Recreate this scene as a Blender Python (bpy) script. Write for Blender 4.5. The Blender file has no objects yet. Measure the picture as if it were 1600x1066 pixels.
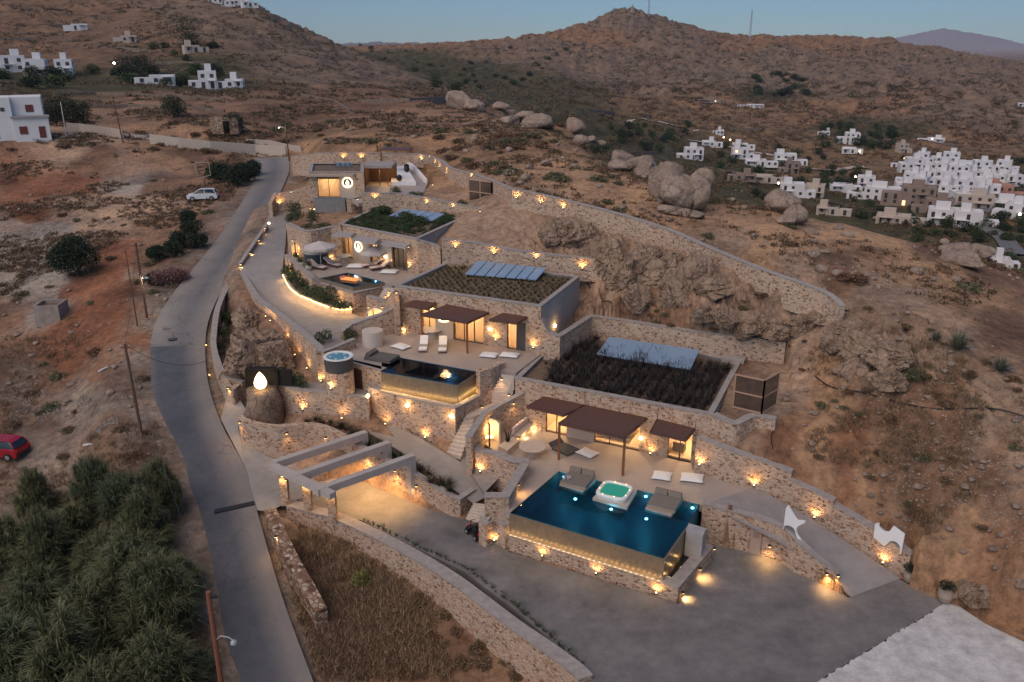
import bpy, math, random
import numpy as np
from mathutils import Vector, Matrix
R=math.radians
SC=bpy.context.scene
COL=SC.collection
# ------------------------------------------------------------ camera
CH=27.0; PITCH=R(19.6); FPX=1300.0
cam=bpy.data.cameras.new('camera'); co=bpy.data.objects.new('camera',cam); COL.objects.link(co)
co.location=(0,0,CH); co.rotation_euler=(R(90)-PITCH,0,0)
cam.sensor_width=36; cam.lens=36*FPX/1600; cam.clip_start=0.5; cam.clip_end=40000
SC.camera=co
# ------------------------------------------------------------ sky, sun, exposure
SUN_EL=R(11.0); SUN_AZ=R(218)        # low behind the camera, to its left
wd=bpy.data.worlds.new('World'); SC.world=wd; wd.use_nodes=True
nt=wd.node_tree; nt.nodes.clear()
sky=nt.nodes.new('ShaderNodeTexSky'); sky.sky_type='NISHITA'; sky.sun_disc=False
sky.sun_elevation=SUN_EL; sky.sun_rotation=SUN_AZ; sky.altitude=1500; sky.air_density=1.0; sky.dust_density=0.05; sky.ozone_density=5.0
bg=nt.nodes.new('ShaderNodeBackground'); bg.inputs[1].default_value=0.070
ou=nt.nodes.new('ShaderNodeOutputWorld')
nt.links.new(sky.outputs[0],bg.inputs[0]); nt.links.new(bg.outputs[0],ou.inputs[0])
sl=bpy.data.lights.new('sun','SUN'); sl.energy=1.2; sl.angle=R(70); sl.color=(1,.83,.68)
so=bpy.data.objects.new('sun',sl); COL.objects.link(so)
sd=Vector((math.sin(SUN_AZ)*math.cos(R(50)),math.cos(SUN_AZ)*math.cos(R(50)),math.sin(R(50))))
so.rotation_euler=sd.to_track_quat('Z','Y').to_euler()
SC.view_settings.view_transform='Standard'; SC.view_settings.look='None'; SC.view_settings.gamma=1
SC.view_settings.exposure=1.1
SC.cycles.use_denoising=True
SC.cycles.max_bounces=5; SC.cycles.diffuse_bounces=2; SC.cycles.glossy_bounces=3; SC.cycles.transmission_bounces=4; SC.cycles.transparent_max_bounces=6
SC.cycles.sample_clamp_indirect=4; SC.cycles.caustics_reflective=False; SC.cycles.caustics_refractive=False
# ------------------------------------------------------------ reading the photograph: a pixel and a height (or a distance) give a place
CP,SP=math.cos(PITCH),math.sin(PITCH)
def ray(px,py):
    xc=(px-800)/FPX; yc=-(py-533)/FPX
    return Vector((xc,CP+yc*SP,-SP+yc*CP))
def W(px,py,z):
    d=ray(px,py); t=(z-CH)/d.z
    return Vector((d.x*t,d.y*t,z))
def WD(px,py,dist):
    d=ray(px,py); t=dist/d.y
    return Vector((d.x*t,dist,CH+d.z*t))
def proj(p):
    x,y,z=p[0],p[1],p[2]-CH
    zc=y*CP-z*SP; yc=y*SP+z*CP
    return 800+FPX*x/zc, 533-FPX*yc/zc
# ------------------------------------------------------------ mesh helpers
class MB:
    def __init__(s): s.v=[]; s.f=[]; s.smooth=False
    def add(s,vs,fs):
        n=len(s.v); s.v+= [tuple(v) for v in vs]; s.f+=[tuple(i+n for i in f) for f in fs]; return s
    def box(s,c,size,rz=0,rx=0,ry=0):
        sx,sy,sz=[k/2 for k in size]
        m=Matrix.Translation(Vector(c))@Matrix.Rotation(rz,4,'Z')@Matrix.Rotation(ry,4,'Y')@Matrix.Rotation(rx,4,'X')
        vs=[m@Vector((x*sx,y*sy,z*sz)) for x,y,z in ((-1,-1,-1),(1,-1,-1),(1,1,-1),(-1,1,-1),(-1,-1,1),(1,-1,1),(1,1,1),(-1,1,1))]
        return s.add(vs,[(0,3,2,1),(4,5,6,7),(0,1,5,4),(1,2,6,5),(2,3,7,6),(3,0,4,7)])
    def beam(s,a,b,w,h,up=(0,0,1)):
        a=Vector(a);b=Vector(b);d=(b-a).normalized();u=Vector(up)
        r=d.cross(u)
        if r.length<1e-4: r=Vector((1,0,0))
        r.normalize();u=r.cross(d)
        r*=w/2;u*=h/2
        vs=[a-r-u,a+r-u,a+r+u,a-r+u,b-r-u,b+r-u,b+r+u,b-r+u]
        return s.add(vs,[(0,1,2,3),(7,6,5,4),(0,4,5,1),(1,5,6,2),(2,6,7,3),(3,7,4,0)])
    def prism(s,poly,z0,z1):
        n=len(poly)
        ar=sum(poly[i][0]*poly[(i+1)%n][1]-poly[(i+1)%n][0]*poly[i][1] for i in range(n))
        if ar<0: poly=list(reversed(poly))
        zz=lambda z,i:(z[i] if isinstance(z,(list,tuple)) else z)
        vs=[(p[0],p[1],z0) for p in poly]+[(p[0],p[1],(p[2] if z1 is None else z1)) for p in poly]
        fs=[tuple(reversed(range(n))),tuple(range(n,2*n))]+[(i,(i+1)%n,n+(i+1)%n,n+i) for i in range(n)]
        return s.add(vs,fs)
    def cyl(s,c,r0,r1,h,n=16,axis='Z',cap=True):
        vs=[];c=Vector(c)
        for k,(r,z) in enumerate(((r0,0),(r1,h))):
            for i in range(n):
                a=2*math.pi*i/n; p=Vector((r*math.cos(a),r*math.sin(a),z))
                if axis=='X': p=Vector((p.z,p.x,p.y))
                if axis=='Y': p=Vector((p.y,p.z,p.x))
                vs.append(c+p)
        fs=[(i,(i+1)%n,n+(i+1)%n,n+i) for i in range(n)]
        if cap: fs+=[tuple(reversed(range(n))),tuple(range(n,2*n))]
        return s.add(vs,fs)
    def lathe(s,c,prof,n=20):
        vs=[];c=Vector(c);m=len(prof)
        for r,z in prof:
            for i in range(n):
                a=2*math.pi*i/n; vs.append(c+Vector((r*math.cos(a),r*math.sin(a),z)))
        fs=[(k*n+i,k*n+(i+1)%n,(k+1)*n+(i+1)%n,(k+1)*n+i) for k in range(m-1) for i in range(n)]
        fs+=[tuple(reversed(range(n))),tuple(range((m-1)*n,m*n))]
        return s.add(vs,fs)
    def tube(s,pts,r,n=6):
        pts=[Vector(p) for p in pts]; m=len(pts); vs=[]
        for k,p in enumerate(pts):
            d=(pts[min(k+1,m-1)]-pts[max(k-1,0)]).normalized()
            u=Vector((0,0,1)) if abs(d.z)<.9 else Vector((1,0,0))
            a=d.cross(u).normalized(); b=a.cross(d); rr=r[k] if isinstance(r,(list,tuple)) else r
            for i in range(n):
                t=2*math.pi*i/n; vs.append(p+a*math.cos(t)*rr+b*math.sin(t)*rr)
        fs=[(k*n+i,(k+1)*n+i,(k+1)*n+(i+1)%n,k*n+(i+1)%n) for k in range(m-1) for i in range(n)]
        fs+=[tuple(range(n)),tuple(reversed(range((m-1)*n,m*n)))]
        return s.add(vs,fs)
    def build(s,name,mat,parent=None,world=False,smooth=False):
        me=bpy.data.meshes.new(name)
        vs=s.v
        if parent is not None and world:
            o=parent_world(parent); vs=[(v[0]-o[0],v[1]-o[1],v[2]-o[2]) for v in vs]
        me.from_pydata([tuple(v) for v in vs],[],s.f)
        if mat is not None: me.materials.append(mat)
        if smooth or s.smooth:
            me.polygons.foreach_set('use_smooth',[True]*len(me.polygons))
        ob=bpy.data.objects.new(name,me); COL.objects.link(ob)
        if parent is not None: ob.parent=parent
        return ob
def parent_world(p):
    o=Vector(p.location)
    while p.parent is not None:
        p=p.parent; o=o+Vector(p.location)
    return o
def tag(o,label=None,cat=None,group=None,kind=None):
    if label: o['label']=label
    if cat: o['category']=cat
    if group: o['group']=group
    if kind: o['kind']=kind
    return o
def thing(name,label,cat,loc=(0,0,0),rz=0,group=None):
    o=bpy.data.objects.new(name,None); COL.objects.link(o); o.location=loc; o.rotation_euler=(0,0,rz)
    o.empty_display_size=.2
    return tag(o,label,cat,group)
KIDS={}
def dup(root,loc,rz=0,label=None,group=None,scale=None):
    if root.name not in KIDS: KIDS[root.name]=[(c,list(c.children)) for c in root.children]
    r=root.copy(); COL.objects.link(r); r.location=loc; r.rotation_euler=(0,0,rz)
    if scale is not None: r.scale=(scale,)*3 if not isinstance(scale,(tuple,list)) else scale
    if label: r['label']=label
    if group: r['group']=group
    for ch,gs in KIDS[root.name]:
        c=ch.copy(); COL.objects.link(c); c.parent=r
        for g in gs:
            d=g.copy(); COL.objects.link(d); d.parent=c
    return r
def crom(pts,n=5):
    P=[Vector(p) for p in pts]; out=[]
    for i in range(len(P)-1):
        p0=P[max(i-1,0)];p1=P[i];p2=P[i+1];p3=P[min(i+2,len(P)-1)]
        for k in range(n):
            t=k/n
            out.append(.5*((2*p1)+(p2-p0)*t+(2*p0-5*p1+4*p2-p3)*t*t+(3*p1-p0-3*p2+p3)*t**3))
    out.append(P[-1]); return out
def offset(pts,w):
    out=[]
    for i,p in enumerate(pts):
        a=pts[max(i-1,0)];b=pts[min(i+1,len(pts)-1)]
        def nrm(u,v):
            d=Vector((v[0]-u[0],v[1]-u[1])); d=d.normalized() if d.length>1e-6 else Vector((1,0)); return Vector((-d.y,d.x))
        if i==0: n=nrm(p,b); k=1
        elif i==len(pts)-1: n=nrm(a,p); k=1
        else:
            n1=nrm(a,p);n2=nrm(p,b);n=(n1+n2)
            n=n.normalized() if n.length>.2 else n1
            k=1/max(.45,n.dot(n1))
        out.append(Vector((p[0]+n.x*w*k,p[1]+n.y*w*k,p[2])))
    return out
def strip(mb,A,B,zt,zb):
    """solid between polylines A and B (same length); zt, zb: functions of index"""
    n=len(A); vs=[]
    for i in range(n):
        vs+=[(A[i][0],A[i][1],zb(i)),(A[i][0],A[i][1],zt(i)),(B[i][0],B[i][1],zt(i)),(B[i][0],B[i][1],zb(i))]
    fs=[(0,1,2,3),(4*n-1,4*n-2,4*n-3,4*n-4)]
    for i in range(n-1):
        a=4*i;b=a+4
        fs+=[(a,b,b+1,a+1),(a+1,b+1,b+2,a+2),(a+2,b+2,b+3,a+3),(a+3,b+3,b,a)]
    mb.add(vs,fs)
# ------------------------------------------------------------ materials
MATS={}
def mat(name,col,rough=.8,metal=0,noise=0,nscale=3,emit=None,estr=0,spec=.5,bump=0,bscale=20,col2=None,alpha=None,trans=0,ior=1.45):
    if name in MATS: return MATS[name]
    m=bpy.data.materials.new(name); m.use_nodes=True; t=m.node_tree; b=t.nodes['Principled BSDF']
    b.inputs['Base Color'].default_value=(*col,1); b.inputs['Roughness'].default_value=rough; b.inputs['Metallic'].default_value=metal
    b.inputs['Specular IOR Level'].default_value=spec; b.inputs['IOR'].default_value=ior
    if trans: b.inputs['Transmission Weight'].default_value=trans
    if emit: b.inputs['Emission Color'].default_value=(*emit,1); b.inputs['Emission Strength'].default_value=estr
    if noise or bump:
        tc=t.nodes.new('ShaderNodeTexCoord')
    if noise:
        n=t.nodes.new('ShaderNodeTexNoise'); n.inputs['Scale'].default_value=nscale; n.inputs['Detail'].default_value=6; n.inputs['Roughness'].default_value=.65
        t.links.new(tc.outputs['Object'],n.inputs['Vector'])
        r=t.nodes.new('ShaderNodeValToRGB'); r.color_ramp.elements[0].position=.3; r.color_ramp.elements[1].position=.7
        c2=col2 or tuple(c*(1-noise) for c in col)
        r.color_ramp.elements[0].color=(*c2,1); r.color_ramp.elements[1].color=(*[min(1,c*(1+noise*.5)) for c in col],1)
        t.links.new(n.outputs[0],r.inputs[0]); t.links.new(r.outputs[0],b.inputs['Base Color'])
    if bump:
        n2=t.nodes.new('ShaderNodeTexNoise'); n2.inputs['Scale'].default_value=bscale; n2.inputs['Detail'].default_value=5
        t.links.new(tc.outputs['Object'],n2.inputs['Vector'])
        bp=t.nodes.new('ShaderNodeBump'); bp.inputs['Strength'].default_value=bump; bp.inputs['Distance'].default_value=.05
        t.links.new(n2.outputs[0],bp.inputs['Height']); t.links.new(bp.outputs[0],b.inputs['Normal'])
    MATS[name]=m; return m
def N(t,typ,**kw):
    n=t.nodes.new(typ)
    for k,v in kw.items(): setattr(n,k,v)
    return n
def ramp(t,fac,stops,interp='LINEAR'):
    r=t.nodes.new('ShaderNodeValToRGB'); r.color_ramp.interpolation=interp
    e=r.color_ramp.elements
    while len(e)>1: e.remove(e[-1])
    e[0].position=stops[0][0]; e[0].color=(*stops[0][1],1)
    for p,c in stops[1:]:
        x=e.new(p); x.color=(*c,1)
    t.links.new(fac,r.inputs[0]); return r.outputs[0]
def mix(t,fac,a,b,mode='MIX'):
    m=N(t,'ShaderNodeMix',data_type='RGBA',blend_type=mode)
    if isinstance(fac,(int,float)): m.inputs[0].default_value=fac
    else: t.links.new(fac,m.inputs[0])
    for k,x in ((6,a),(7,b)):
        if isinstance(x,tuple): m.inputs[k].default_value=(*x,1)
        else: t.links.new(x,m.inputs[k])
    return m.outputs[2]
def stone_mat(name,size=.34,base=((.33,.195,.125),(.50,.345,.245),(.57,.42,.31),(.63,.48,.365)),dark=(.13,.07,.045),mortar=(.50,.37,.275),flat=1.5):
    m=bpy.data.materials.new(name); m.use_nodes=True; t=m.node_tree; b=t.nodes['Principled BSDF']; b.inputs['Roughness'].default_value=.93; b.inputs['Specular IOR Level'].default_value=.15
    tc=N(t,'ShaderNodeTexCoord'); mp=N(t,'ShaderNodeMapping'); mp.inputs['Scale'].default_value=(1/size,1/size,flat/size)
    t.links.new(tc.outputs['Object'],mp.inputs[0])
    wn=N(t,'ShaderNodeTexNoise'); wn.inputs['Scale'].default_value=1.3; t.links.new(mp.outputs[0],wn.inputs['Vector'])
    va=N(t,'ShaderNodeVectorMath',operation='ADD'); vs=N(t,'ShaderNodeVectorMath',operation='SCALE'); vs.inputs[3].default_value=.55
    t.links.new(wn.outputs['Color'],vs.inputs[0]); t.links.new(mp.outputs[0],va.inputs[0]); t.links.new(vs.outputs[0],va.inputs[1])
    v=N(t,'ShaderNodeTexVoronoi',feature='F1'); v.inputs['Scale'].default_value=1; t.links.new(va.outputs[0],v.inputs['Vector'])
    e=N(t,'ShaderNodeTexVoronoi',feature='DISTANCE_TO_EDGE'); e.inputs['Scale'].default_value=1; t.links.new(va.outputs[0],e.inputs['Vector'])
    sp=N(t,'ShaderNodeSeparateColor'); t.links.new(v.outputs['Color'],sp.inputs[0])
    c=ramp(t,sp.outputs[0],[(0,dark),(.07,dark),(.12,base[0]),(.32,base[0]),(.4,base[1]),(.62,base[2]),(.85,base[3]),(1,(.52,.44,.38))],'LINEAR')
    n=N(t,'ShaderNodeTexNoise'); n.inputs['Scale'].default_value=.6; n.inputs['Detail'].default_value=4; t.links.new(tc.outputs['Object'],n.inputs['Vector'])
    c=mix(t,.32,c,ramp(t,n.outputs[0],[(.3,(.55,.5,.48)),(.7,(1.15,1.08,1.0))]),'MULTIPLY')
    n3=N(t,'ShaderNodeTexNoise'); n3.inputs['Scale'].default_value=14; n3.inputs['Detail'].default_value=3; t.links.new(tc.outputs['Object'],n3.inputs['Vector'])
    c=mix(t,.45,c,ramp(t,n3.outputs[0],[(.3,(.55,.55,.55)),(.7,(1.3,1.3,1.3))]),'MULTIPLY')
    g=ramp(t,e.outputs['Distance'],[(0,(1,1,1)),(.05,(1,1,1)),(.11,(0,0,0))])
    c=mix(t,g,c,mortar)
    t.links.new(c,b.inputs['Base Color'])
    bp=N(t,'ShaderNodeBump'); bp.inputs['Strength'].default_value=.65; bp.inputs['Distance'].default_value=.07
    h=ramp(t,e.outputs['Distance'],[(0,(0,0,0)),(.18,(1,1,1))]); h=mix(t,.4,h,n3.outputs[0],'MULTIPLY')
    t.links.new(h,bp.inputs['Height']); t.links.new(bp.outputs[0],b.inputs['Normal'])
    MATS[name]=m; return m
def rock_mat(name,c1,c2,cs=.9,stretch=(1,1,1)):
    m=bpy.data.materials.new(name); m.use_nodes=True; t=m.node_tree; b=t.nodes['Principled BSDF']; b.inputs['Roughness'].default_value=.95; b.inputs['Specular IOR Level'].default_value=.1
    g=N(t,'ShaderNodeNewGeometry'); mp=N(t,'ShaderNodeMapping'); mp.inputs['Scale'].default_value=stretch; t.links.new(g.outputs['Position'],mp.inputs[0])
    def no(s,d=6,r=.65):
        n=N(t,'ShaderNodeTexNoise'); n.inputs['Scale'].default_value=s; n.inputs['Detail'].default_value=d; n.inputs['Roughness'].default_value=r; t.links.new(mp.outputs[0],n.inputs['Vector']); return n
    c=ramp(t,no(.7,8,.7).outputs[0],[(.3,c1),(.7,c2)])
    c=mix(t,.8,c,ramp(t,no(5,6,.7).outputs[0],[(.3,(.55,.53,.5)),(.7,(1.3,1.28,1.25))]),'MULTIPLY')
    va=N(t,'ShaderNodeVectorMath',operation='ADD'); sc=N(t,'ShaderNodeVectorMath',operation='SCALE'); sc.inputs[3].default_value=.8; t.links.new(no(1.2).outputs['Color'],sc.inputs[0]); t.links.new(mp.outputs[0],va.inputs[0]); t.links.new(sc.outputs[0],va.inputs[1])
    e=N(t,'ShaderNodeTexVoronoi',feature='DISTANCE_TO_EDGE'); e.inputs['Scale'].default_value=cs; t.links.new(va.outputs[0],e.inputs['Vector'])
    k=ramp(t,e.outputs['Distance'],[(0,(.9,.9,.9)),(.012,(.5,.5,.5)),(.035,(0,0,0))]); k=mix(t,1,k,ramp(t,no(.8,5).outputs[0],[(.42,(0,0,0)),(.58,(1,1,1))]),'MULTIPLY'); c=mix(t,k,c,tuple(x*.45 for x in c1)); t.links.new(c,b.inputs['Base Color'])
    h=mix(t,.78,ramp(t,e.outputs['Distance'],[(0,(0,0,0)),(.07,(1,1,1))]),no(2.4,9,.8).outputs[0]); bp=N(t,'ShaderNodeBump'); bp.inputs['Strength'].default_value=1; bp.inputs['Distance'].default_value=.25; t.links.new(h,bp.inputs['Height']); t.links.new(bp.outputs[0],b.inputs['Normal'])
    MATS[name]=m; return m
STONE=stone_mat('rubble_stone',.21,dark=(.20,.115,.075),base=((.38,.235,.155),(.51,.36,.26),(.57,.42,.31),(.61,.465,.35)))
DRYST=stone_mat('dry_stone',.32,base=((.22,.13,.08),(.34,.23,.16),(.42,.30,.22),(.5,.39,.3)),mortar=(.20,.125,.085))
COPE=mat('coping_concrete',(.34,.295,.265),.85,noise=.25,nscale=2.5,bump=.2)
PAVE=mat('deck_concrete',(.36,.295,.255),.62,noise=.14,nscale=.5,bump=.1,bscale=12)
COURT=None
WHITE=mat('white_paint',(.78,.76,.74),.7,noise=.08,nscale=1)
PLASTER=mat('beige_plaster',(.50,.40,.32),.85,noise=.1,nscale=1)
CONC=mat('grey_concrete',(.33,.325,.32),.8,noise=.2,nscale=1.5,bump=.15)
RUST=mat('rust_brown_metal',(.125,.058,.040),.55,metal=.0,noise=.35,nscale=6)
DARKM=mat('dark_metal',(.025,.025,.028),.45)
BROWN=mat('brown_frame',(.12,.07,.045),.5)
CUSH=mat('white_cushion',(.70,.68,.66),.9,bump=.3,bscale=8)
GREYC=mat('grey_cushion',(.20,.165,.135),.9,noise=.15,nscale=8)
CHAR=mat('charcoal_fabric',(.06,.06,.062),.9)
GLOW=mat('warm_light',(1,.8,.5),.5,emit=(1,.62,.22),estr=6)
GLOWS=mat('warm_strip',(1,.8,.5),.5,emit=(1,.60,.22),estr=2.6)
COOL=mat('pool_light',(1,1,1),.5,emit=(.75,.9,1),estr=30)
# ------------------------------------------------------------ noise
_rs=np.random.RandomState(7)
_perm=_rs.permutation(512); _perm=np.concatenate([_perm,_perm,_perm])
_val=_rs.rand(512)*2-1
def vnoise(x,y):
    xi=np.floor(x).astype(int); yi=np.floor(y).astype(int); xf=x-xi; yf=y-yi
    u=xf*xf*(3-2*xf); v=yf*yf*(3-2*yf)
    def h(a,b): return _val[_perm[(_perm[a&511]+b)&511]&511]
    return (h(xi,yi)*(1-u)+h(xi+1,yi)*u)*(1-v)+(h(xi,yi+1)*(1-u)+h(xi+1,yi+1)*u)*v
def fbm(x,y,o=5,g=.5):
    s=0;a=1;t=0
    for i in range(o):
        s=s+a*vnoise(x*2**i+i*17.3,y*2**i-i*9.1); t+=a; a*=g
    return s/t
# ------------------------------------------------------------ terrain: heights read at known places
T=[]
def tz(*L):
    for px,py,z in L: T.append(W(px,py,z))
def td(*L):
    for px,py,d in L: T.append(WD(px,py,d))
def th(*L):
    for px,d,z in L: T.append(Vector(((px-800)/FPX*d/1.061,d,z)))
tz((0,1066,-7),(150,1066,-6.6),(290,1066,-6),(0,850,-5.5),(150,850,-5),(255,800,-3.2),(0,700,-3),(120,700,-2.6),(210,700,-1.7),
 (0,600,-1.5),(120,600,-.9),(205,600,0),(0,500,0),(100,500,1),(200,490,2.4),(0,420,2.5),(120,420,3),(220,430,3.6),(0,340,4.5),(120,340,5),(230,350,5.4),
 (320,313,6.6),(0,270,7.5),(130,270,7.5),(250,270,7.8),(350,275,7.8),(0,222,10.5),(80,215,11.5),(200,232,10.3),(330,243,9),(420,236,8.8),(455,236,9.5))
tz((500,1040,-5.6),(600,1060,-5.8),(720,1050,-5.4),(820,1060,-4.8),(560,960,-4.9),(650,960,-4.8),(480,900,-3.6),(560,880,-3.9),(520,830,-3.0),(440,800,-2.3),
 (440,930,-4.1),(395,520,3.0),(385,560,2.6),(420,560,2.4),(440,590,1.6),(365,600,.6),(870,1066,-4.2),(950,1200,-4.5),(700,1250,-7),(400,1250,-8),(100,1300,-9),(1200,1300,-3),(1500,1300,-2.6),(1800,1200,-2.4))
tz((1180,702,2.4),(1245,733,1.6),(1312,776,.6),(1385,822,-.4),(1432,862,-1.2),(1300,700,2.6),(1400,760,2.0),(1440,840,.2),(1470,925,-2.2),(1600,975,-1.6),(1540,930,-1.4),(1600,850,1.5),(1500,800,1.6),(1600,700,4.5),(1500,650,5.2),
 (1400,650,4.4),(1300,640,3.9),(1215,640,3.7),(1230,570,4.4),(1230,540,5.3),(1300,560,5.6),(1400,560,7),(1500,560,7.5),(1600,600,6.5),(1320,480,8.4),
 (1400,500,8.4),(1500,500,8),(1600,520,7),(1400,440,8.7),(1500,440,7.5),(1600,470,6),(1300,440,9.4),(1200,475,8.8),(1150,420,9.3),(1220,450,9.0),
 (1120,505,6.3),(1000,493,5.7),(1180,520,6),(1000,430,8.3),(1119,414,8.9),(1039,378,9.8),(943,348,10.7),(1198,448,8.3),(1259,469,8.0),(1160,430,8.6),(990,362,10.2),(1100,440,8.3),(950,480,5.6),(915,470,5.4),(930,440,7.2),(1190,590,3.9),(1205,560,4.1),(880,485,5.2),(960,410,9),(1250,400,10),
 (820,350,10.6),(870,375,9.6),(760,365,9.7),(740,345,10.2),(720,378,9.2),(850,325,11.6),(800,315,12.0),(900,340,11.2),(1000,375,10),(1060,400,9.6),(720,300,10.9),(680,290,10.7),
 (800,285,13),(900,303,12.6),(1000,335,11.5),(1100,372,10.4),(1200,412,9.9),(850,250,13.2),(950,270,12.6),(1100,340,10.8),(1250,360,9.6),(700,240,12.5),(690,262,11.2),(720,277,11.4),(668,252,10.9),(600,222,13.6),(500,222,12.6),
 (640,262,10.9),(560,250,10.9),(520,250,10.7),(460,290,9),(450,330,8),(430,380,6))
tz((900,205,11.8),(1000,258,12),(1080,305,11.5),(1160,320,10.8),(1230,333,10),(1320,350,9),(1400,372,8),(1480,385,7),(1540,400,6),(1600,432,5),(1700,460,4),(1700,600,6),(1750,800,3),(800,190,12.3))
td((600,190,172),(480,190,190),(380,205,165),(300,200,165),(150,205,165),(100,160,210),(0,150,210),(250,150,225),(400,160,215),(600,150,270),(500,150,270),(700,190,175),(750,170,215),(330,138,268),(50,120,285),
 (200,110,310),(0,80,380),(200,60,410),(300,95,330),(400,100,340),(430,60,430),(100,20,480),(330,0,500),(370,9,490),(400,14,480),(430,30,480),(455,45,480),(480,58,480),(500,68,475),(520,78,470),(560,100,450),(600,118,420),(650,130,400),(700,140,370),
 (0,-60,620),(200,-40,600),(290,-20,560),(760,150,480),(700,118,700),(640,108,900),(570,92,1200),(800,130,650),(850,110,850),
 (530,82,1500),(560,80,1500),(640,77,1600),(720,73,1600),(800,70,1600),(860,59,1550),(900,48,1500),(940,32,1450),(970,22,1420),(990,16,1400),(1010,20,1400),(1040,36,1400),(1080,50,1400),(1120,60,1400),(1180,62,1400),
 (1250,62,1400),(1300,63,1400),(1380,63,1350),(1420,78,1300),(1470,82,1300),(1520,95,1250),(1560,107,1200),(1600,118,1150),(1700,140,1100),
 (1000,80,1180),(930,90,1100),(1000,140,900),(850,150,700),(1100,150,850),(1200,120,1050),(1300,120,1050),(1400,130,950),(1500,150,850),(1600,170,750),(900,180,420),(950,190,450),
 (1100,205,580),(1200,190,700),(1300,190,700),(1400,195,700),(1500,210,620),(1600,240,520),(1700,260,500),
 (1050,235,420),(1150,250,430),(1250,260,420),(1350,260,450),(1450,280,410),(1550,290,390),(1200,300,350),(1300,310,340),(1400,320,330),(1500,330,310),(1600,330,300),(1560,420,190),(1620,400,205),(1700,420,230))
th((400,700,30),(200,900,40),(0,900,45),(520,750,5),(600,2300,0),(800,2300,0),(990,1900,20),(1180,1900,0),(1400,1900,-20),(1600,1700,-20),(1800,1500,-20),(-200,500,50),(-200,150,15),(-200,60,-2),
 (950,230,-15),(1000,180,-12),(1080,160,-14),(1230,150,-16),(1400,140,-18),(1540,130,-18),(1650,130,-20),(900,280,-8),(1000,300,-25),(1200,250,-32),(1400,230,-34),(1500,200,-30),
 (800,5000,0),(0,5000,0),(1600,5000,-30),(2600,800,-20),(2600,200,-10),(2400,100,5),(-1200,100,5),(-1200,600,30),(800,12,-8),(0,15,-9),(1600,15,-3))
for px in range(-400,2200,200): th((px,20000,-60),(px,24000,-80))
for px in range(780,1360,60): th((px,6000,-10),(px,9000,-20),(px,13000,-40))
# far islands and mountain
for px,py in ((1380,68),(1400,60),(1430,54),(1455,47),(1475,43),(1500,49),(1530,54),(1565,60),(1600,72),(1650,80),(1750,90)): T.append(WD(px,py,12500))
for px in range(1360,1800,40): th((px,16500,0),(px,9000,-5))
for px,py in ((515,74),(540,69),(570,66),(610,68),(650,69),(680,67),(700,68),(725,73)): T.append(WD(px,py,9000))
for px in range(480,760,40): th((px,11500,0),(px,6500,0))
T=np.array([tuple(p) for p in T])
KV=1.0
def uv(x,y):
    y=np.maximum(y,5.); return x/y, np.log(y)*KV*.55
tu,tv=uv(T[:,0],T[:,1])
_D=np.sqrt((tu[:,None]-tu)**2+(tv[:,None]-tv)**2+1e-5)
_n=len(tu)
_A=np.zeros((_n+3,_n+3)); _A[:_n,:_n]=-_D-np.eye(_n)*1e-4
# far points carry less weight in height units: fit z scaled by distance
_sc=1/np.maximum(T[:,1],5.)
_A[:_n,_n]=1;_A[:_n,_n+1]=tu;_A[:_n,_n+2]=tv;_A[_n,:_n]=1;_A[_n+1,:_n]=tu;_A[_n+2,:_n]=tv
_w=np.linalg.solve(_A,np.concatenate([(T[:,2]-CH)*_sc,[0,0,0]]))
def base_z(x,y):
    x=np.asarray(x,float).ravel();y=np.asarray(y,float).ravel();u,v=uv(x,y);o=np.empty(len(u))
    for i in range(0,len(u),20000):
        s=slice(i,i+20000)
        D=np.sqrt((u[s,None]-tu)**2+(v[s,None]-tv)**2+1e-5)
        o[s]=-D@_w[:_n]+_w[_n]+_w[_n+1]*u[s]+_w[_n+2]*v[s]
    return CH+o*np.maximum(y,5.)
ROCKZ=[]
for px,py,z,rx,ry,am in ((1060,450,8,8,6,1.0),(965,430,8,3.5,5,.9),(895,372,10,4.5,4,.7),(1150,500,6.2,5,2,.5),(1360,555,6.2,5,4,.6),(1440,600,6,6,5,.4),(396,570,1.5,3.2,4.5,.7)):
    p=W(px,py,z); ROCKZ.append((p.x,p.y,rx,ry,am))
def relief(x,y):
    far=np.clip((y-180)/500,0,1)
    a=.22+ .0*y
    n=fbm(x/6,y/6,5)*.35*np.clip((y-20)/60,.3,1.6)+fbm(x/1.3+5,y/1.3,3)*.10
    rid=1-np.abs(fbm(x/70+3,y/70,5,.55))*2
    n=n+far*(rid-.55)*np.clip(y/1000,0,1.6)*13+far*fbm(x/22,y/22,4)*3.0
    n=n+np.clip((y-2500)/3000,0,1)*(1-np.abs(fbm(x/900,y/900,5))*2-.5)*28
    # the cut rock faces: slanting jagged strata
    for (cx,cy,rx,ry,am) in ROCKZ:
        k=np.clip(1.25-np.hypot((x-cx)/rx,(y-cy)/ry),0,1); k=np.minimum(k*2.2,1)
        s=x*.8+y*.35+fbm(x/3,y/3,3)*1.6
        st=1-np.abs(fbm(s*.85,y*.18+x*.1,4,.6))*2.2
        fr=(1-np.abs(fbm(x/1.1,y/1.1,4,.6))*2)
        n=n+k*am*((st-.5)*1.3+(fr-.5)*.55)
    return n
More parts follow.
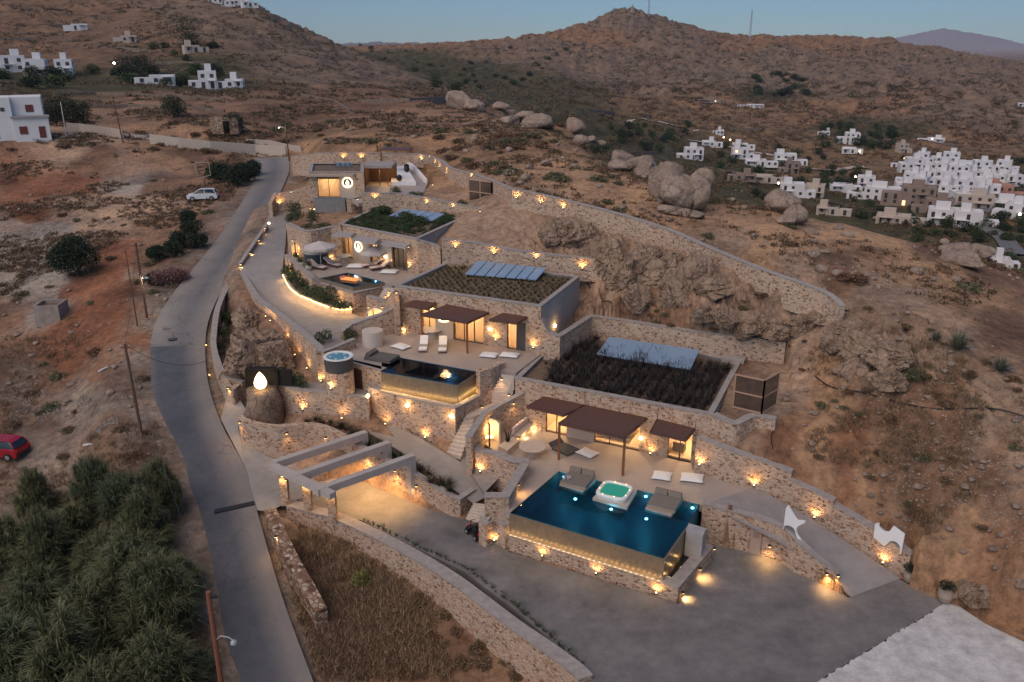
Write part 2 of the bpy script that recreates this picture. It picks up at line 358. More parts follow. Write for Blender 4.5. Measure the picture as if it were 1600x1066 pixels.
# flat places that the ground is cut back to
PADS=[]      # (polygon xy, z)  ground is lowered below z
RIBS=[]      # (centre points xyz, half width, blend) ground follows
def poly_px(L,z=None):
    return [W(a[0],a[1],z if z is not None else a[2]) for a in L]
def inpoly(x,y,P):
    c=np.zeros(len(x),bool); n=len(P)
    for i in range(n):
        x1,y1=P[i][0],P[i][1];x2,y2=P[(i+1)%n][0],P[(i+1)%n][1]
        k=((y1>y)!=(y2>y))
        with np.errstate(divide='ignore',invalid='ignore'):
            c^=k&(x<(x2-x1)*(y-y1)/(y2-y1+1e-12)+x1)
    return c
def ribdist(x,y,C):
    best=np.full(len(x),1e9);zz=np.zeros(len(x))
    for i in range(len(C)-1):
        a=C[i];b=C[i+1];dx,dy=b[0]-a[0],b[1]-a[1];L=dx*dx+dy*dy+1e-9
        t=np.clip(((x-a[0])*dx+(y-a[1])*dy)/L,0,1)
        d=np.hypot(x-a[0]-t*dx,y-a[1]-t*dy);m=d<best
        best[m]=d[m];zz[m]=(a[2]+t*(b[2]-a[2]))[m]
    return best,zz
def ground(x,y):
    x=np.asarray(x,float).ravel();y=np.asarray(y,float).ravel()
    zb=base_z(x,y); z=zb+relief(x,y)
    q=(zb+fbm(x/60,y/60,3)*5)/4.2; f=q-np.floor(q); s=np.clip((f-.35)/.3,0,1); s=s*s*(3-2*s); z=z+(s-f)*3.4*np.clip((y-190)/60,0,1)*np.clip((1500-y)/300,0,1)*np.clip(fbm(x/90+7,y/90,3)*3+.45,0,.8)
    near=y<170
    xn,yn,zn=x[near],y[near],z[near]
    for C,hw,bl,dz in RIBS:
        d,zz=ribdist(xn,yn,C); k=np.clip((d-hw)/bl,0,1); k=k*k*(3-2*k)
        zn=(zz+dz)*(1-k)+zn*k
    for P,zp in PADS:
        m=inpoly(xn,yn,P); zn[m]=np.minimum(zn[m],zp)
    z[near]=zn
    return z
def gz(x,y): return float(ground([x],[y])[0])
# ------------------------------------------------------------ road, drive, paths (centre lines)
def mid(a,b): return ((a[0]+b[0])/2,(a[1]+b[1])/2,(a[2]+b[2])/2)
ROADL=[(355,1200,-7.2),(345,1066,-5.7),(318,930,-4.4),(290,800,-2.7),(262,735,-1.8),(246,660,-.6),(236,590,.5),(238,520,1.8),(262,470,2.9),(302,420,4.2),(342,370,5.6),(372,325,6.7),(393,290,7.5),(402,265,8.0),(398,248,8.4)]
ROADR=[(540,1200,-7.2),(490,1066,-5.7),(440,930,-4.4),(402,800,-2.7),(385,735,-1.8),(345,660,-.6),(324,590,.5),(322,520,1.8),(338,470,2.9),(368,420,4.2),(400,368,5.6),(425,325,6.7),(443,290,7.5),(452,265,8.0),(450,246,8.4)]
RL=crom([W(*p) for p in ROADL],6); RR=crom([W(*p) for p in ROADR],6)
RC=[(a+b)/2 for a,b in zip(RL,RR)]
# back road that leaves to the left at the bend
BK=crom([W(425,244,8.3),W(380,236,8.6),W(300,226,9.6),W(240,216,10.4),W(150,208,11.2),W(60,212,11.8),W(-60,215,12)],5)
RIBS.append((BK,3.0,4.0,-.05))
DRL=crom([W(430,316,7.35),W(414,350,6.7),(W(396,380,6.2)),W(374,414,5.6),W(394,456,4.95),W(416,480,4.6),W(458,508,4.3),W(506,546,4.03)],6)
DRR=crom([W(458,322,7.35),W(449,350,6.7),W(446,382,6.2),W(443,432,5.6),W(466,464,4.95),W(505,481,4.6),W(548,489,4.3),W(590,505,4.03)],6)
DC=[(a+b)/2 for a,b in zip(DRL,DRR)]
# dirt track with the parked car
TRK=crom([W(400,300,7.3),W(350,308,7.0),W(300,316,6.7),W(200,322,6.0),W(100,322,5.6),W(-20,318,5.2)],5)
RIBS.append((TRK,1.6,2.5,-.0)); RIBS.append((RC,4.6,4.0,-.14)); RIBS.append((DC,2.6,2.0,-.25))
def sheet(name,L,Rr,z,matr,kind='structure',thick=0):
    mb=MB(); n=len(L); K=7; vs=[]
    for i in range(n):
        for k in range(K+1):
            p=L[i].lerp(Rr[i],k/K); vs.append((p.x,p.y,p.z+z))
    fs=[(i*(K+1)+k,i*(K+1)+k+1,(i+1)*(K+1)+k+1,(i+1)*(K+1)+k) for i in range(n-1) for k in range(K)]
    mb.add(vs,fs); o=mb.build(name,matr,smooth=True); o['kind']=kind; return o
# ---- flat pads in the ground
def pad(px,z,zc=None): PADS.append(([W(a,b,z) for a,b in px],(z if zc is None else zc)))
COURTP=[(447,770),(520,750),(566,751),(661,792),(735,815),(775,850),(795,862),(1060,944),(1115,852),(1187,862),(1326,934),(1405,905),(1440,925),(1480,940),(1700,1010),(1700,1400),(1000,1400),(905,1050),(850,992),(795,946),(725,893),(647,855),(564,813),(500,800)]
pad(COURTP,-2.4,-2.5)
DECK3=[(806,662),(1106,730),(1176,762),(1098,789),(1093,788),(873,736),(797,801),(789,796),(799,775),(827,728),(803,722),(772,706),(757,692),(762,676),(800,662)]
pad([(800,655),(1112,728),(1180,762),(1135,800),(1100,850),(1037,872),(797,801),(780,800),(800,770),(740,700),(757,670)],0,-2.7)
DECK2=[(640,506),(834,545.5),(880,527),(806,583),(789,578),(772,578),(747,580.5),(597,553.5),(596,577),(545,563),(512,550),(505,545),(545,522),(590,512)]
pad([(620,500),(834,545),(890,520),(800,590),(770,600),(712,625),(596,600),(540,600),(512,560),(505,545),(545,515),(590,505)],4,1.2)
DECK1=[(516,399),(640,418.5),(692,430),(655,436),(612,447),(601,441),(543.5,426),(500,434.5),(487,428),(470,412),(452,398),(470,390)]
pad([(500,395),(640,417),(700,428),(612,452),(560,458),(500,442),(452,400),(470,385)],6.5,4.6)
DECK0=[(484,303),(625,300),(640,306),(560,318),(545,309),(492,309),(484,309)]
pad([(482,285),(640,290),(660,305),(560,326),(482,326)],10,8.4)
# houses footprints
def hpad(c,z): PADS.append((c,z))
def frame_pts(fl,fr,bl,br): return [Vector(p) for p in (fl,fr,br,bl)]
V3=[W(805,590,3.9),W(1113,647,3.9),W(1158,563,3.9),W(890,509,3.9)]
V2=[W(617,446,8),W(845.5,478,8),W(906,431,8),W(703.6,407,8)]
V1=[W(530,349.5,9.9),W(652,373,9.9),W(722,341,9.9),W(600,318,9.9)]
V0=[W(482.5,268.5,13.0),W(568,268.5,13.0),W(568,255,13.0),W(486,255,13.0)]
hpad([Vector((p.x,p.y)) for p in V3],-.4);hpad([Vector((p.x,p.y)) for p in V2],3.6);hpad([Vector((p.x,p.y)) for p in V1],6.1);hpad([Vector((p.x,p.y)) for p in V0],9.6)
# lower garden: path in front of the big wall, terrace of the egg lamp, planters
pad([(575,665),(700,712),(735,735),(757,772),(740,790),(722,775),(706,770),(650,725),(600,680)],-.9,-1.4)
pad([(740,685),(803,722),(757,772),(716,735)],-1,-1.35)
pad([(425,600),(455,606),(511,613),(575,625),(640,650),(711,652),(770,620),(800,590),(770,575),(560,590),(520,590),(500,596)],2,1.85)
pad([(520,590),(548,600),(640,645),(700,700),(770,640),(760,700),(700,712)],0,-.8)
pad([(372,652),(404,664),(470,664),(537,680),(580,700),(600,740),(660,770),(640,745),(600,760),(560,745),(450,712),(417,712),(376,685)],.4,.25)
rl=[(1098,788.5),(1139,806),(1222,850),(1266,880),(1329,933)];rr=[(1176,762),(1200,772),(1272,813),(1330,852),(1408,904)]
RAL=[W(p[0],p[1],z) for p,z in zip(rl,(0,-.12,-.85,-1.5,-2.385))];RAR=[W(p[0],p[1],z) for p,z in zip(rr,(0,-.12,-.85,-1.5,-2.385))]

PADS.append((offset([W(900,494,5.7),W(925,494,5.65),W(978,501,5.6),W(1087,518,5.6),W(1180,529,5.55),W(1234,536,5.5)],.34)+[W(1236,585,3.8),V3[2],V3[3]],3.7))
pad([(563,303),(563,254),(652,252),(682,290),(640,308)],10.4,10.25)
pad([(1300,912),(1340,946),(1428,912),(1392,878)],-2.4,-2.7)
_ro=offset(RAR,.44)
hpad([Vector((p.x,p.y)) for p in offset(RAL,.25)+_ro[::-1]],-2.6)
pad([(755,812),(1060,935),(1125,850),(1098,785),(797,790)],-1.4,-2.75)
pad([(1113,648),(1160,668),(1205,655),(1228,640),(1236,600),(1224,556),(1158,562)],3.85,3.8)
# ------------------------------------------------------------ ground sheet
def soil_material():
    m=bpy.data.materials.new('ground_soil'); m.use_nodes=True; t=m.node_tree; b=t.nodes['Principled BSDF']; b.inputs['Roughness'].default_value=.95; b.inputs['Specular IOR Level'].default_value=.1
    at=N(t,'ShaderNodeAttribute',attribute_name='soil'); tc=N(t,'ShaderNodeTexCoord')
    def no(s,d=6,r=.6):
        n=N(t,'ShaderNodeTexNoise'); n.inputs['Scale'].default_value=s; n.inputs['Detail'].default_value=d; n.inputs['Roughness'].default_value=r
        t.links.new(tc.outputs['Object'],n.inputs['Vector']); return n.outputs[0]
    c=at.outputs['Color']
    c=mix(t,1,c,ramp(t,no(.12,8,.7),[(.32,(.45,.42,.42)),(.5,(.95,.93,.9)),(.68,(1.45,1.35,1.2))]),'MULTIPLY')
    c=mix(t,1,c,ramp(t,no(1.7,6,.75),[(.3,(.5,.48,.46)),(.5,(1,1,1)),(.72,(1.5,1.45,1.35))]),'MULTIPLY')
    # pale stones lying about
    v=N(t,'ShaderNodeTexVoronoi',feature='F1'); v.inputs['Scale'].default_value=1.9; t.links.new(tc.outputs['Object'],v.inputs['Vector'])
    sp=N(t,'ShaderNodeSeparateColor'); t.links.new(v.outputs['Color'],sp.inputs[0])
    k=ramp(t,v.outputs['Distance'],[(0,(1,1,1)),(.16,(1,1,1)),(.3,(0,0,0))]); q=ramp(t,sp.outputs[1],[(.72,(0,0,0)),(.8,(1,1,1))])
    k=mix(t,1,k,q,'MULTIPLY'); k=mix(t,1,k,ramp(t,no(.2,4),[(.48,(0,0,0)),(.6,(1,1,1))]),'MULTIPLY')
    c=mix(t,k,c,(.36,.27,.21))
    # dark low scrub
    s1=ramp(t,no(.55,9,.8),[(.545,(0,0,0)),(.60,(1,1,1))]); s2=ramp(t,no(.035,5,.6),[(.42,(.25,.25,.25)),(.6,(1,1,1))])
    s=mix(t,1,s1,s2,'MULTIPLY'); s=mix(t,1,s,at.outputs['Alpha'],'MULTIPLY')
    c=mix(t,s,c,(.062,.050,.032))
    s3=ramp(t,no(.09,10,.78),[(.56,(0,0,0)),(.62,(1,1,1))]); s3=mix(t,1,s3,at.outputs['Alpha'],'MULTIPLY')
    c=mix(t,mix(t,.7,(0,0,0),s3),c,(.058,.052,.034))
    t.links.new(c,b.inputs['Base Color'])
    bp=N(t,'ShaderNodeBump'); bp.inputs['Strength'].default_value=.8; bp.inputs['Distance'].default_value=.25
    t.links.new(no(2.2,9,.75),bp.inputs['Height']); t.links.new(bp.outputs[0],b.inputs['Normal'])
    return m
SOIL=soil_material()
# earth colours read place by place (albedo, scrub density), far mountain paled like haze
EARTH=(.205,.122,.082); TAN=(.285,.178,.115); RED=(.21,.095,.055); GRAVEL=(.27,.215,.175); DUST=(.36,.25,.18); GREEN=(.075,.07,.04); PURP=(.195,.14,.105); ROCK=(.32,.225,.165); FIELD=(.255,.162,.108)
CP_=[]
def cc(col,dens,*L):
    for px,py,z in L: CP_.append((W(px,py,z),col,dens))
def cd(col,dens,*L):
    for px,py,d in L: CP_.append((WD(px,py,d),col,dens))
cc(GREEN,.6,(100,900,-5),(250,950,-5),(0,1000,-6),(200,1060,-6.5)); cc(EARTH,.5,(0,650,-2),(150,620,-1),(180,700,-2),(60,600,-1)); cc(GRAVEL,.2,(60,720,-3),(30,600,-1),(200,680,-1.5),(130,630,-.8))
cc(RED,.15,(130,530,1),(90,560,.3),(150,500,2),(180,520,2),(60,290,7),(130,290,7),(30,330,5),(140,430,3.5),(190,470,2.6)); cc((.34,.29,.25),.15,(20,380,3),(40,430,2.5),(80,380,4),(60,350,4.8),(20,345,5),(80,430,3),(60,470,1.5),(170,300,6.5),(205,290,7),(185,280,7.3)); cc((.25,.115,.07),0,(100,300,6.8),(150,275,7.4),(120,280,7.2),(60,280,7.4),(160,420,3.6),(180,400,4),(150,460,2.4),(110,460,2),(170,530,1.2)); cc(DUST,0,(130,345,5),(110,335,5),(190,455,3),(230,450,3.5),(90,315,5.6),(160,320,6),(250,318,6.3),(100,225,11),(150,225,10.5))
cc(EARTH,.9,(20,480,1),(0,540,0),(240,280,7.7),(280,250,8),(150,260,8),(330,280,7.5),(260,390,5),(220,400,5)); cc(TAN,.6,(250,360,5.4),(250,245,9))
cc((.33,.205,.13),.5,(560,900,-4),(640,970,-5),(740,1040,-5),(500,960,-4.5),(800,1066,-4.6),(500,860,-3.4)); cc(RED,.4,(620,1000,-5),(700,960,-4.6)); cc(DUST,.1,(470,830,-2.6),(500,850,-3),(600,870,-3.8),(700,950,-4.3))
cc((.34,.21,.13),.15,(1260,650,3.5),(1300,700,3),(1350,760,2),(1280,600,4.5),(1450,880,-1),(1500,860,0)); cc((.22,.115,.07),.2,(1330,720,2.5),(1250,690,3)); cc((.235,.14,.09),.4,(1450,720,3),(1500,800,1.6),(1560,760,2),(1400,680,4),(1550,900,0),(1500,650,5.2)); cc(ROCK,.5,(1350,540,6.5),(1400,570,6.5),(1300,540,6),(1450,600,6),(1380,500,8),(1550,640,5.8),(1600,680,5),(1060,430,8),(1010,400,9))
cc(ROCK,.15,(1000,400,9.5),(1050,440,8),(1180,520,6),(1120,460,8),(900,370,10)); cc(DUST,0,(930,470,5.5),(920,445,6),(800,350,10.5),(760,350,10),(830,340,11),(1200,590,4),(1200,640,3.8)); cc(EARTH,.8,(960,480,5.8),(1050,490,6),(1000,480,6),(1150,480,8))
cc((.41,.26,.16),.05,(950,310,12),(1050,350,11),(900,290,12.5),(850,275,13),(1200,400,9.8),(1000,300,12),(1130,340,10.8)); cc((.42,.265,.16),.10,(1250,380,9.5),(1400,420,8.5),(1350,380,9),(1500,470,7.4),(1180,350,10.5),(1450,430,8)); cc(EARTH,.7,(1300,430,9.2),(1550,440,6.5),(1560,520,7),(1450,400,7.8)); cc(DUST,.05,(1150,395,10),(1250,430,9.5),(1400,470,8.5),(1500,520,7.8))
cc((.29,.18,.108),.85,(700,235,12.6),(600,215,13.6),(850,230,13),(500,215,12.6),(800,215,13),(900,240,12.7),(750,200,13)); cc(TAN,.5,(720,175,13),(650,200,13)); cc(GREEN,.6,(980,250,12.2),(1100,300,11.2))
cd(FIELD,.2,(250,155,225),(350,160,225),(200,185,180),(300,185,180),(350,195,170),(100,180,190)); cd(EARTH,.9,(450,190,200),(550,180,220),(420,200,180),(500,160,260),(600,160,270)); cd(GREEN,.9,(50,130,260),(200,130,250),(130,140,250),(280,90,330),(320,125,280))
cd((.185,.118,.08),.6,(100,60,400),(200,60,400),(50,20,480),(150,20,480),(100,80,360),(250,30,470),(250,90,350)); cd(PURP,.5,(400,60,420),(450,90,420),(350,40,450),(520,110,440),(420,110,320),(480,130,320),(300,10,500),(580,130,430)); cd(GREEN,.9,(650,110,900),(700,130,700),(620,95,1100),(740,150,500),(800,140,700),(680,125,650),(580,100,1000))
cd(PURP,.7,(990,60,1300),(1100,100,1100),(1200,100,1150),(1000,130,950),(900,110,1000),(1300,130,1000),(1400,110,1050),(1500,140,900),(850,100,1200),(1200,140,950),(1500,180,750),(1600,200,650)); cd((.24,.145,.09),.5,(780,90,1400),(860,80,1450),(700,80,1550),(1280,75,1330),(1200,72,1350),(620,85,1500),(1300,170,800),(1400,170,800),(1250,190,700),(1500,230,560),(1150,170,800),(920,90,1250)); cd(GREEN,1,(1200,150,850),(1380,215,620),(1320,200,680))
cd(GREEN,.9,(1100,260,400),(1150,290,370),(1050,250,410),(1320,330,320),(1250,330,320),(1450,350,290),(1550,370,270),(1400,345,300),(1500,300,380),(1590,300,380),(1480,280,400),(1590,390,230),(1000,220,450),(950,210,480)); cd((.2,.13,.075),.4,(1300,270,430),(1350,285,400),(1250,265,430),(1280,240,500),(1200,215,600),(1480,240,520),(1450,225,560),(1600,340,300),(1530,350,290),(1100,200,600),(1380,250,480))
cd((.38,.33,.34),.0,(1475,50,12500),(1430,70,12500),(1600,90,12500),(1500,60,12500)); cd((.2,.2,.19),.2,(570,70,9000),(680,70,9000))  # haze paleness of the far mountain is put into its albedo
CX=np.array([[c[0].x,c[0].y] for c in CP_]);CCv=np.array([list(c[1])+[c[2]] for c in CP_]); cu,cv_=uv(CX[:,0],CX[:,1])
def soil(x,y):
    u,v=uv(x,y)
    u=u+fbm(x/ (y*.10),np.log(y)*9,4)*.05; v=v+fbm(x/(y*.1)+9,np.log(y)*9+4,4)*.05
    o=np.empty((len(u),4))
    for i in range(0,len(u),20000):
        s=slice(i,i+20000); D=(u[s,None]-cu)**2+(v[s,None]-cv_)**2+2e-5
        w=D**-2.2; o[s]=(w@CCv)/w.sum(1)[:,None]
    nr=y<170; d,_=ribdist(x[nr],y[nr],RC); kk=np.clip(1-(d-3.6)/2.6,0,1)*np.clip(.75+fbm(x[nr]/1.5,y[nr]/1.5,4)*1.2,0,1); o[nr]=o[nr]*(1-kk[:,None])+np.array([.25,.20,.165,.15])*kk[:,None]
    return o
def build_ground():
    az=np.linspace(math.tan(R(-52)),math.tan(R(52)),900)
    # finer in the middle
    na=1000; q=np.linspace(-1,1,na); uu=.72*q+.60*q**5*1.1
    ds=np.concatenate([np.exp(np.linspace(math.log(8),math.log(30),60,endpoint=False)),np.exp(np.linspace(math.log(30),math.log(170),520,endpoint=False)),np.exp(np.linspace(math.log(170),math.log(2500),300,endpoint=False)),np.exp(np.linspace(math.log(2500),math.log(22000),60))])
    U,D=np.meshgrid(uu,ds); X=(U*D).ravel();Y=D.ravel()
    Z=ground(X,Y)
    nr,nc=len(ds),na
    me=bpy.data.meshes.new('ground'); me.vertices.add(nr*nc); me.vertices.foreach_set('co',np.stack([X,Y,Z],1).ravel().astype(np.float32))
    i=np.arange(nr-1)[:,None]*nc+np.arange(nc-1)[None,:]; i=i.ravel()
    F=np.stack([i,i+1,i+nc+1,i+nc],1); nf=len(F)
    me.loops.add(nf*4); me.loops.foreach_set('vertex_index',F.ravel().astype(np.int32))
    me.polygons.add(nf); me.polygons.foreach_set('loop_start',(np.arange(nf)*4).astype(np.int32)); me.polygons.foreach_set('loop_total',np.full(nf,4,np.int32))
    me.polygons.foreach_set('use_smooth',np.ones(nf,bool)); me.update()
    c=soil(X,Y); ca=me.color_attributes.new('soil','FLOAT_COLOR','POINT'); ca.data.foreach_set('color',c.ravel().astype(np.float32))
    me.materials.append(SOIL); o=bpy.data.objects.new('ground',me); COL.objects.link(o); o['kind']='structure'
    return X,Y,Z,nr,nc,uu,ds
GX,GY,GZ,gnr,gnc,guu,gds=build_ground()
GZ2=GZ.reshape(gnr,gnc)
def gh(x,y):
    """ground height by looking up the sheet"""
    u=x/max(y,8.01); a=np.interp(u,guu,np.arange(gnc)); b=np.interp(math.log(max(y,8.01)),np.log(gds),np.arange(gnr))
    i=min(int(b),gnr-2);j=min(int(a),gnc-2);fi=b-i;fj=a-j
    return float((GZ2[i,j]*(1-fj)+GZ2[i,j+1]*fj)*(1-fi)+(GZ2[i+1,j]*(1-fj)+GZ2[i+1,j+1]*fj)*fi)
def G(px,py,dmin=12,dmax=20000):
    """where the sight line through a pixel meets the ground"""
    d=ray(px,py); y=dmin; last=None
    while y<dmax:
        t=y/d.y; z=CH+d.z*t
        if z<gh(d.x*t,y):
            lo,hi=last,y
            for _ in range(18):
                m=(lo+hi)/2; t=m/d.y
                if CH+d.z*t<gh(d.x*t,m): hi=m
                else: lo=m
            t=hi/d.y; return Vector((d.x*t,hi,gh(d.x*t,hi)))
        last=y; y*=1.004
    return None
# ------------------------------------------------------------ roads and pavings
def paving_mat(name,c1,c2,scale,rough=.7,stripe=None,crack=0):
    m=bpy.data.materials.new(name); m.use_nodes=True; t=m.node_tree; b=t.nodes['Principled BSDF']; b.inputs['Roughness'].default_value=rough; b.inputs['Specular IOR Level'].default_value=.35
    tc=N(t,'ShaderNodeTexCoord')
    def no(s,d=6,r=.6):
        n=N(t,'ShaderNodeTexNoise'); n.inputs['Scale'].default_value=s; n.inputs['Detail'].default_value=d; n.inputs['Roughness'].default_value=r
        t.links.new(tc.outputs['Object'],n.inputs['Vector']); return n.outputs[0]
    c=ramp(t,no(scale,7,.65),[(.3,c1),(.7,c2)])
    c=mix(t,.6,c,ramp(t,no(scale*6,5,.7),[(.3,(.75,.75,.75)),(.7,(1.2,1.2,1.2))]),'MULTIPLY')
    if stripe is not None:
        at=N(t,'ShaderNodeAttribute',attribute_name='across'); 
        c=mix(t,mix(t,1,at.outputs['Color'],ramp(t,no(.25,6,.7),[(.3,(.55,.55,.55)),(.6,(1,1,1))]),'MULTIPLY'),c,stripe)
        va=N(t,'ShaderNodeTexVoronoi',feature='DISTANCE_TO_EDGE'); va.inputs['Scale'].default_value=.45; wv=N(t,'ShaderNodeVectorMath',operation='ADD'); nn=N(t,'ShaderNodeTexNoise'); nn.inputs['Scale'].default_value=.8; nn.inputs['Detail'].default_value=5; t.links.new(tc.outputs['Object'],nn.inputs['Vector']); t.links.new(nn.outputs['Color'],wv.inputs[0]); t.links.new(tc.outputs['Object'],wv.inputs[1]); t.links.new(wv.outputs[0],va.inputs['Vector'])
        kk=mix(t,1,ramp(t,va.outputs['Distance'],[(0,(.8,.8,.8)),(.012,(.5,.5,.5)),(.02,(0,0,0))]),ramp(t,no(.18,4),[(.5,(0,0,0)),(.6,(1,1,1))]),'MULTIPLY'); c=mix(t,kk,c,(.05,.048,.046))
    t.links.new(c,b.inputs['Base Color'])
    bp=N(t,'ShaderNodeBump'); bp.inputs['Strength'].default_value=.25; bp.inputs['Distance'].default_value=.03
    t.links.new(no(scale*15,4),bp.inputs['Height']); t.links.new(bp.outputs[0],b.inputs['Normal'])
    return m
ASPH=paving_mat('asphalt',(.115,.11,.11),(.16,.15,.148),.35,.75,(.25,.215,.19))
NEWASPH=paving_mat('new_asphalt',(.062,.066,.078),(.10,.10,.11),.3,.7,(.22,.19,.17))
COURTM=paving_mat('courtyard_concrete',(.115,.105,.10),(.215,.198,.186),.45,.6)
DRIVEM=paving_mat('drive_concrete',(.24,.215,.195),(.32,.285,.26),.25,.65)
GRAVM=paving_mat('white_gravel',(.36,.34,.33),(.62,.60,.58),1.1,.9)
RAMPM=paving_mat('ramp_concrete',(.24,.22,.215),(.30,.275,.265),.25,.6)
def across(o,n,K,f):
    ca=o.data.color_attributes.new('across','FLOAT_COLOR','POINT'); a=np.ones((len(o.data.vertices),4),np.float32)
    for i in range(n):
        for k in range(K+1): a[i*(K+1)+k,:3]=f(i/(n-1),k/K)
    ca.data.foreach_set('color',a.ravel())
i0=next(i for i,p in enumerate(RL) if proj(p)[1]<548)
def split(L,a,b): return L[a:b+1]
o=sheet('road',RL[i0:],RR[i0:],0,ASPH); across(o,len(RL)-i0,7,lambda s,k: min(1,abs(k-.55)*2.6) )
o=sheet('road_patch',RL[:i0+1],RR[:i0+1],0,NEWASPH); across(o,i0+1,7,lambda s,k: max(0,min(1,(k-.55)*3.2)) if k>.5 else max(0,(.15-k)*3))
bl=offset(BK,-2.2);br=offset(BK,2.2)
sheet('back_road',bl,br,.04,mat('dirt_road',(.36,.29,.235),.9,noise=.2,nscale=.3))
sheet('drive',DRL,DRR,0,DRIVEM)
# apron between road and entrance
mb=MB(); ap=[W(356,615,-.05+.15),W(345,655,-.55),W(383,730,-1.78),W(402,798,-2.62),W(420,800,-2.6),W(452,785,-2.42),W(520,765,-2.36),W(560,752,-2.36),W(455,715,-1.9),W(418,712,-1.8),W(396,702,-1.4),W(376,686,-1.05),W(372,668,-.7),W(384,640,-.2),W(375,625,0)]
mb.add([(p.x,p.y,p.z+.03) for p in ap],[tuple(range(len(ap)))]); o=mb.build('entrance_paving',DRIVEM); o['kind']='structure'
mb=MB(); mb.prism([W(a,b,-2.4) for a,b in COURTP[:12]+[(1405,905),(1440,925),(1478,942),(1275,1066),(1180,1130),(940,1130)]+COURTP[17:]],-2.9,-2.396)
o=mb.build('courtyard_paving',COURTM); o['kind']='structure'
_gr=random.Random(8); _e=[(1479,941),(1500,948),(1540,975),(1600,1003),(1720,1050),(1700,1300),(1150,1300),(1100,1180)]; _f=[(1100,1180),(1275,1066),(1340,1028),(1400,990),(1440,965),(1479,941)]
for _a,_b in zip(_f[:-1],_f[1:]):
    _n=22
    for _k in range(1,_n): _t=_k/_n; _e.append((_a[0]+(_b[0]-_a[0])*_t+_gr.uniform(-3,3),_a[1]+(_b[1]-_a[1])*_t+_gr.uniform(-2.2,2.2)))
mb=MB(); mb.add([W(a,b,-2.385) for a,b in _e],[tuple(range(len(_e)))])
o=mb.build('white_gravel_lot',GRAVM); o['kind']='structure'
def deck(name,px,z,th,m):
    mb=MB(); mb.prism([W(a,b,z) for a,b in px],z-th,z); o=mb.build(name,m); o['kind']='structure'; return o
deck('terrace_paving',DECK3,0,.5,PAVE); deck('terrace_paving',DECK2,4,.5,PAVE); deck('terrace_paving',DECK1,6.5,.4,PAVE); deck('terrace_paving',DECK0,10,.4,PAVE)
# ramp beside the front pool
def ramp_z(s): return 0 if s<.12 else -2.38*((s-.12)/.88)**1.05
sheet('ramp',RAL,RAR,.004,RAMPM)

# soil of the long planter strip
STA=crom([W(540,683,.15),W(562,698,.02),W(600,719,-.22),W(645,740,-.47),W(706,778,-1.08),W(722,781,-1.15)],4);STB=crom([W(545,668,.1),W(572,673,-.1),W(606,694,-.3),W(652,724,-.62),W(694,755,-.97),(W(728,775,-1.2))],4)
sheet('planter_soil',STA,STB,0,mat('dark_soil',(.085,.06,.042),.95,noise=.5,nscale=3,bump=.5,bscale=6))
# grey path under the big wall
PA=crom([W(560,668,-.1),W(600,690,-.2),W(650,722,-.5),W(690,752,-.85),W(722,774,-1.15),W(740,787,-1.3)],3);PB=crom([W(585,655,-.1),W(640,676,-.2),W(705,714,-.45),W(735,735,-.8),W(757,757,-1.1),W(762,775,-1.3)],3)
mb=MB(); vs=[];n=len(PA)
sheet('path',PA,PB,0,DRIVEM)
mb=MB(); mb.add([W(a,b,-.8) for a,b in ((705,714),(740,690),(803,723),(757,770),(735,740))],[(0,1,2,3,4)]); o=mb.build('path',DRIVEM); o['kind']='structure'
mb=MB(); mb.prism([W(a,b,2) for a,b in ((430,599),(455,607),(511,614),(575,620),(592,606),(545,598),(520,596),(500,597),(470,597))],1.6,2.0); o=mb.build('path',DRIVEM); o['kind']='structure'
# ------------------------------------------------------------ stone walls
WALLS=[]
def wall(label,pts,zb,thick=.5,side=1,cop=.07,m=None,smooth=0,name='stone_wall',cat='wall',group='rubble stone walls',over=.05,copm=None,ragged=0):
    m=m or STONE
    zbl=zb if isinstance(zb,(list,tuple)) else [zb]*len(pts)
    P=[((p.copy() if isinstance(p,Vector) else W(*p)),b) for p,b in zip(pts,zbl)]
    A=[p for p,_ in P];B=[b for _,b in P]
    if smooth:
        A4=crom([Vector((a.x,a.y,a.z)) for a in A],smooth); zb4=[v.z for v in crom([Vector((a.x,a.y,b)) for a,b in zip(A,B)],smooth)]; A=A4;B=zb4
    else:
        # subdivide straight runs a little
        pass
    O=offset(A,thick*side)
    root=thing(name,label,cat,(A[0].x,A[0].y,min(B)),group=group)
    mb=MB(); zt=[a.z-(cop if cop else 0) for a in A]
    strip(mb,A,O,lambda i:zt[i],lambda i:B[i]); mb.build('wall_body',m,root,world=True)
    if cop:
        mb=MB(); A2=offset(A,-over*side);O2=offset(A,(thick+over)*side)
        strip(mb,A2,O2,lambda i:A[i].z,lambda i:A[i].z-cop-.002); mb.build('coping',copm or COPE,root,world=True)
    WALLS.append(root); return root
# front: trough wall of the front pool
wall('low stone wall with wide grey coping wrapping the front pool',[(769,827,-1.4),(1060,917,-1.4),(1114,853,-1.4)],-2.6,thick=.62,cop=.08)
wall('short stone pier at the left corner of the front pool',[(759,820,-.75),(772,812,-.75),(789,822,-.75)],-2.6,thick=.6,cop=.06)
wall('stone wall stepping down beside the stairs left of the front pool',[(762,812,-.6),(772,800,-.3),(795,777,.0)],-2.6,thick=-.0+.7,cop=.07,side=1)
wall('stone wall on the terrace edge above the front pool\'s left corner',[(757,776,.9),(795,776,.9),(827,722,.9)],-1.6,thick=.5,side=1,cop=.07)
wall('stone wall facing the grey path below the glowing bowl lamp',[(730,690,.9),(742,705,.9),(774,710,.9),(803,722,.9),(827,722,.9)],-1.8,thick=.55,cop=.07)
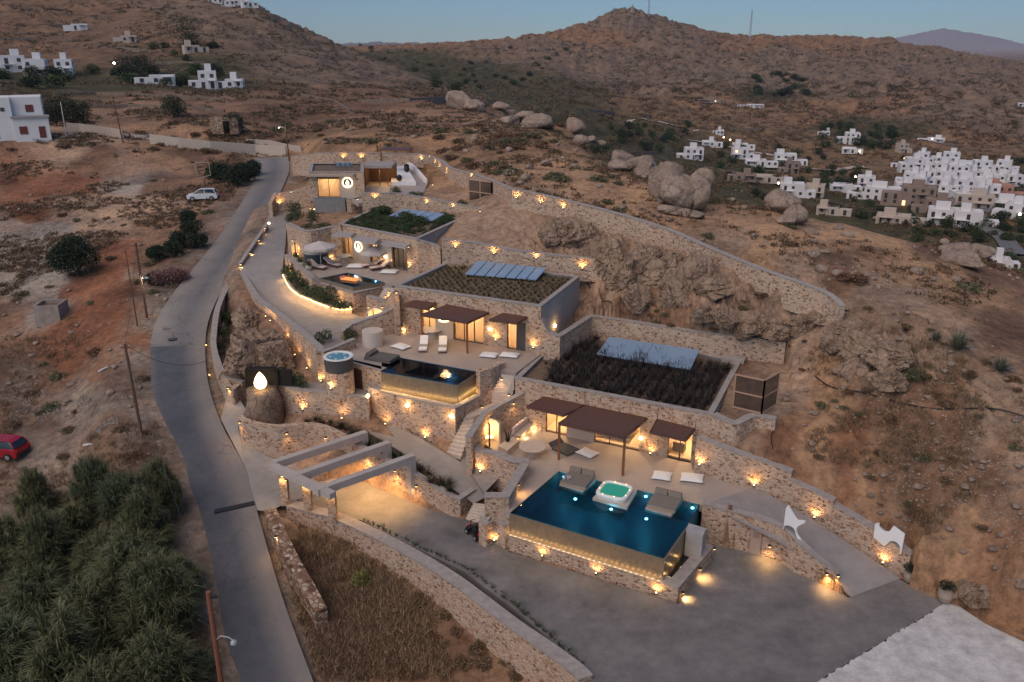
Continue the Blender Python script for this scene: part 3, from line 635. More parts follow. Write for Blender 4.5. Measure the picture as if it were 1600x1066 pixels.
# ramp walls
wall('stone wall with meter doors along the left of the ramp',[(1098,787,.28),(1180,808,.12),(1225,823,.0),(1247,848,-.35),(1270,868,-.8),(1302,892,-1.35),(1312,898,-1.55)],-2.6,thick=.42,cop=.05)
wall('tall stone wall right of the ramp, highest section by the villa',[(1088,682,2.6),(1151,707,2.3),(1200,723,2.0),(1237,738,1.75)],-2.4,thick=.5,cop=.06)
wall('middle section of the stone wall stepping down right of the ramp',[(1231,747,1.34),(1302,783,.8)],-2.4,thick=.5,cop=.06)
wall('lowest section of the stone wall at the foot of the ramp',[(1294,785,.58),(1375,831,-.15),(1423,868,-.85)],-2.6,thick=.5,cop=.05)
wall('curved stone wall rising behind the mesh cage of the front villa',[(1113,647,3.9),(1140,660,3.8),(1157,661,3.8),(1180,650,3.9),(1212,655,3.9)],-.5,thick=.45,cop=.06,smooth=3)
# courtyard outer wall
wall('long curving stone wall holding up the courtyard above the dirt slope',[(447,789,-2.15),(486,800,-2.15),(527,812,-2.15),(615,855,-2.15),(688,898,-2.15),(735,932,-2.15),(795,978.5,-2.15),(849,1016,-2.15),(892,1048,-2.15),(905,1062,-2.15)],[-3.3,-3.6,-4.0,-4.5,-4.9,-5.2,-5.6,-5.8,-5.8,-5.8],thick=.72,cop=.1,smooth=3)
# concrete footing
wall('raw concrete footing running below the long courtyard wall',[(540,838,-3.55),(600,873,-3.95),(680,924,-4.15),(730,962,-4.25),(790,1010,-4.3),(840,1048,-4.4),(880,1085,-4.4)],-6.5,thick=.9,cop=0,m=mat('rough_concrete',(.30,.235,.19),.95,noise=.4,nscale=2,bump=.6,bscale=5),name='footing',smooth=3,group=None)
wall('low stone wall beside the road below the entrance pillars',[(413,797,-1.95),(428,833,-2.35),(450,880,-2.9),(470,915,-3.35),(492,957,-3.9)],[-4,-4.5,-5,-5.5,-6],thick=.75,side=1,cop=0,m=DRYST,smooth=3)
# entrance planters
wall('curved stone wall at the entrance beside the road bend',[(371,650,.75),(376,656,.75),(404,664,.75),(432,667,.72),(470,664,.7),(498,666,.65),(523,676,.5),(560,697,.1)],[-1.5,-1.6,-2.4,-2.6,-2.6,-2.6,-2.6,-2.6],thick=.45,cop=0,smooth=3)
wall('stone wall between the courtyard and the dark planter strip',[(560,697,.15),(600,718,-.1),(645,739,-.35),(706,777,-.95),(719,780,-1.0),(743,764,-1.0)],-2.6,thick=.35,cop=.06)
wall('big stone wall holding up the second pool, with round wall lamps',[(574.6,604,2.6),(640,622,2.6),(711,637.5,2.6),(769,609,2.6)],-1.4,thick=.42,cop=.08)
wall('stone wall below the tub tower terrace',[(430,597,2.25),(455,607,2.2),(478,611,2.2),(511,614,2.2),(545,618,2.2),(575,622,2.1)],[-.4,-.4,-.5,-.7,-.9,-1.2],thick=.4,cop=.05,smooth=3)
# tub terrace front wall
wall('stone wall with small brown door beside the tub tower',[(545,566,4.0),(597,578,4.0)],1.7,thick=.5,cop=.05)
# driveway walls
wall('stone wall beside the road at the hedge triangle',[(370,419,5.0),(353,445,4.5),(337,480,3.9),(331,515,3.0),(330,543,2.4),(341,577,1.7),(354,590,1.4),(378,597,1.3)],[3.5,2.8,2.2,1.2,.5,-.2,-.6,-.6],thick=.4,side=1,cop=.05,smooth=4)
wall('round stone bastion below the road wall with one lamp',[(346,592,1.25),(352,604,1.2),(364,609,1.2),(376,600,1.25)],-1.6,thick=.5,side=1,cop=0,smooth=4)
wall('long stone wall holding up the driveway above the rock mound',[(370,417,5.4),(394,459,5.35),(412,476,5.15),(455,507.5,4.85),(498,545,4.65),(503,548,4.65)],[3,2.6,2,1.6,1.6,1.6],thick=.45,cop=.06,smooth=3,side=1)
wall('stone parapet at the end of the driveway beside the tub',[(501,548,4.65),(520,541,4.7),(534,535,4.75),(551,528,4.8)],1.6,thick=.35,cop=.05,side=-1)
wall('low stone kerb wall with small lamps between road and driveway',[(372,412,5.9),(384,394,6.3),(398,374,6.7),(415,350,7.2)],4.4,thick=.3,side=-1,cop=.04)
wall('stone wall with one lamp at the top of the driveway',[(425,318,8.6),(432,303,9.4),(455,300,9.6),(484,290,10.4)],6.0,thick=.5,cop=0,side=1)
wall('stone wall right of the small top pool',[(541,311,10.05),(548,311,10.05),(570,305,10.3)],7.2,thick=.4,cop=.04)
wall('stone wall below the small top pool',[(483,329,8.25),(546,329,8.25),(552,326,8.6)],6.0,thick=.9,cop=.05)
# first villa terrace retaining wall
wall('stone wall of the third terrace above the lit driveway planter',[(444,398,7.2),(452,405,6.95),(470,421,6.85),(487,435,6.7),(500,442,6.2),(552,458,6.15),(597,448,6.15),(612,447,6.4)],3.6,thick=.45,cop=.05)
wall('curved stone wall behind the third terrace tub',[(447,348,9.6),(455,352,9.6),(470,359,9.6),(486,361,9.6),(516,355,9.6),(532,352,9.85)],5.5,thick=.4,cop=.05,smooth=3)
wall('stone side wall right of the third villa terrace',[(652,374,9.85),(672,381,9.4),(688,386,9.4),(690,392,8.9),(698,394,8.6)],5.5,thick=.4,cop=.04)
# second villa side walls
wall('stone garden wall running from the second villa to the driveway',[(537,517,5.0),(551,506,5.3),(596,491,5.9),(622,478,6.4)],3.5,thick=.4,cop=.04)
wall('stone wall beside the stairs up to the third terrace',[(572,462,6.0),(600,470,6.0),(616,455,7.9)],3.5,thick=.4,cop=.04)
# third: left wing of front villa
wall('stone wall behind the built-in bench of the front terrace',[(736,683,2.1),(761,645,2.2),(790,629,2.4),(823,612,2.9)],-1.5,thick=.4,side=1,cop=.05)
wall('stone pier at the head of the stairs beside the second pool',[(750,581,4.45),(768,576,4.45),(790,566,4.45)],1.5,thick=.5,cop=0)
# retaining walls behind roofs
_u=(V2[1]-V2[0]).normalized(); _se=next(k*.05 for k in range(200) if proj((V2[1].x+_u.x*k*.05,V2[1].y+_u.y*k*.05,5.75))[0]>874); _q=lambda s,z:Vector((V2[1].x+_u.x*s,V2[1].y+_u.y*s,z))
wall('stone wall with crescent glow lamp joining the second villa to the roof behind',[_q(.02,7.0),_q(.4,6.3),_q(.7,5.9),_q(_se,5.75)],3.4,thick=.4,cop=.04)
wall('stone retaining wall behind the dark grass roof',[_q(_se+.02,5.72),(925,494,5.65),(978,501,5.6),(1087,518,5.6),(1180,529,5.55),(1228,535,5.5)],3.2,thick=.4,cop=.04,side=1)
wall('stone retaining wall behind the tufted roof with a row of lamps',[(690,374,10.3),(740,379,10.0),(800,390,9.7),(867,398.5,9.45),(937,405,9.3)],7.2,thick=.4,cop=.04)
wall('stone retaining wall behind the bushy roof',[(565,301,11.8),(620,302,11.7),(660,308,11.4),(710,318,11.2),(760,328,11.0),(775,334,10.9)],8.6,thick=.35,cop=.04)
wall('long ridge wall climbing the hill behind the villas',[(800,296,13.5),(848,304.5,13.15),(943.5,328,12.45),(1039,357,11.65),(1119,392,10.75),(1198.6,424,10.15),(1259,445,9.85),(1295,461,9.5),(1312,478,9.05)],[11,10.5,9.5,8.7,8,7.6,7.4,7.2,7.0],thick=.45,cop=.05,m=STONE,smooth=3)
wall('curved stone wall with lamps above the white plaza',[(455,243,11.4),(490,239,12.3),(520,238,12.5),(596,239,12.5),(645,240,12.4)],[8.4,9,9,9,9],thick=.4,cop=.04)
wall('stone wall bending around the rocks right of the pavilion',[(645,240,12.4),(668,243,12.4),(690,252,12.5),(702,262,12.8),(740,272,13.2),(775,285,13.4),(800,296,13.5)],[10.5,10.5,10.5,10.5,10.3,10.4,10.5],thick=.4,cop=.04,smooth=3)
DRYL=mat('dry_wall_line',(.20,.15,.115),.95,noise=.4,nscale=1)
# far field walls
FIELDW=mat('pale_wall',(.46,.38,.31),.9,noise=.15)
def gwall(label,px,h,m=FIELDW,th=.35,cop=0,group='plastered walls along the back road'):
    A=[G(a,b) for a,b in px]; A=[a for a in A if a is not None]
    if len(A)<2: return
    O=offset(A,th); root=thing('field_wall',label,'wall',(A[0].x,A[0].y,A[0].z),group=group)
    mb=MB(); strip(mb,A,O,lambda i:A[i].z+h,lambda i:A[i].z-1.5); mb.build('wall_body',m,root,world=True)
gwall('pale plastered wall along the back road left of the gap',[(105,206),(125,207),(160,212),(192,217)],1.6,th=.3)
gwall('pale plastered wall along the back road right of the gap',[(235,225),(280,231),(330,236),(400,241),(447,244)],1.7,th=.3)
gwall('short pale wall climbing behind the back road near the lamp post',[(385,226),(420,228),(452,235),(470,238)],1.0,th=.3)

for k,px in enumerate((((60,40),(100,41),(150,44)),((0,62),(60,60),(115,64)),((125,72),(190,76),(262,84)),((228,100),(280,98),(330,103)),((85,150),(150,148),(230,151),(350,157)),((130,170),(200,168),(290,171),(350,176)),((1100,262),(1160,272),(1230,277)),((1262,284),(1330,283),(1400,288)),((1270,300),(1330,302),(1360,306)),((985,240),(1030,238),(1075,243)),((900,172),(960,176),(1020,181)),((1130,200),(1190,202),(1260,205)),((1420,215),(1500,232),(1560,240)),((560,160),(640,158),(720,152)),((470,150),(520,160),(545,175)))):
    gwall(('upper terrace wall at the left corner of the left hill','terrace wall just below the corner one on the left hill','terrace wall across the middle of the left hill','terrace wall left of the hillside villa','long field wall above the back road fields','field wall behind the lone round tree','field wall between the big boulders and the white houses','field wall under the long slope road','field wall above the white house on the knoll','field wall on the valley side of the crest boulders','field wall beyond the round headed boulder','field wall under the mountain slope shed','field wall right of the terraced knoll house','field wall behind the first skyline boulders','field wall at the foot of the left hill')[k],px,.7,DRYL,.5,group='dry stone field walls on the far hills')
# ------------------------------------------------------------ villas
def frame_of(A,B):
    A=Vector(A);B=Vector(B);u=Vector((B.x-A.x,B.y-A.y,0));L=u.length;u.normalize();n=Vector((-u.y,u.x,0));return A,u,n,L
def fbox(mb,fr,s0,s1,h0,h1,d0,d1):
    A,u,n,L=fr; z=A.z
    vs=[]
    for h in (h0,h1):
        for s,d in ((s0,d0),(s1,d0),(s1,d1),(s0,d1)): vs.append(A+u*s+n*d+Vector((0,0,h)))
    return mb.add(vs,[(0,3,2,1),(4,5,6,7),(0,1,5,4),(1,2,6,5),(2,3,7,6),(3,0,4,7)])
def s_on(fr,px,h=0):
    A,u,n,L=fr; lo,hi=-30,60
    for _ in range(40):
        m=(lo+hi)/2
        if proj(A+u*m+Vector((0,0,h)))[0]<px: lo=m
        else: hi=m
    return (lo+hi)/2
def glass_mat(name,tint=(1,1,1),ior=1.45,rough=0,bump=0,bs=2):
    m=bpy.data.materials.new(name); m.use_nodes=True; t=m.node_tree; t.nodes.remove(t.nodes['Principled BSDF']); o=t.nodes['Material Output']
    tr=N(t,'ShaderNodeBsdfTransparent'); tr.inputs[0].default_value=(*tint,1); gl=N(t,'ShaderNodeBsdfGlossy'); gl.inputs['Roughness'].default_value=rough
    fr=N(t,'ShaderNodeFresnel'); fr.inputs[0].default_value=ior; mx=N(t,'ShaderNodeMixShader')
    t.links.new(fr.outputs[0],mx.inputs[0]); t.links.new(tr.outputs[0],mx.inputs[1]); t.links.new(gl.outputs[0],mx.inputs[2]); t.links.new(mx.outputs[0],o.inputs[0])
    if bump:
        tc=N(t,'ShaderNodeTexCoord'); n=N(t,'ShaderNodeTexNoise'); n.inputs['Scale'].default_value=bs; n.inputs['Detail'].default_value=3; t.links.new(tc.outputs['Object'],n.inputs['Vector'])
        b=N(t,'ShaderNodeBump'); b.inputs['Strength'].default_value=bump; b.inputs['Distance'].default_value=.04; t.links.new(n.outputs[0],b.inputs['Height']); t.links.new(b.outputs[0],gl.inputs['Normal']); t.links.new(b.outputs[0],fr.inputs['Normal'])
    return m
GLASS=glass_mat('window_glass',(.93,.95,.95))
WATER=glass_mat('pool_water',(.05,.30,.40),1.38,.03,.22,1.6)
WATERD=glass_mat('dark_pool_water',(.09,.28,.36),1.40,.03,.18,1.6)
WATERT=glass_mat('tub_water',(.3,.75,.6),1.33,.05,.5,8)
def wave_mat(name,c1,c2,scale,emit=0):
    m=bpy.data.materials.new(name); m.use_nodes=True; t=m.node_tree; b=t.nodes['Principled BSDF']; b.inputs['Roughness'].default_value=.9
    tc=N(t,'ShaderNodeTexCoord'); w=N(t,'ShaderNodeTexWave',bands_direction='DIAGONAL'); w.inputs['Scale'].default_value=scale; w.inputs['Distortion'].default_value=2; t.links.new(tc.outputs['Object'],w.inputs['Vector'])
    c=ramp(t,w.outputs['Fac'],[(0,c1),(1,c2)]); t.links.new(c,b.inputs['Base Color'])
    if emit: t.links.new(c,b.inputs['Emission Color']); b.inputs['Emission Strength'].default_value=emit
    return m
def translucent(m):
    t=m.node_tree; b=t.nodes['Principled BSDF']; o=t.nodes['Material Output']; tl=N(t,'ShaderNodeBsdfTranslucent'); mx=N(t,'ShaderNodeMixShader'); mx.inputs[0].default_value=.55
    t.links.new(b.inputs['Base Color'].links[0].from_socket,tl.inputs[0]); t.links.new(b.outputs[0],mx.inputs[1]); t.links.new(tl.outputs[0],mx.inputs[2]); t.links.new(mx.outputs[0],o.inputs[0]); return m
CURT=wave_mat('curtain',(.62,.46,.32),(.85,.70,.52),3.5)
CURTG=wave_mat('grey_curtain',(.10,.10,.105),(.20,.20,.205),3)
translucent(CURT); translucent(CURTG)
ROOMM=mat('room_plaster',(.72,.58,.42),.9)
SOILR=mat('roof_soil',(.17,.115,.075),.95,noise=.45,nscale=3,bump=.6,bscale=6)
def room(root,fr,s0,s1,H,depth,watt,col=(1,.66,.34)):
    mb=MB(); fbox(mb,fr,s0-.1,s1+.1,.0,.06,.35,depth); fbox(mb,fr,s0-.2,s1+.2,0,H+.3,depth,depth+.1); fbox(mb,fr,s0-.2,s0-.1,0,H+.3,.36,depth); fbox(mb,fr,s1+.1,s1+.2,0,H+.3,.36,depth); fbox(mb,fr,s0-.1,s1+.1,H+.2,H+.3,.36,depth)
    mb.build('room',ROOMM,root,world=True)
    A,u,n,L=fr; k=max(1,int((s1-s0)/2.4))
    for i in range(k):
        p=A+u*(s0+(s1-s0)*(i+.5)/k)+n*(depth*.55)+Vector((0,0,H-.25))
        light_at(p,watt/k,col,root,.15)
def light_at(p,w,col,parent=None,r=.05,spot=None,direction=None,name='lamp_light',blend=.7):
    l=bpy.data.lights.new(name,'SPOT' if spot else 'POINT'); l.energy=w; l.color=col; l.shadow_soft_size=r
    o=bpy.data.objects.new(name,l); COL.objects.link(o)
    if spot: l.spot_size=R(spot); l.spot_blend=blend; o.rotation_euler=Vector(direction).to_track_quat('-Z','Y').to_euler()
    if parent is not None:
        o.parent=parent; o.location=Vector(p)-parent_world(parent)
    else: o.location=p
    return o
def window(root,fr,s0,s1,H,cols=2,h0=.04,fm=BROWN,curtain=None,cm=None,label=None):
    mb=MB();w=.07
    for k in range(cols+1):
        s=s0+(s1-s0)*k/cols; fbox(mb,fr,s-w/2,s+w/2,h0,H,.12,.2)
    fbox(mb,fr,s0,s1,h0-.04,h0+.02,.118,.202); fbox(mb,fr,s0,s1,H-.05,H+.005,.118,.202)
    f=mb.build('window',fm,root,world=True)
    if label: f['label']=label
    mb=MB(); A,u,n,L=fr
    mb.add([A+u*s+n*.16+Vector((0,0,h)) for s,h in ((s0,h0),(s1,h0),(s1,H),(s0,H))],[(0,1,2,3)]); mb.build('pane',GLASS,f,world=True)
    if curtain:
        mb=MB(); a=s0+(s1-s0)*curtain[0]; b=s0+(s1-s0)*curtain[1]; m=int((b-a)*24)+2; vs=[];
        for i in range(m):
            s=a+(b-a)*i/(m-1); d=.42+.05*math.sin(i*1.7)
            vs+=[A+u*s+n*d+Vector((0,0,h0)),A+u*s+n*d+Vector((0,0,H))]
        mb.add(vs,[(2*i,2*i+2,2*i+3,2*i+1) for i in range(m-1)]); mb.build('curtain',cm or CURT,root,world=True,smooth=True)
    return f
def wallrun(mb,fr,H,th,ops,s0=0,s1=None):
    """stone front with openings (s0,s1,h0,h1)"""
    s=s0; s1=fr[3] if s1 is None else s1
    for a,b,h0,h1 in sorted(ops):
        if a>s: fbox(mb,fr,s,a,-.4,H,0,th)
        if h0>0: fbox(mb,fr,a,b,-.4,h0,0,th)
        fbox(mb,fr,a,b,h1,H,0,th); s=b
    if s1>s: fbox(mb,fr,s,s1,-.4,H,0,th)
def villa(label,C,zf,ops,left=0,soil=.3,sm=STONE,cop=.35):
    """C: roof corners FL,FR,BR,BL (world, at parapet height)"""
    FL,FR,BR,BL=C; zt=FL.z; H=zt-zf
    root=thing('villa',label,'house',(FL.x,FL.y,zf))
    fr=frame_of((FL.x,FL.y,zf),(FR.x,FR.y,zf))
    mb=MB(); wallrun(mb,fr,H-.08,.35,ops,s0=-left); mb.build('front_wall',sm,root,world=True)
    mb=MB(); ring=[FR,BR,BL,FL]
    zb=zf-.5
    ring[0]=FR+(BR-FR).normalized()*.37; ring[3]=FL+(BL-FL).normalized()*.37
    O=offset(ring,.35)
    # side and back walls just inside the roof edge
    strip(mb,[ring[0],ring[1],ring[2],ring[3]],O,lambda i:zt-.08,lambda i:zb); mb.build('side_wall',CONC,root,world=True)
    mb=MB(); inn=[FL+(BR-FL)*.02,FR+(BL-FR)*.02,BR+(FL-BR)*.02,BL+(FR-BL)*.02]
    mb.prism([(p.x,p.y) for p in inn],zt-.85,zt-soil); mb.build('roof',SOILR,root,world=True)
    # coping ring
    loop=[FL,FR,BR,BL]; cx=sum((p for p in loop),Vector())/4
    out=[];inn=[]
    n=4
    for i in range(n):
        a,b,c=loop[i-1],loop[i],loop[(i+1)%n]
        d1=(b-a).normalized();d2=(c-b).normalized(); n1=Vector((-d1.y,d1.x,0));n2=Vector((-d2.y,d2.x,0)); nn=(n1+n2); nn/=max(.5,nn.length**2/2)
        out.append(b-nn*.05); inn.append(b+nn*cop)
    mb=MB(); vs=[]
    for o_,i_ in zip(out,inn): vs+=[(o_.x,o_.y,zt-.08),(o_.x,o_.y,zt),(i_.x,i_.y,zt),(i_.x,i_.y,zt-.3)]
    fs=[]
    for i in range(4):
        a=4*i;b=4*((i+1)%4); fs+=[(a,b,b+1,a+1),(a+1,b+1,b+2,a+2),(a+2,b+2,b+3,a+3)]
    mb.add(vs,fs); mb.build('parapet',COPE,root,world=True)
    return root,fr
# front villa
fr3=frame_of((V3[0].x,V3[0].y,0),(V3[1].x,V3[1].y,0)); S=lambda px: s_on(fr3,px)
o3=[(S(852),S(885),0,2.45),(S(928),S(998),0,2.45),(S(1042),S(1079),0,2.35)]
villa3,_=villa('stone villa nearest the camera with dark tall grasses on its flat roof',V3,0,o3)
for (a,b,_,h),c in zip(o3,(2,3,2)):
    window(villa3,fr3,a,b,h,c)
    room(villa3,fr3,a,b,2.5,3.4,150)
mb=MB(); fbox(mb,fr3,o3[0][1]+.02,o3[1][0]-.02,0,2.5,-.03,0.02); mb.build('plaster_panel',PLASTER,villa3,world=True)
mb=MB(); fbox(mb,fr3,o3[1][0]+.2,o3[1][0]+2.2,.1,.62,1.0,2.9); bed=mb.build('bed',CUSH,villa3,world=True)
mb=MB(); fbox(mb,fr3,o3[2][0]+.1,o3[2][0]+.9,.1,.8,1.0,1.6); mb.build('armchair',GREYC,villa3,world=True)
# second villa
fr2=frame_of((V2[0].x,V2[0].y,4),(V2[1].x,V2[1].y,4)); S=lambda px: s_on(fr2,px)
o2=[(S(660),S(681),0,2.5),(S(709),S(756),0,2.5),(S(792),S(821),0,2.4)]
villa2,_=villa('stone villa in the middle with rows of small tufts on its flat roof',V2,4,o2)
window(villa2,fr2,*o2[0][:2],2.5,2); window(villa2,fr2,*o2[1][:2],2.5,3,curtain=(.0,1)); window(villa2,fr2,*o2[2][:2],2.4,2,curtain=(.05,.6))
for a,b,_,h in o2: room(villa2,fr2,a,b,2.5,3.2,130)
mb=MB(); fbox(mb,fr2,o2[2][1]-.75,o2[2][1]-.05,.03,2.35,.09,.117); mb.build('shutter',CURTG,villa2,world=True)['label']='dark grey folded shutter'
mb=MB(); fbox(mb,fr2,o2[0][1]+.02,o2[1][0]-.02,0,2.5,-.03,.02); mb.build('plaster_panel',PLASTER,villa2,world=True)
# third villa
fr1=frame_of((V1[0].x,V1[0].y,6.5),(V1[1].x,V1[1].y,6.5)); S=lambda px: s_on(fr1,px)
o1=[(S(536),S(552),0,2.3),(S(579),S(590),0,2.2),(S(614),S(637),0,2.4)]
villa1,_=villa('stone villa with bushy green roof and glowing round emblem',V1,6.5,o1)
window(villa1,fr1,*o1[0][:2],2.3,2,curtain=(0,1)); window(villa1,fr1,*o1[1][:2],2.2,1); window(villa1,fr1,*o1[2][:2],2.4,3,curtain=(0,1),cm=CURTG)
for a,b,_,h in o1: room(villa1,fr1,a,b,2.4,3,60)
mb=MB(); fbox(mb,fr1,o1[0][1]+.02,o1[1][0]-.02,0,2.6,-.04,.02); fbox(mb,fr1,o1[1][1]+.02,o1[2][0]-.02,0,2.6,-.04,.02); mb.build('plaster_panel',PLASTER,villa1,world=True)
# top villa
fr0=frame_of((V0[0].x,V0[0].y,10),(V0[1].x,V0[1].y,10)); S=lambda px: s_on(fr0,px)
o0=[(S(497.5),S(532),0,2.35)]
villa0,_=villa('stone villa at the top with wide lit window and emblem',V0,10,o0,soil=.2)
window(villa0,fr0,*o0[0][:2],2.35,2,curtain=(0,1)); room(villa0,fr0,*o0[0][:2],2.4,3,260)
mb=MB(); fbox(mb,fr0,-.1,S(556),2.55,2.75,-.9,.0); mb.build('canopy',mat('canopy_plaster',(.38,.30,.24),.85),villa0,world=True)
mb=MB(); fbox(mb,fr0,o0[0][1]+.02,S(556),0,2.5,-.03,.02); mb.build('plaster_panel',PLASTER,villa0,world=True)
# --- emblems
def emblem(label,fr,px,h,r,par=None):
    s=s_on(fr,px,h); A,u,n,L=fr; c=A+u*s-n*.08+Vector((0,0,h))
    root=thing('wall_emblem',label,'emblem',c,group='glowing round emblems on the villa walls')
    def pt(x,z,d=0): return u*x+Vector((0,0,z))-n*d
    mb=MB(); K=32;vs=[]
    for k in range(K):
        a=2*math.pi*k/K
        for rr,d in ((r,0),(r,.04),(r*.78,.04),(r*.78,0)): vs.append(pt(rr*math.cos(a),rr*math.sin(a),d))
    fs=[]
    for k in range(K):
        a=4*k;b=4*((k+1)%K)
        for q in range(4): fs.append((a+q,b+q,b+(q+1)%4,a+(q+1)%4))
    mb.add(vs,fs); mb.build('ring',mat('emblem_light',(1,.9,.7),.5,emit=(1,.80,.48),estr=1.5),root)
    mb=MB(); mb.add([pt(r*.77*math.cos(2*math.pi*k/K),r*.77*math.sin(2*math.pi*k/K),.005) for k in range(K)],[tuple(range(K))]); mb.build('backing',mat('emblem_dark',(.05,.045,.03),.6),root)
    out=[(.0,.55),(.14,.42),(.13,.28),(.30,.12),(.34,-.15),(.22,-.30),(.34,-.62),(-.34,-.62),(-.22,-.30),(-.34,-.15),(-.30,.12),(-.13,.28),(-.14,.42)]
    mb=MB(); m=len(out); mb.add([pt(x*r,z*r,.03) for x,z in out]+[pt(x*r,z*r,.01) for x,z in out],[tuple(range(m))]+[(i,m+i,m+(i+1)%m,(i+1)%m) for i in range(m)]); mb.build('figure',mat('emblem_light',(1,.9,.7)),root)
    light_at(c-n*.5,3.5,(1,.75,.45),root,.2)
    return root
emblem('round glowing emblem on the top villa, right of its window',fr0,543,1.75,.62)
emblem('round glowing emblem on the third villa wall above the umbrellas',fr1,561,1.45,.55)
# --- pergolas
def pergola(label,panels,posts,z,m,group,zf,post_m=None,drop=.16,light=True,slat=.85,kind='pergola'):
    P=[[W(a,b,z) for a,b in q] for q in panels]
    root=thing(kind,label,'pergola',(P[0][0].x,P[0][0].y,zf),group=group)
    for q in P:
        # q: front-left, front-right, back-right, back-left
        mb=MB()
        for i in range(4): mb.beam(q[i]-Vector((0,0,drop/2)),q[(i+1)%4]-Vector((0,0,drop/2)),.09,drop)
        mb.build('frame',m,root,world=True)
        mb=MB(); n=max(8,int((q[0]-q[3]).length/.13)); 
        for i in range(n):
            t0=(i+.5*(1-slat))/n; t1=(i+1-.5*(1-slat))/n
            a=q[0].lerp(q[3],t0);b=q[1].lerp(q[2],t0);c=q[1].lerp(q[2],t1);d=q[0].lerp(q[3],t1)
            dz=Vector((0,0,-.03)); mb.add([a,b,c,d,a+dz,b+dz,c+dz,d+dz],[(0,1,2,3),(7,6,5,4),(0,4,5,1),(2,6,7,3)])
        mb.build('slats',m,root,world=True)
    for a,b in posts:
        p=W(a,b,zf); mb=MB(); mb.box((p.x,p.y,(zf+z-drop)/2),(.16,.16,z-drop-zf)); mb.build('post',post_m or m,root,world=True)
    return root,P
POSTM=mat('rust_orange_post',(.24,.085,.035),.6)
g='pergolas over the villa terraces'
per3,P3=pergola('brown slatted pergola on two posts beside the front pool',[[(873.4,660.6),(975,684),(1011,653),(912.5,633)],[(823,634.6),(881,648),(914,633),(850,620)],[(1016,674.5),(1071.6,687),(1086,670),(1027,655)]],[(873,718),(973,743)],3.0,RUST,g,0,POSTM)
per2,P2=pergola('brown slatted pergola shading the two loungers by the second pool',[[(657,491),(730.5,503.5),(763.5,488),(699,476)],[(627,476),(668,482),(681,473.5),(648,469)],[(765,499),(807,504.5),(823.5,495),(786,489)]],[(660,531),(730.5,552)],7.0,RUST,g,4,POSTM)
LSL=mat('pale_slat_canopy',(.36,.32,.30),.8)
per1,P1=pergola('pale grey slatted canopy in three tilted pieces over the third terrace',[[(518,367),(548,369.5),(556,362),(530,360)],[(549,373),(586,380),(594,373),(560,368)],[(596,380),(634,387),(641,381),(604,375)]],[],9.25,LSL,g,6.5)
# hanging rods
mb=MB()
for a,b in (((699,476,7.0),(700,456,8)),((763,488,7.0),(766,470,7.7))): mb.tube([W(*a),W(*b)],.02)
mb.build('rods',DARKM,per2,world=True)
mb=MB()
for a,b in (((914,633,3.0),(914,612,3.8)),((1027,655,3),(1029,636,3.7)),((1086,670,3),(1088,655,3.5))): mb.tube([W(*a),W(*b)],.02)
mb.build('rods',DARKM,per3,world=True)
# pavilion at the top (thin roof on posts)
perT,_=pergola('thin flat pergola over the two lit openings at the very top',[[(592,234),(640,234),(644,230),(600,230)]],[(596,258),(640,256)],13.9,RUST,g,10.8,POSTM,drop=.12)
# pavilion room behind it
A=W(598,258,10.8);B=W(642,257,10.8); frT=frame_of(A,B)
pav=thing('pavilion','low plastered counter wall with two lit openings under the thin pergola','pavilion',A)
mb=MB(); oT=[(s_on(frT,605),s_on(frT,613),.05,.8),(s_on(frT,622.5),s_on(frT,630.5),.05,.8)]
wallrun(mb,frT,1.15,.3,oT); mb.build('front_wall',mat('canopy_plaster',(.38,.30,.24)),pav,world=True)
for a,b,_,h in oT:
    mb=MB(); fbox(mb,frT,a,b,0,h,.15,.2); mb.build('door',mat('lit_door',(1,.8,.5),.6,emit=(1,.68,.33),estr=1.3),pav,world=True)
mb=MB(); fbox(mb,frT,-.1,frT[3]+.1,1.15,1.22,-.1,.5); mb.build('counter_top',CONC,pav,world=True)
# --- roof panels
PANEL=mat('solar_glass',(.24,.34,.46),.35,metal=.15,noise=.06,nscale=.5)  # reflected sky is put into the blue base colour
def panels(label,q,z0,z1,n,gap=.015,par=None,legs=False):
    a,b,c,d=[W(x,y,z) for (x,y),z in zip(q,(z0,z0,z1,z1))]   # front-left, front-right, back-right, back-left
    root=thing('solar_panel_array',label,'solar panels',a,group='blue panel arrays on the planted roofs')
    for k in range(n):
        t0=k/n+gap/2;t1=(k+1)/n-gap/2; p=[a.lerp(b,t0),a.lerp(b,t1),d.lerp(c,t1),d.lerp(c,t0)]
        dz=Vector((0,0,-.08)); mb=MB(); mb.add(p+[v+dz for v in p],[(0,1,2,3),(7,6,5,4),(0,4,5,1),(1,5,6,2),(2,6,7,3),(3,7,4,0)]); mb.build('panel',PANEL,root,world=True)
    mb=MB(); 
    for k in (.05,.35,.65,.95):
        for e,f in ((a,b),(d,c)):
            p=e.lerp(f,k); mb.box((p.x,p.y,p.z-.3),(.06,.06,.5))
    mb.build('rack',DARKM,root,world=True)
    return root
panels('seamless blue panel array on the dark grass roof',[(932,553),(1079,577),(1093,547),(952,526)],4.05,4.45,2,.004)
panels('blue array of seven panels on the tufted roof',[(726,428),(838.7,437),(854.5,419),(746,407)],8.0,8.5,7)
panels('pale blue array among bushes on the third roof',[(608,336.5),(676,345),(695,334),(630,326)],9.9,10.3,5)
panels('dark slanting panels on the top villa roof',[(526,259),(551,259),(548,254),(522,254)],13.1,13.5,3)
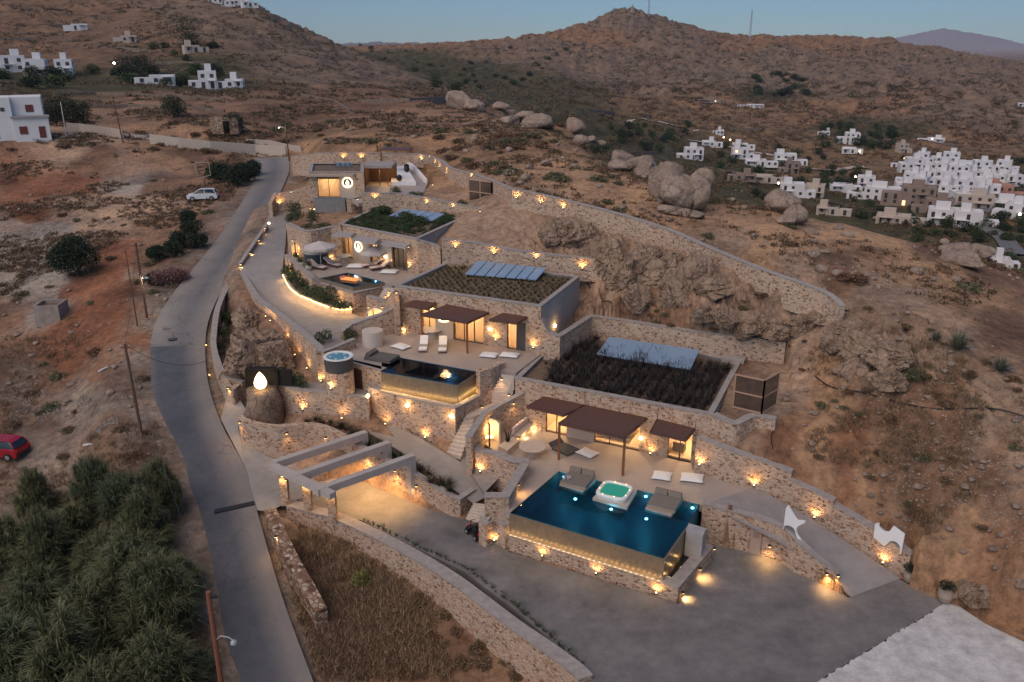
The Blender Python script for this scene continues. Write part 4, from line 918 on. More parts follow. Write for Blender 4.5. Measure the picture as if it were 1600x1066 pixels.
# --- AC units, hatches
def ac(label,px,py,z,rz):
    p=W(px,py,z); root=thing('air_conditioner',label,'air conditioner',p,rz,'air conditioners on the villa roofs')
    mb=MB(); mb.box((0,0,.38),(.85,.36,.62)); mb.build('casing',mat('pale_metal',(.48,.47,.46),.5),root)
    mb=MB(); mb.cyl((-.12,-.181,.38),.24,.24,-.02,16,'Y'); mb.build('fan_grille',DARKM,root)
    mb=MB(); mb.box((-.3,0,.035),(.08,.36,.07)); mb.box((.3,0,.035),(.08,.36,.07)); mb.build('feet',DARKM,root)
ac('left one of two air conditioners behind the seamless blue array',950,524,3.7,.3); ac('right one of two air conditioners behind the seamless blue array',966,525,3.7,-.2); ac('lone air conditioner at the back right of the dark grass roof',1118,551,3.7,-.4)
ac('small air conditioner left of the seven-panel array',742,405,7.9,.2); ac('small air conditioner right of the seven-panel array',872,421,7.9,-.2); ac('small air conditioner behind the bushy roof array',629,323,9.9,0); ac('white air conditioner by the kerb at the right of the bushy roof',729,341,9.8,.4)
mb=MB(); q=[W(1127,560,3.9),(W(1162,567,3.9)),W(1168,556,3.9),W(1134,549,3.9)]; mb.prism([(p.x,p.y) for p in q],3.6,4.0); tag(mb.build('roof_hatch',COPE),'flat grey hatch at the back right corner of the dark grass roof','hatch')
# ------------------------------------------------------------ pools
def pool(label,poly,zw,depth,weir,wfloor,wm,tile,ztrough,weir_m,group='infinity pools of the villas',zin=None):
    """poly: world xy corners; weir: polyline of the overflow edge"""
    c=poly[0]; root=thing('pool',label,'pool',(c.x,c.y,zw),group=group)
    n=len(poly); z0=zw-depth
    mb=MB(); mb.add([(p.x,p.y,z0) for p in poly],[tuple(range(n))])
    mb.add([(p.x,p.y,z) for p in poly for z in (z0,zw+.05)],[(2*i,2*((i+1)%n),2*((i+1)%n)+1,2*i+1) for i in range(n)]); mb.build('basin',tile,root,world=True)
    mb=MB(); mb.add([(p.x,p.y,zw) for p in poly],[tuple(range(n))]); mb.build('water',wm,root,world=True)
    # weir wall, 0.2 thick, just outside the water
    O=offset(weir,-.08); mb=MB(); strip(mb,weir,O,lambda i:zw+.004,lambda i:wfloor); mb.build('weir_wall',weir_m,root,world=True)
    return root
TEAL=mat('teal_tile',(.012,.115,.155),.5,noise=.25,nscale=2)
DTEAL=mat('dark_tile',(.018,.12,.19),.5)
WEIRM=None
def weir_mat():
    m=bpy.data.materials.new('weir_stone'); m.use_nodes=True; t=m.node_tree; b=t.nodes['Principled BSDF']; b.inputs['Roughness'].default_value=.35
    tc=N(t,'ShaderNodeTexCoord'); mp=N(t,'ShaderNodeMapping'); mp.inputs['Scale'].default_value=(1,1,.55); t.links.new(tc.outputs['Object'],mp.inputs[0])
    n=N(t,'ShaderNodeTexNoise'); n.inputs['Scale'].default_value=5; n.inputs['Detail'].default_value=8; n.inputs['Roughness'].default_value=.7; t.links.new(mp.outputs[0],n.inputs['Vector'])
    t.links.new(ramp(t,n.outputs[0],[(.3,(.15,.108,.07)),(.7,(.25,.185,.12))]),b.inputs['Base Color']); return m
WEIRM=weir_mat()
p3=[W(873,736,0),W(1093,788,0),W(1074,820,0),W(1037,872,0),W(797,801,0)]
pool3=pool('large infinity pool in front with bright lamps and stone overflow wall',[p.copy() for p in (p3[0],p3[4],p3[3],p3[2],p3[1])],-.06,1.35,[p3[4],p3[3],p3[2]],-2.1,WATER,TEAL,0,WEIRM)
p2=[W(597,553.5,4),W(746.6,580.5,4),W(714,601,4),W(595.6,580.5,4)]
pool2=pool('dark infinity pool of the second terrace with glowing overflow wall',[p2[0],p2[3],p2[2],p2[1]],3.93,1.2,[p2[3],p2[2],p2[1]],1.9,WATERD,DTEAL,0,WEIRM)
p1=[W(543.5,426,6.5),W(600.5,441,6.5),W(552,448.5,6.5),W(500,434.5,6.5)]
pool1=pool('diamond shaped dark pool of the third terrace',[p1[0],p1[3],p1[2],p1[1]],6.45,1.0,[p1[3],p1[2],p1[1]],5.0,WATERD,DTEAL,0,WEIRM)
p0=[W(492,305.5,10),W(540,305.5,10),W(539,310,10),W(491,310,10)]
pool0=pool('small pool below the top villa window',[p0[0],p0[3],p0[2],p0[1]],9.95,1.0,[p0[3],p0[2]],8.3,WATERD,DTEAL,0,mat('grey_weir',(.22,.21,.2),.4,noise=.2,nscale=2))
# trough water and floors
def trough(parent,inner,outer,z,m):
    mb=MB(); n=len(inner); vs=[(p.x,p.y,z) for p in inner]+[(p.x,p.y,z) for p in outer]; mb.add(vs,[(i,i+1,n+i+1,n+i) for i in range(n-1)]); mb.build('trough_water',m,parent,world=True)
DW=mat('dark_trough_water',(.012,.016,.016),.06)
trough(pool3,[p3[4],p3[3],p3[2]],[W(785,831,-1.6),W(1046,911,-1.6),W(1098,840,-1.6)],-1.7,DW)
trough(pool2,[p2[3],p2[2],p2[1]],[W(585,604,2.5),W(710,632,2.5),W(765,607,2.5)],2.45,DW)
# warm strips under the overflow edges
def strip_light(pts,r,m,parent=None,label=None,w=None,col=(1,.66,.3),group='warm light strips',name='light_strip'):
    P=[W(*p) for p in pts]
    if parent is None:
        parent=thing(name,label,'light strip',P[0],group=group)
    mb=MB(); mb.tube(P,r); o=mb.build('tube',m,parent,world=True)
    if w:
        for a,b in zip(P[:-1],P[1:]):
            k=max(1,int((b-a).length/2.2))
            for i in range(k): light_at(a.lerp(b,(i+.5)/k)+Vector((0,-.12,.12)),w,col,parent,.1)
    return o
for i in range(30):
    t=(i+.5)/30; a=W(797,801,0).lerp(W(1037,872,0),t); light_at((a.x-.12,a.y-.24,-1.34),1.0,(1,.62,.22),pool3,.06)
for i in range(4):
    t=(i+.5)/4; a=W(1037,872,0).lerp(W(1074,820,0),t); light_at((a.x+.25,a.y-.1,-1.36),1.4,(1,.62,.22),pool3,.06)
for i in range(18):
    t=(i+.5)/18; a=W(595.6,580.5,4).lerp(W(714,601,4),t); light_at((a.x-.1,a.y-.26,2.72),1.6,(1,.62,.2),pool2,.06)
for i in range(8):
    t=(i+.3)/8; a=W(714,601,4).lerp(W(746.6,580.5,4),t); light_at((a.x+.25,a.y-.12,2.72),1.6,(1,.62,.2),pool2,.06)
strip_light([(501.5,441,5.95),(552,455,5.95),(594,446,5.95)],.09,GLOWS,pool1,w=6)
strip_light([(490,327,8.35),(516,327,8.35),(543,327,8.35)],.05,GLOWS,pool0,w=5)
# pool lamps
def pool_lamp(par,px,py,z,w,r=.085):
    p=W(px,py,z); mb=MB(); mb.lathe(p-Vector((0,0,.05)),[(r*.4,-.04),(r,0),(r,.03),(r*.5,.06)],12); mb.build('underwater_lamp',COOL,par,world=True)
    light_at(p+Vector((0,-.12,-.3)),w*.34,(.72,.9,1),par,.08)
for a,b in ((881,744),(944,758),(1009,775),(1082,793)): pool_lamp(pool3,a,b,-.12,28)
for a,b in ((899,779),(955,795),(1010,810)): pool_lamp(pool3,a,b,-.14,40)
for a,b in ((625,570),(660,576),(700,588)): pool_lamp(pool2,a,b,3.3,16,.03)
for a,b in ((555,431),(587,439)): pool_lamp(pool1,a,b,6.4,4,.07)
for a,b in ((506,305.8),(529,305.8)): pool_lamp(pool0,a,b,9.9,4,.06)
# grey end block of the trough
mb=MB(); q=[W(1076,818,.0),W(1104,826,.0),W(1098,838,.0),W(1072,829,0)]; mb.prism([(p.x,p.y) for p in q],-2.0,.02); mb.build('end_block',CONC,pool3,world=True)
# platforms in the pool
def plat(px,z0,z1,m,label=None):
    mb=MB(); mb.prism([(W(a,b,z1).x,W(a,b,z1).y) for a,b in px],z1-.22,z1); return mb.build('platform',m,pool3,world=True)
plat([(874,757),(911,768),(934,747),(892,737)],-1.4,.03,PAVE);plat([(926,778),(980,793),(996,764),(952,752)],-1.4,.12,mat('tub_surround',(.42,.36,.31),.6));plat([(1008,794),(1049,806),(1070,777),(1028,768)],-1.4,.03,PAVE)
# ------------------------------------------------------------ terrace furniture
def pillow_mesh(w,d,h,n=10):
    mb=MB(); vs=[];
    for sgn in (1,-1):
        for i in range(n+1):
            for j in range(n+1):
                x=-1+2*i/n;y=-1+2*j/n
                e=(1-abs(x)**3.0)*(1-abs(y)**3.0); pin=1-.10*(x*x*(1-y*y)+y*y*(1-x*x))*1.0
                ex=x*(1-.10*(1-y*y)*abs(x)) ; ey=y*(1-.10*(1-x*x)*abs(y))
                vs.append((ex*w/2,ey*d/2,h*.5+sgn*h*.5*(max(e,0)**.5)))
    m=(n+1)**2
    fs=[]
    for i in range(n):
        for j in range(n):
            a=i*(n+1)+j; fs.append((a,a+n+1,a+n+2,a+1)); fs.append((m+a,m+a+1,m+a+n+2,m+a+n+1))
    return mb.add(vs,fs)
def pillow(label,px,py,z,w,d,rz,m=CUSH,h=.26):
    p=W(px,py,z); o=pillow_mesh(w,d,h).build('floor_cushion',m,smooth=True); o.location=p+Vector((0,0,.005)); o.rotation_euler=(0,0,rz)
    return tag(o,label,'cushion','large floor cushions on the terraces')
a3=math.atan2(fr3[1].y,fr3[1].x)
pillow('white floor cushion under the front pergola beside the dark mat',918,710,0,1.45,1.15,a3-.3)
pillow('white floor cushion right of the front pool, nearer the pergola',1034,746,0,1.3,1.2,a3+.15)
pillow('larger white floor cushion right of the front pool, nearer the ramp',1081,749,0,1.55,1.25,a3+.2)
pillow('white floor cushion left of the two loungers on the second terrace',627,543.5,4,1.5,1.1,a3-.2)
pillow('left of the two white floor cushions near the stone pier',764,557,4,1.45,1.05,a3+.2)
pillow('right of the two white floor cushions near the stone pier',796,557,4,1.55,1.05,a3+.2)
pillow('white floor cushion between the umbrellas of the third terrace',555.5,417.5,6.5,1.7,1.4,0)
pillow('white floor cushion right of the pink loungers on the third terrace',608,426.5,6.5,1.7,1.3,-.1)
# dark folding mat
t=thing('floor_lounger','dark grey folding floor lounger beside the white cushion','lounger',W(884,704,0),a3-.35)
mb=MB(); mb.box((0,0,.09),(1.5,1.25,.16)); mb.build('mat',CHAR,t); mb=MB(); mb.box((-.95,.05,.22),(.5,1.2,.12),ry=.6); mb.build('backrest',CHAR,t)
# mushroom tables
def table(label,px,py,z,r=.75,m=PLASTER):
    root=thing('round_table',label,'table',W(px,py,z),group='round plaster tables with stools')
    mb=MB(); mb.lathe((0,0,0),[(r*.42,0),(r*.40,.45),(r*.45,.66)],24); mb.build('pedestal',m,root,smooth=False)
    mb=MB(); mb.lathe((0,0,0),[(r*.9,.66),(r,.69),(r,.74),(r*.98,.755)],28); mb.build('tabletop',m,root)
    for k,a in enumerate((.4,2.6)): 
        pass
table('round plaster table beside the lit bench of the front terrace',832,712,0,.95)
table('octagonal-looking plaster table under the second pergola',675,527,4,.9,mat('pale_plaster',(.52,.44,.37),.8)); table('plaster table between the bench and umbrella of the third terrace',537,411,6.5,.8)
# loungers
WOOD=mat('teak_wood',(.30,.14,.07),.6,noise=.2,nscale=8)
def lounger(cushion=CUSH,wood=WOOD,curved=False):
    root=thing('sun_lounger','x','lounger',(0,0,0))
    mb=MB(); L,w=2.0,.68
    mb.box((0,-L/2+.05,.2),(w,.08,.14)); mb.box((0,L/2-.05,.2),(w,.08,.14)); mb.box((-w/2+.03,0,.2),(.06,L-.17,.139)); mb.box((w/2-.03,0,.2),(.06,L-.17,.139)); mb.build('frame',wood,root)
    for sx in (-1,1):
        for sy in (-1,1):
            mb=MB(); mb.box((sx*(w/2-.05),sy*(L/2-.12),.065),(.08,.1,.128)); mb.build('leg',wood,root)
    mb=MB(); prof=[(-L/2,.30),(-.1,.30),(.25,.33),(L/2-.35,.62),(L/2,.78)]; vs=[]
    for y,z in prof: vs+=[(-w/2+.02,y,z-.09),(w/2-.02,y,z-.09),(w/2-.02,y,z+.03),(-w/2+.02,y,z+.03)]
    fs=[(0,1,2,3),(19,18,17,16)]
    for i in range(4):
        a=4*i;b=a+4
        for q in range(4): fs.append((a+q,b+q,b+(q+1)%4,a+(q+1)%4))
    mb.add(vs,fs); mb.build('mattress',cushion,root)
    mb=MB(); mb.box((0,-.15,.345),(w-.03,.55,.03)); mb.build('towel',mat('grey_towel',(.33,.31,.30),.9),root)
    return root
lg=lounger(); gl='sun loungers on the terraces'
lg.location=W(662,545,4); lg.rotation_euler=(0,0,.02); tag(lg,'left of two teak loungers beside the second pool',None,gl)
dup(lg,W(692,546,4),.04,'right of two teak loungers beside the second pool',gl)
PINK=mat('pinkish_cushion',(.62,.50,.44),.9); DW_=mat('dark_wicker',(.10,.045,.035),.6)
l2=lounger(PINK,DW_); l2.location=W(496,420,6.5); l2.rotation_euler=(0,0,R(60)); tag(l2,'lounger left of the umbrella pole on the third terrace',None,gl)
dup(l2,W(520,416,6.5),R(52),'lounger right of the umbrella pole on the third terrace',gl)
dup(l2,W(582,417,6.5),R(-58),'farther of the two pink loungers right of the third pool',gl); dup(l2,W(594,421,6.5),R(-58),'nearer of the two pink loungers right of the third pool',gl)
# daybeds on the pool platforms
def daybed(label,px,py,rz):
    root=thing('daybed',label,'daybed',W(px,py,.03),rz,'double daybeds on the pool platforms')
    mb=MB(); mb.box((0,0,.14),(1.75,1.75,.22)); mb.build('mattress',GREYC,root)
    mb=MB(); mb.box((0,-.885,.09),(1.79,.03,.14)); mb.build('base_trim',mat('tan_trim',(.32,.23,.16),.8),root)
    for sx in (-.45,.45):
        mb=MB(); mb.box((sx,.72,.40),(.78,.26,.36),rx=-.35); mb.build('back_cushion',GREYC,root)
    return root
daybed('grey double daybed on the left pool platform with a towel',903,752,a3); daybed('grey double daybed on the right pool platform',1039,787,a3)
mb=MB(); rnd=random.Random(3)
for k in range(9):
    x,y=rnd.uniform(-.22,.22),rnd.uniform(-.18,.18); mb.box((x,y,.06+rnd.random()*.05),(.12,.1,.1),rz=rnd.random()*3,rx=rnd.random())
o=mb.build('beach_towels',mat('patterned_towel',(.55,.5,.52),.9,noise=.6,nscale=15)); o.location=W(886,748,.28); tag(o,'crumpled pile of towels on the left daybed','towel')
# dark daybed at the second pool
t=thing('daybed','low dark daybed at the left end of the second pool','daybed',W(597,561,4),a3+.05)
mb=MB(); mb.box((0,0,.14),(2.3,1.5,.24)); mb.build('mattress',mat('dark_taupe',(.11,.10,.09),.9),t)
for k in range(2): mb=MB(); mb.box((-.9,.35-.7*k,.38),(.35,.6,.28),ry=.3); mb.build('back_cushion',mat('dark_taupe',(.11,.10,.09)),t)
# square jacuzzi
t=thing('hot_tub','square white hot tub with green water on the middle pool platform','hot tub',W(960,772,.12),a3)
mb=MB(); K=40; prof=[]
def sq(a,r):
    c,s=math.cos(a),math.sin(a); k=(abs(c)**5+abs(s)**5)**(-1/5); return (c*k*r,s*k*r)
vs=[];rings=[(.98,.0),(1.03,.22),(1.03,.3),(.95,.36),(.84,.34),(.78,.18),(.7,-.0)]
for r,z in rings:
    for k in range(K): x,y=sq(2*math.pi*k/K,r); vs.append((x,y,z))
mb.add(vs,[(i*K+k,i*K+(k+1)%K,(i+1)*K+(k+1)%K,(i+1)*K+k) for i in range(len(rings)-1) for k in range(K)]+[tuple((len(rings)-1)*K+k for k in range(K))])
mb.build('shell',mat('tub_acrylic',(.72,.70,.66),.25),t,smooth=True)
mb=MB(); mb.add([(*sq(2*math.pi*k/K,.82),.26) for k in range(K)],[tuple(range(K))]); mb.build('water',mat('tub_green_water',(.03,.26,.19),.08,emit=(.05,.5,.36),estr=.10),t)  # faint green glow put into the water material, no lamp inside
mb=MB()
for k in range(8): x,y=sq(2*math.pi*k/8+.3,.9); mb.cyl((x,y,.35),.03,.03,.02,8)
mb.build('jets',GLOWS,t)
# round tub on its tower
c=W(530,576,4.0)
t=thing('tub_tower','round stone tower carrying the hot tub','tower',(c.x,c.y,1.8))
mb=MB(); mb.cyl((0,0,0),1.08,1.05,2.15,32); mb.build('tower_wall',STONE,t)
t=thing('hot_tub','round charcoal hot tub with white rim on the stone tower','hot tub',(c.x,c.y,3.95))
mb=MB(); mb.lathe((0,0,0),[(1.02,0.01),(1.06,.5),(1.06,1.0)],32); mb.build('shell',CHAR,t)
mb=MB(); mb.lathe((0,0,0),[(1.06,1.0),(1.12,1.03),(1.12,1.09),(1.0,1.11),(.86,1.08),(.84,1.02)],32); mb.build('rim',mat('tub_acrylic',(.72,.70,.66)),t)
mb=MB(); mb.cyl((0,0,.98),.85,.85,.05,32); mb.build('water',mat('tub_blue_water',(.10,.25,.30),.05),t)
mb=MB()
for k in range(5): mb.lathe((math.cos(k*1.3+2)*.6,math.sin(k*1.3+2)*.6,1.03),[(.09,0),(.1,.03),(.04,.05)],8)
mb.build('headrests',mat('tub_acrylic',(.72,.70,.66)),t)
# dark round tub with umbrella on third terrace
c=W(495,409,6.5); t=thing('hot_tub','round dark hot tub behind the left umbrella','hot tub',c)
mb=MB(); mb.cyl((0,0,0),1.15,1.2,.95,28); mb.build('shell',mat('slate_tub',(.045,.06,.07),.5),t); mb=MB(); mb.lathe((0,0,0),[(1.2,.95),(1.25,.98),(1.2,1.04),(1.0,1.0)],28); mb.build('rim',CONC,t)
def umbrella(label,px,py,z,r,h,rz):
    root=thing('umbrella',label,'umbrella',W(px,py,z),rz,'pale square umbrellas of the third terrace')
    mb=MB(); mb.cyl((0,0,0),.035,.035,h,8); mb.build('pole',mat('pale_pole',(.6,.55,.5),.5),root)
    mb=MB(); n=8; vs=[(0,0,h+.25)]
    for k in range(n): a=2*math.pi*k/n+.39; vs.append((r*math.cos(a),r*math.sin(a),h-.3))
    for k in range(n): a=2*math.pi*k/n+.39; vs.append((r*math.cos(a),r*math.sin(a),h-.5))
    mb.add(vs,[(0,1+k,1+(k+1)%n) for k in range(n)]+[(1+k,9+k,9+(k+1)%n,1+(k+1)%n) for k in range(n)]); mb.build('canopy',mat('umbrella_cloth',(.50,.43,.39),.9),root)
    mb=MB()
    for k in range(n): a=2*math.pi*k/n+.39; mb.tube([(0,0,h-.1),(r*.9*math.cos(a),r*.9*math.sin(a),h-.34)],.015,4)
    mb.build('ribs',DARKM,root); mb=MB(); mb.cyl((0,0,0),.3,.3,.07,12); mb.build('base',CONC,root)
umbrella('pale umbrella over the dark round hot tub',502,417,6.5,1.6,2.35,.2); umbrella('pale umbrella behind the two pink loungers',586,415.5,6.5,1.45,1.75,.2)
# planters with ball bushes
LEAF=None
def leaf_mat(name,c1,c2,rough=.7):
    m=bpy.data.materials.new(name); m.use_nodes=True; t=m.node_tree; b=t.nodes['Principled BSDF']; b.inputs['Roughness'].default_value=rough; b.inputs['Specular IOR Level'].default_value=.25
    g=N(t,'ShaderNodeNewGeometry'); t.links.new(ramp(t,g.outputs['Random Per Island'],[(0,c1),(1,c2)]),b.inputs['Base Color']); return m
LGREEN=leaf_mat('green_leaves',(.022,.038,.014),(.07,.095,.04)); LDARK=leaf_mat('dark_leaves',(.012,.02,.012),(.035,.05,.025)); LDRY=leaf_mat('dry_scrub_leaves',(.075,.048,.028),(.19,.125,.075)); LOLIVE=leaf_mat('olive_leaves',(.06,.06,.028),(.16,.15,.08)); LBLACK=leaf_mat('purple_black_grass',(.012,.010,.010),(.05,.04,.034)); LTUFT=leaf_mat('tuft_grass',(.06,.05,.022),(.17,.13,.06)); LREED=leaf_mat('reed_leaves',(.03,.04,.018),(.20,.20,.10)); LPINK=leaf_mat('oleander_leaves',(.035,.04,.025),(.33,.14,.15)); LGREY=leaf_mat('grey_green_leaves',(.08,.09,.07),(.17,.18,.14))
LRUST=leaf_mat('rusty_scrub_leaves',(.08,.042,.024),(.20,.11,.06))
def leaves(n,rad,size,seed=0,shape='ball',hh=None,flat=.0,stretch=1.0,lobes=7):
    """many leaf faces spread through a lumpy crown"""
    r=np.random.RandomState(seed); hh=hh or rad
    lc=r.randn(lobes,3); lc/=np.linalg.norm(lc,axis=1)[:,None]; lc[:,2]=np.abs(lc[:,2])*.8; lc*=.48
    lr=r.uniform(.48,.66,lobes)
    k=r.randint(0,lobes,n); d=r.randn(n,3); d/=np.linalg.norm(d,axis=1)[:,None]; q=r.uniform(.35,1,n)**.5
    p=lc[k]+d*(lr[k]*q)[:,None]
    p[:,0]*=rad;p[:,1]*=rad;p[:,2]*=hh; p[:,2]-=p[:,2].min()
    a=r.randn(n,3); a[:,2]=a[:,2]*.7+.35+flat; a/=np.linalg.norm(a,axis=1)[:,None]; b=np.cross(a,r.randn(n,3)); b/=np.linalg.norm(b,axis=1)[:,None]
    s=size*r.uniform(.6,1.3,n)[:,None]; a=a*s*stretch; b=b*s*.5
    V=np.stack([p-b*.6,p+a*.5+b*0-b*.9*0,p+b*.6,p-a*.5],1)
    V=np.stack([p-a*.5,p+b*.5,p+a*.5,p-b*.5],1).reshape(-1,3)
    mb=MB(); mb.v=[tuple(v) for v in V]; mb.f=[(4*i,4*i+1,4*i+2,4*i+3) for i in range(n)]; return mb
def blades(n,h,spread,w,seed=0,droop=.5):
    r=random.Random(seed); mb=MB()
    for i in range(n):
        a=r.random()*6.283; t=r.random()**.7; x0,y0=math.cos(a)*spread*.18*t,math.sin(a)*spread*.18*t; H=h*r.uniform(.65,1.1); out=spread*(.25+.75*t)
        aw=a+1.57; wx,wy=math.cos(aw)*w,math.sin(aw)*w; pts=[]
        for k in range(4):
            u=k/3; rr=out*(u**1.5); z=H*(u-droop*t*u*u*.6); ww=1-u*.9
            pts.append(((x0+math.cos(a)*rr-wx*ww,y0+math.sin(a)*rr-wy*ww,z),(x0+math.cos(a)*rr+wx*ww,y0+math.sin(a)*rr+wy*ww,z)))
        mb.add([v for p in pts for v in p],[(2*k,2*k+1,2*k+3,2*k+2) for k in range(3)])
    return mb
def pot(label,px,py,z,r=.28,h=.5,ball=.32,m=None,lm=None):
    root=thing('potted_plant',label,'plant',W(px,py,z),group='potted plants round the villas')
    mb=MB(); mb.lathe((0,0,0),[(r*.75,0),(r,h*.5),(r*.95,h),(r*.8,h-.03)],18); mb.build('pot',m or mat('pale_plaster',(.52,.44,.37),.8),root)
    mb=leaves(380,ball,.12,int(px)); o=mb.build('foliage',lm or LGREEN,root); o.location=(0,0,h-.05)
pot('leftmost of three pots with clipped balls on the third terrace edge',463,410,6.5,.3,.5,.42); pot('middle one of three pots with clipped balls on the third terrace edge',472,417,6.5,.3,.5,.42); pot('rightmost of three pots with clipped balls on the third terrace edge',482.5,422.5,6.5,.3,.5,.42)
WICK=mat('wicker_pot',(.36,.29,.23),.9,noise=.3,nscale=20)
pot('pale pot with dark plant at the foot of the ramp wall',1420,907,-2.38,.33,.6,.45,WICK,LDARK); pot('wicker pot with leafy plant beside the white gravel',1476,938,-2.3,.42,.65,.5,WICK,LDARK); pot('red clay pot right of the third villa windows',652,421,6.5,.3,.5,.35,mat('clay_pot',(.35,.10,.05),.8),LDARK)
# curved shower niches
def niche(label,px,py,z,r,h,rz,w=30):
    root=thing('outdoor_shower',label,'outdoor shower',W(px,py,z),rz,'curved outdoor showers')
    mb=MB(); K=14; I=[];O=[]
    for k in range(K+1):
        a=R(-15)+R(210)*k/K; I.append(Vector((r*math.cos(a),r*math.sin(a),0))); O.append(Vector(((r+.14)*math.cos(a),(r+.14)*math.sin(a),0)))
    strip(mb,I,O,lambda i:h*(1-.25*abs(i/K-.5)),lambda i:0); mb.build('shell',mat('pale_plaster',(.52,.44,.37),.8),root)
    mb=MB(); mb.box((-r*.3,-r*.75,h*.5),(.1,.1,h*1.05)); mb.box((-r*.3,-r*.75+.12,h*1.02),(.1,.3,.05)); mb.build('shower_column',mat('dark_red_metal',(.06,.015,.012),.4),root)
    mb=MB(); mb.box((0,r*.45,.4),(r*.9,.3,.12)); mb.build('shelf',GLOWS if w>0 else CONC,root)
    if w: light_at(Vector(root.location)+Vector((0,.1,h*.6)),w,(1,.62,.22),root,.15)
niche('curved shower glowing inside beside the front terrace planter',766,693,0,.62,1.7,.3,35)
niche('curved shower behind the plaster drum on the second terrace',588,518,4,.62,1.9,.2,30)
niche('curved shower at the left end of the third terrace',466,404,6.5,.6,1.7,.2,8)
c=W(583,539,4); mb=MB(); mb.cyl((0,0,0),.85,.85,1.25,24); o=mb.build('plaster_drum',mat('pale_plaster',(.52,.44,.37))); o.location=c; tag(o,'round plaster drum in front of the second terrace shower','drum wall')
# built in benches with light
def bench(label,a,b,z,fr=None,w=18,cush=True):
    A=W(*a,z);B=W(*b,z); f=frame_of(A,B); root=thing('bench',label,'bench',A,group='built-in benches lit from below')
    L=f[3]
    mb=MB(); fbox(mb,f,0,L,.2,.45,.0,.7); mb.build('seat',PLASTER,root,world=True)
    mb=MB(); fbox(mb,f,0,L,0,.2,.25,.7); mb.build('base',PLASTER,root,world=True)
    mb=MB(); fbox(mb,f,.05,L-.05,.12,.17,.17,.24); mb.build('light_strip',GLOWS,root,world=True)
    k=max(2,int(L/.8))
    for i in range(k):
        mb=MB(); fbox(mb,f,L*i/k+.04,L*(i+1)/k-.04,.46,.92,.45,.68); mb.build('cushion',PINK,root,world=True)
    for i in range(2): light_at(A+f[1]*(L*(i+.5)/2)-f[2]*.12+Vector((0,0,.16)),w/2,(1,.64,.28),root,.1)
bench('lit built-in bench beside the round table of the front terrace',(812,690),(838,668),0)
bench('lit built-in bench left of the second pergola',(624,521.5),(647,509),4); bench('lit built-in bench behind the third terrace umbrella',(512,406),(534,398.5),6.5,w=10)
# planter box in front of bench
mb=MB(); q=[W(779,697,.5),W(793,704,.5),W(812,688,.5),W(800,681,.5)]; 
t=thing('planter',"low plaster planter with spiky plant beside the bowl shower",'planter',q[0])
mb.prism([(p.x,p.y) for p in q],0,.5); mb.build('box',PLASTER,t,world=True)
mb=blades(40,1.1,.6,.03,5,.3); o=mb.build('plant',LDARK,t); o.location=W(793,690,.5)-Vector(t.location)
# stairs
def stairs(label,L0,R0,L1,R1,n,thick=1.2,m=None,curve=None):
    a,b,c,d=W(*L0),W(*R0),W(*L1),W(*R1); root=thing('stairs',label,'stairs',a,group='stone stairs between the terraces')
    dirn=((c+d)/2-(a+b)/2); dirn.z=0
    for i in range(n):
        t0=i/n;t1=(i+1)/n; z=a.z+(c.z-a.z)*(i+1)/n
        p=[a.lerp(c,t0),b.lerp(d,t0),b.lerp(d,t1+.25/n),a.lerp(c,t1+.25/n)]
        mb=MB(); mb.prism([(v.x,v.y) for v in p],z-thick,z-.002*i); mb.build('step',m or STEP,root,world=True)
    return root
STEP=mat('pale_step_stone',(.56,.46,.38),.8,noise=.15,nscale=3)
stairs('lower flight of pale stairs climbing from the path',(698,710,-.75),(720,718,-.75),(727,653,1.6),(744,649,1.6),10)
mb=MB(); mb.prism([W(a,b,1.6) for a,b in ((726,654),(744,650),(786,634),(790,622),(762,624),(735,640))],.6,1.63); tag(mb.build('stair_landing',STEP),'pale landing between the two stair flights','landing')
stairs('upper flight of lit stairs between the stone pier and the villa',(760,630,1.62),(787,633,1.62),(786,585,4.0),(803,587,4.0),9)
stairs('short stairs from the courtyard behind the scooter',(728,812,-2.4),(762,822,-2.4),(741,786,-1.15),(761,788,-1.15),6,.8)
stairs('lit stairs climbing to the third terrace',(572,497,4.0),(596,500,4.0),(602,449,6.5),(618,450,6.5),12,1)
# doors
A=W(551,584,4.0)
f=frame_of(W(545,566,4.0),W(597,578,4.0)); s=s_on((Vector((f[0].x,f[0].y,2.0)),f[1],f[2],f[3]),555,0)
d=thing('door','small brown service door beside the tub tower','door',f[0]+f[1]*s+Vector((0,0,-2)))
mb=MB(); f2=(Vector((f[0].x,f[0].y,2.0)),f[1],f[2],f[3]); fbox(mb,f2,s,s+.8,.02,1.6,-.09,-.06); mb.build('leaf',mat('dark_red_door',(.06,.018,.012),.6),d,world=True)
mb=MB(); fbox(mb,f2,s+.66,s+.7,.8,.95,-.12,-.09); mb.build('handle',DARKM,d,world=True)
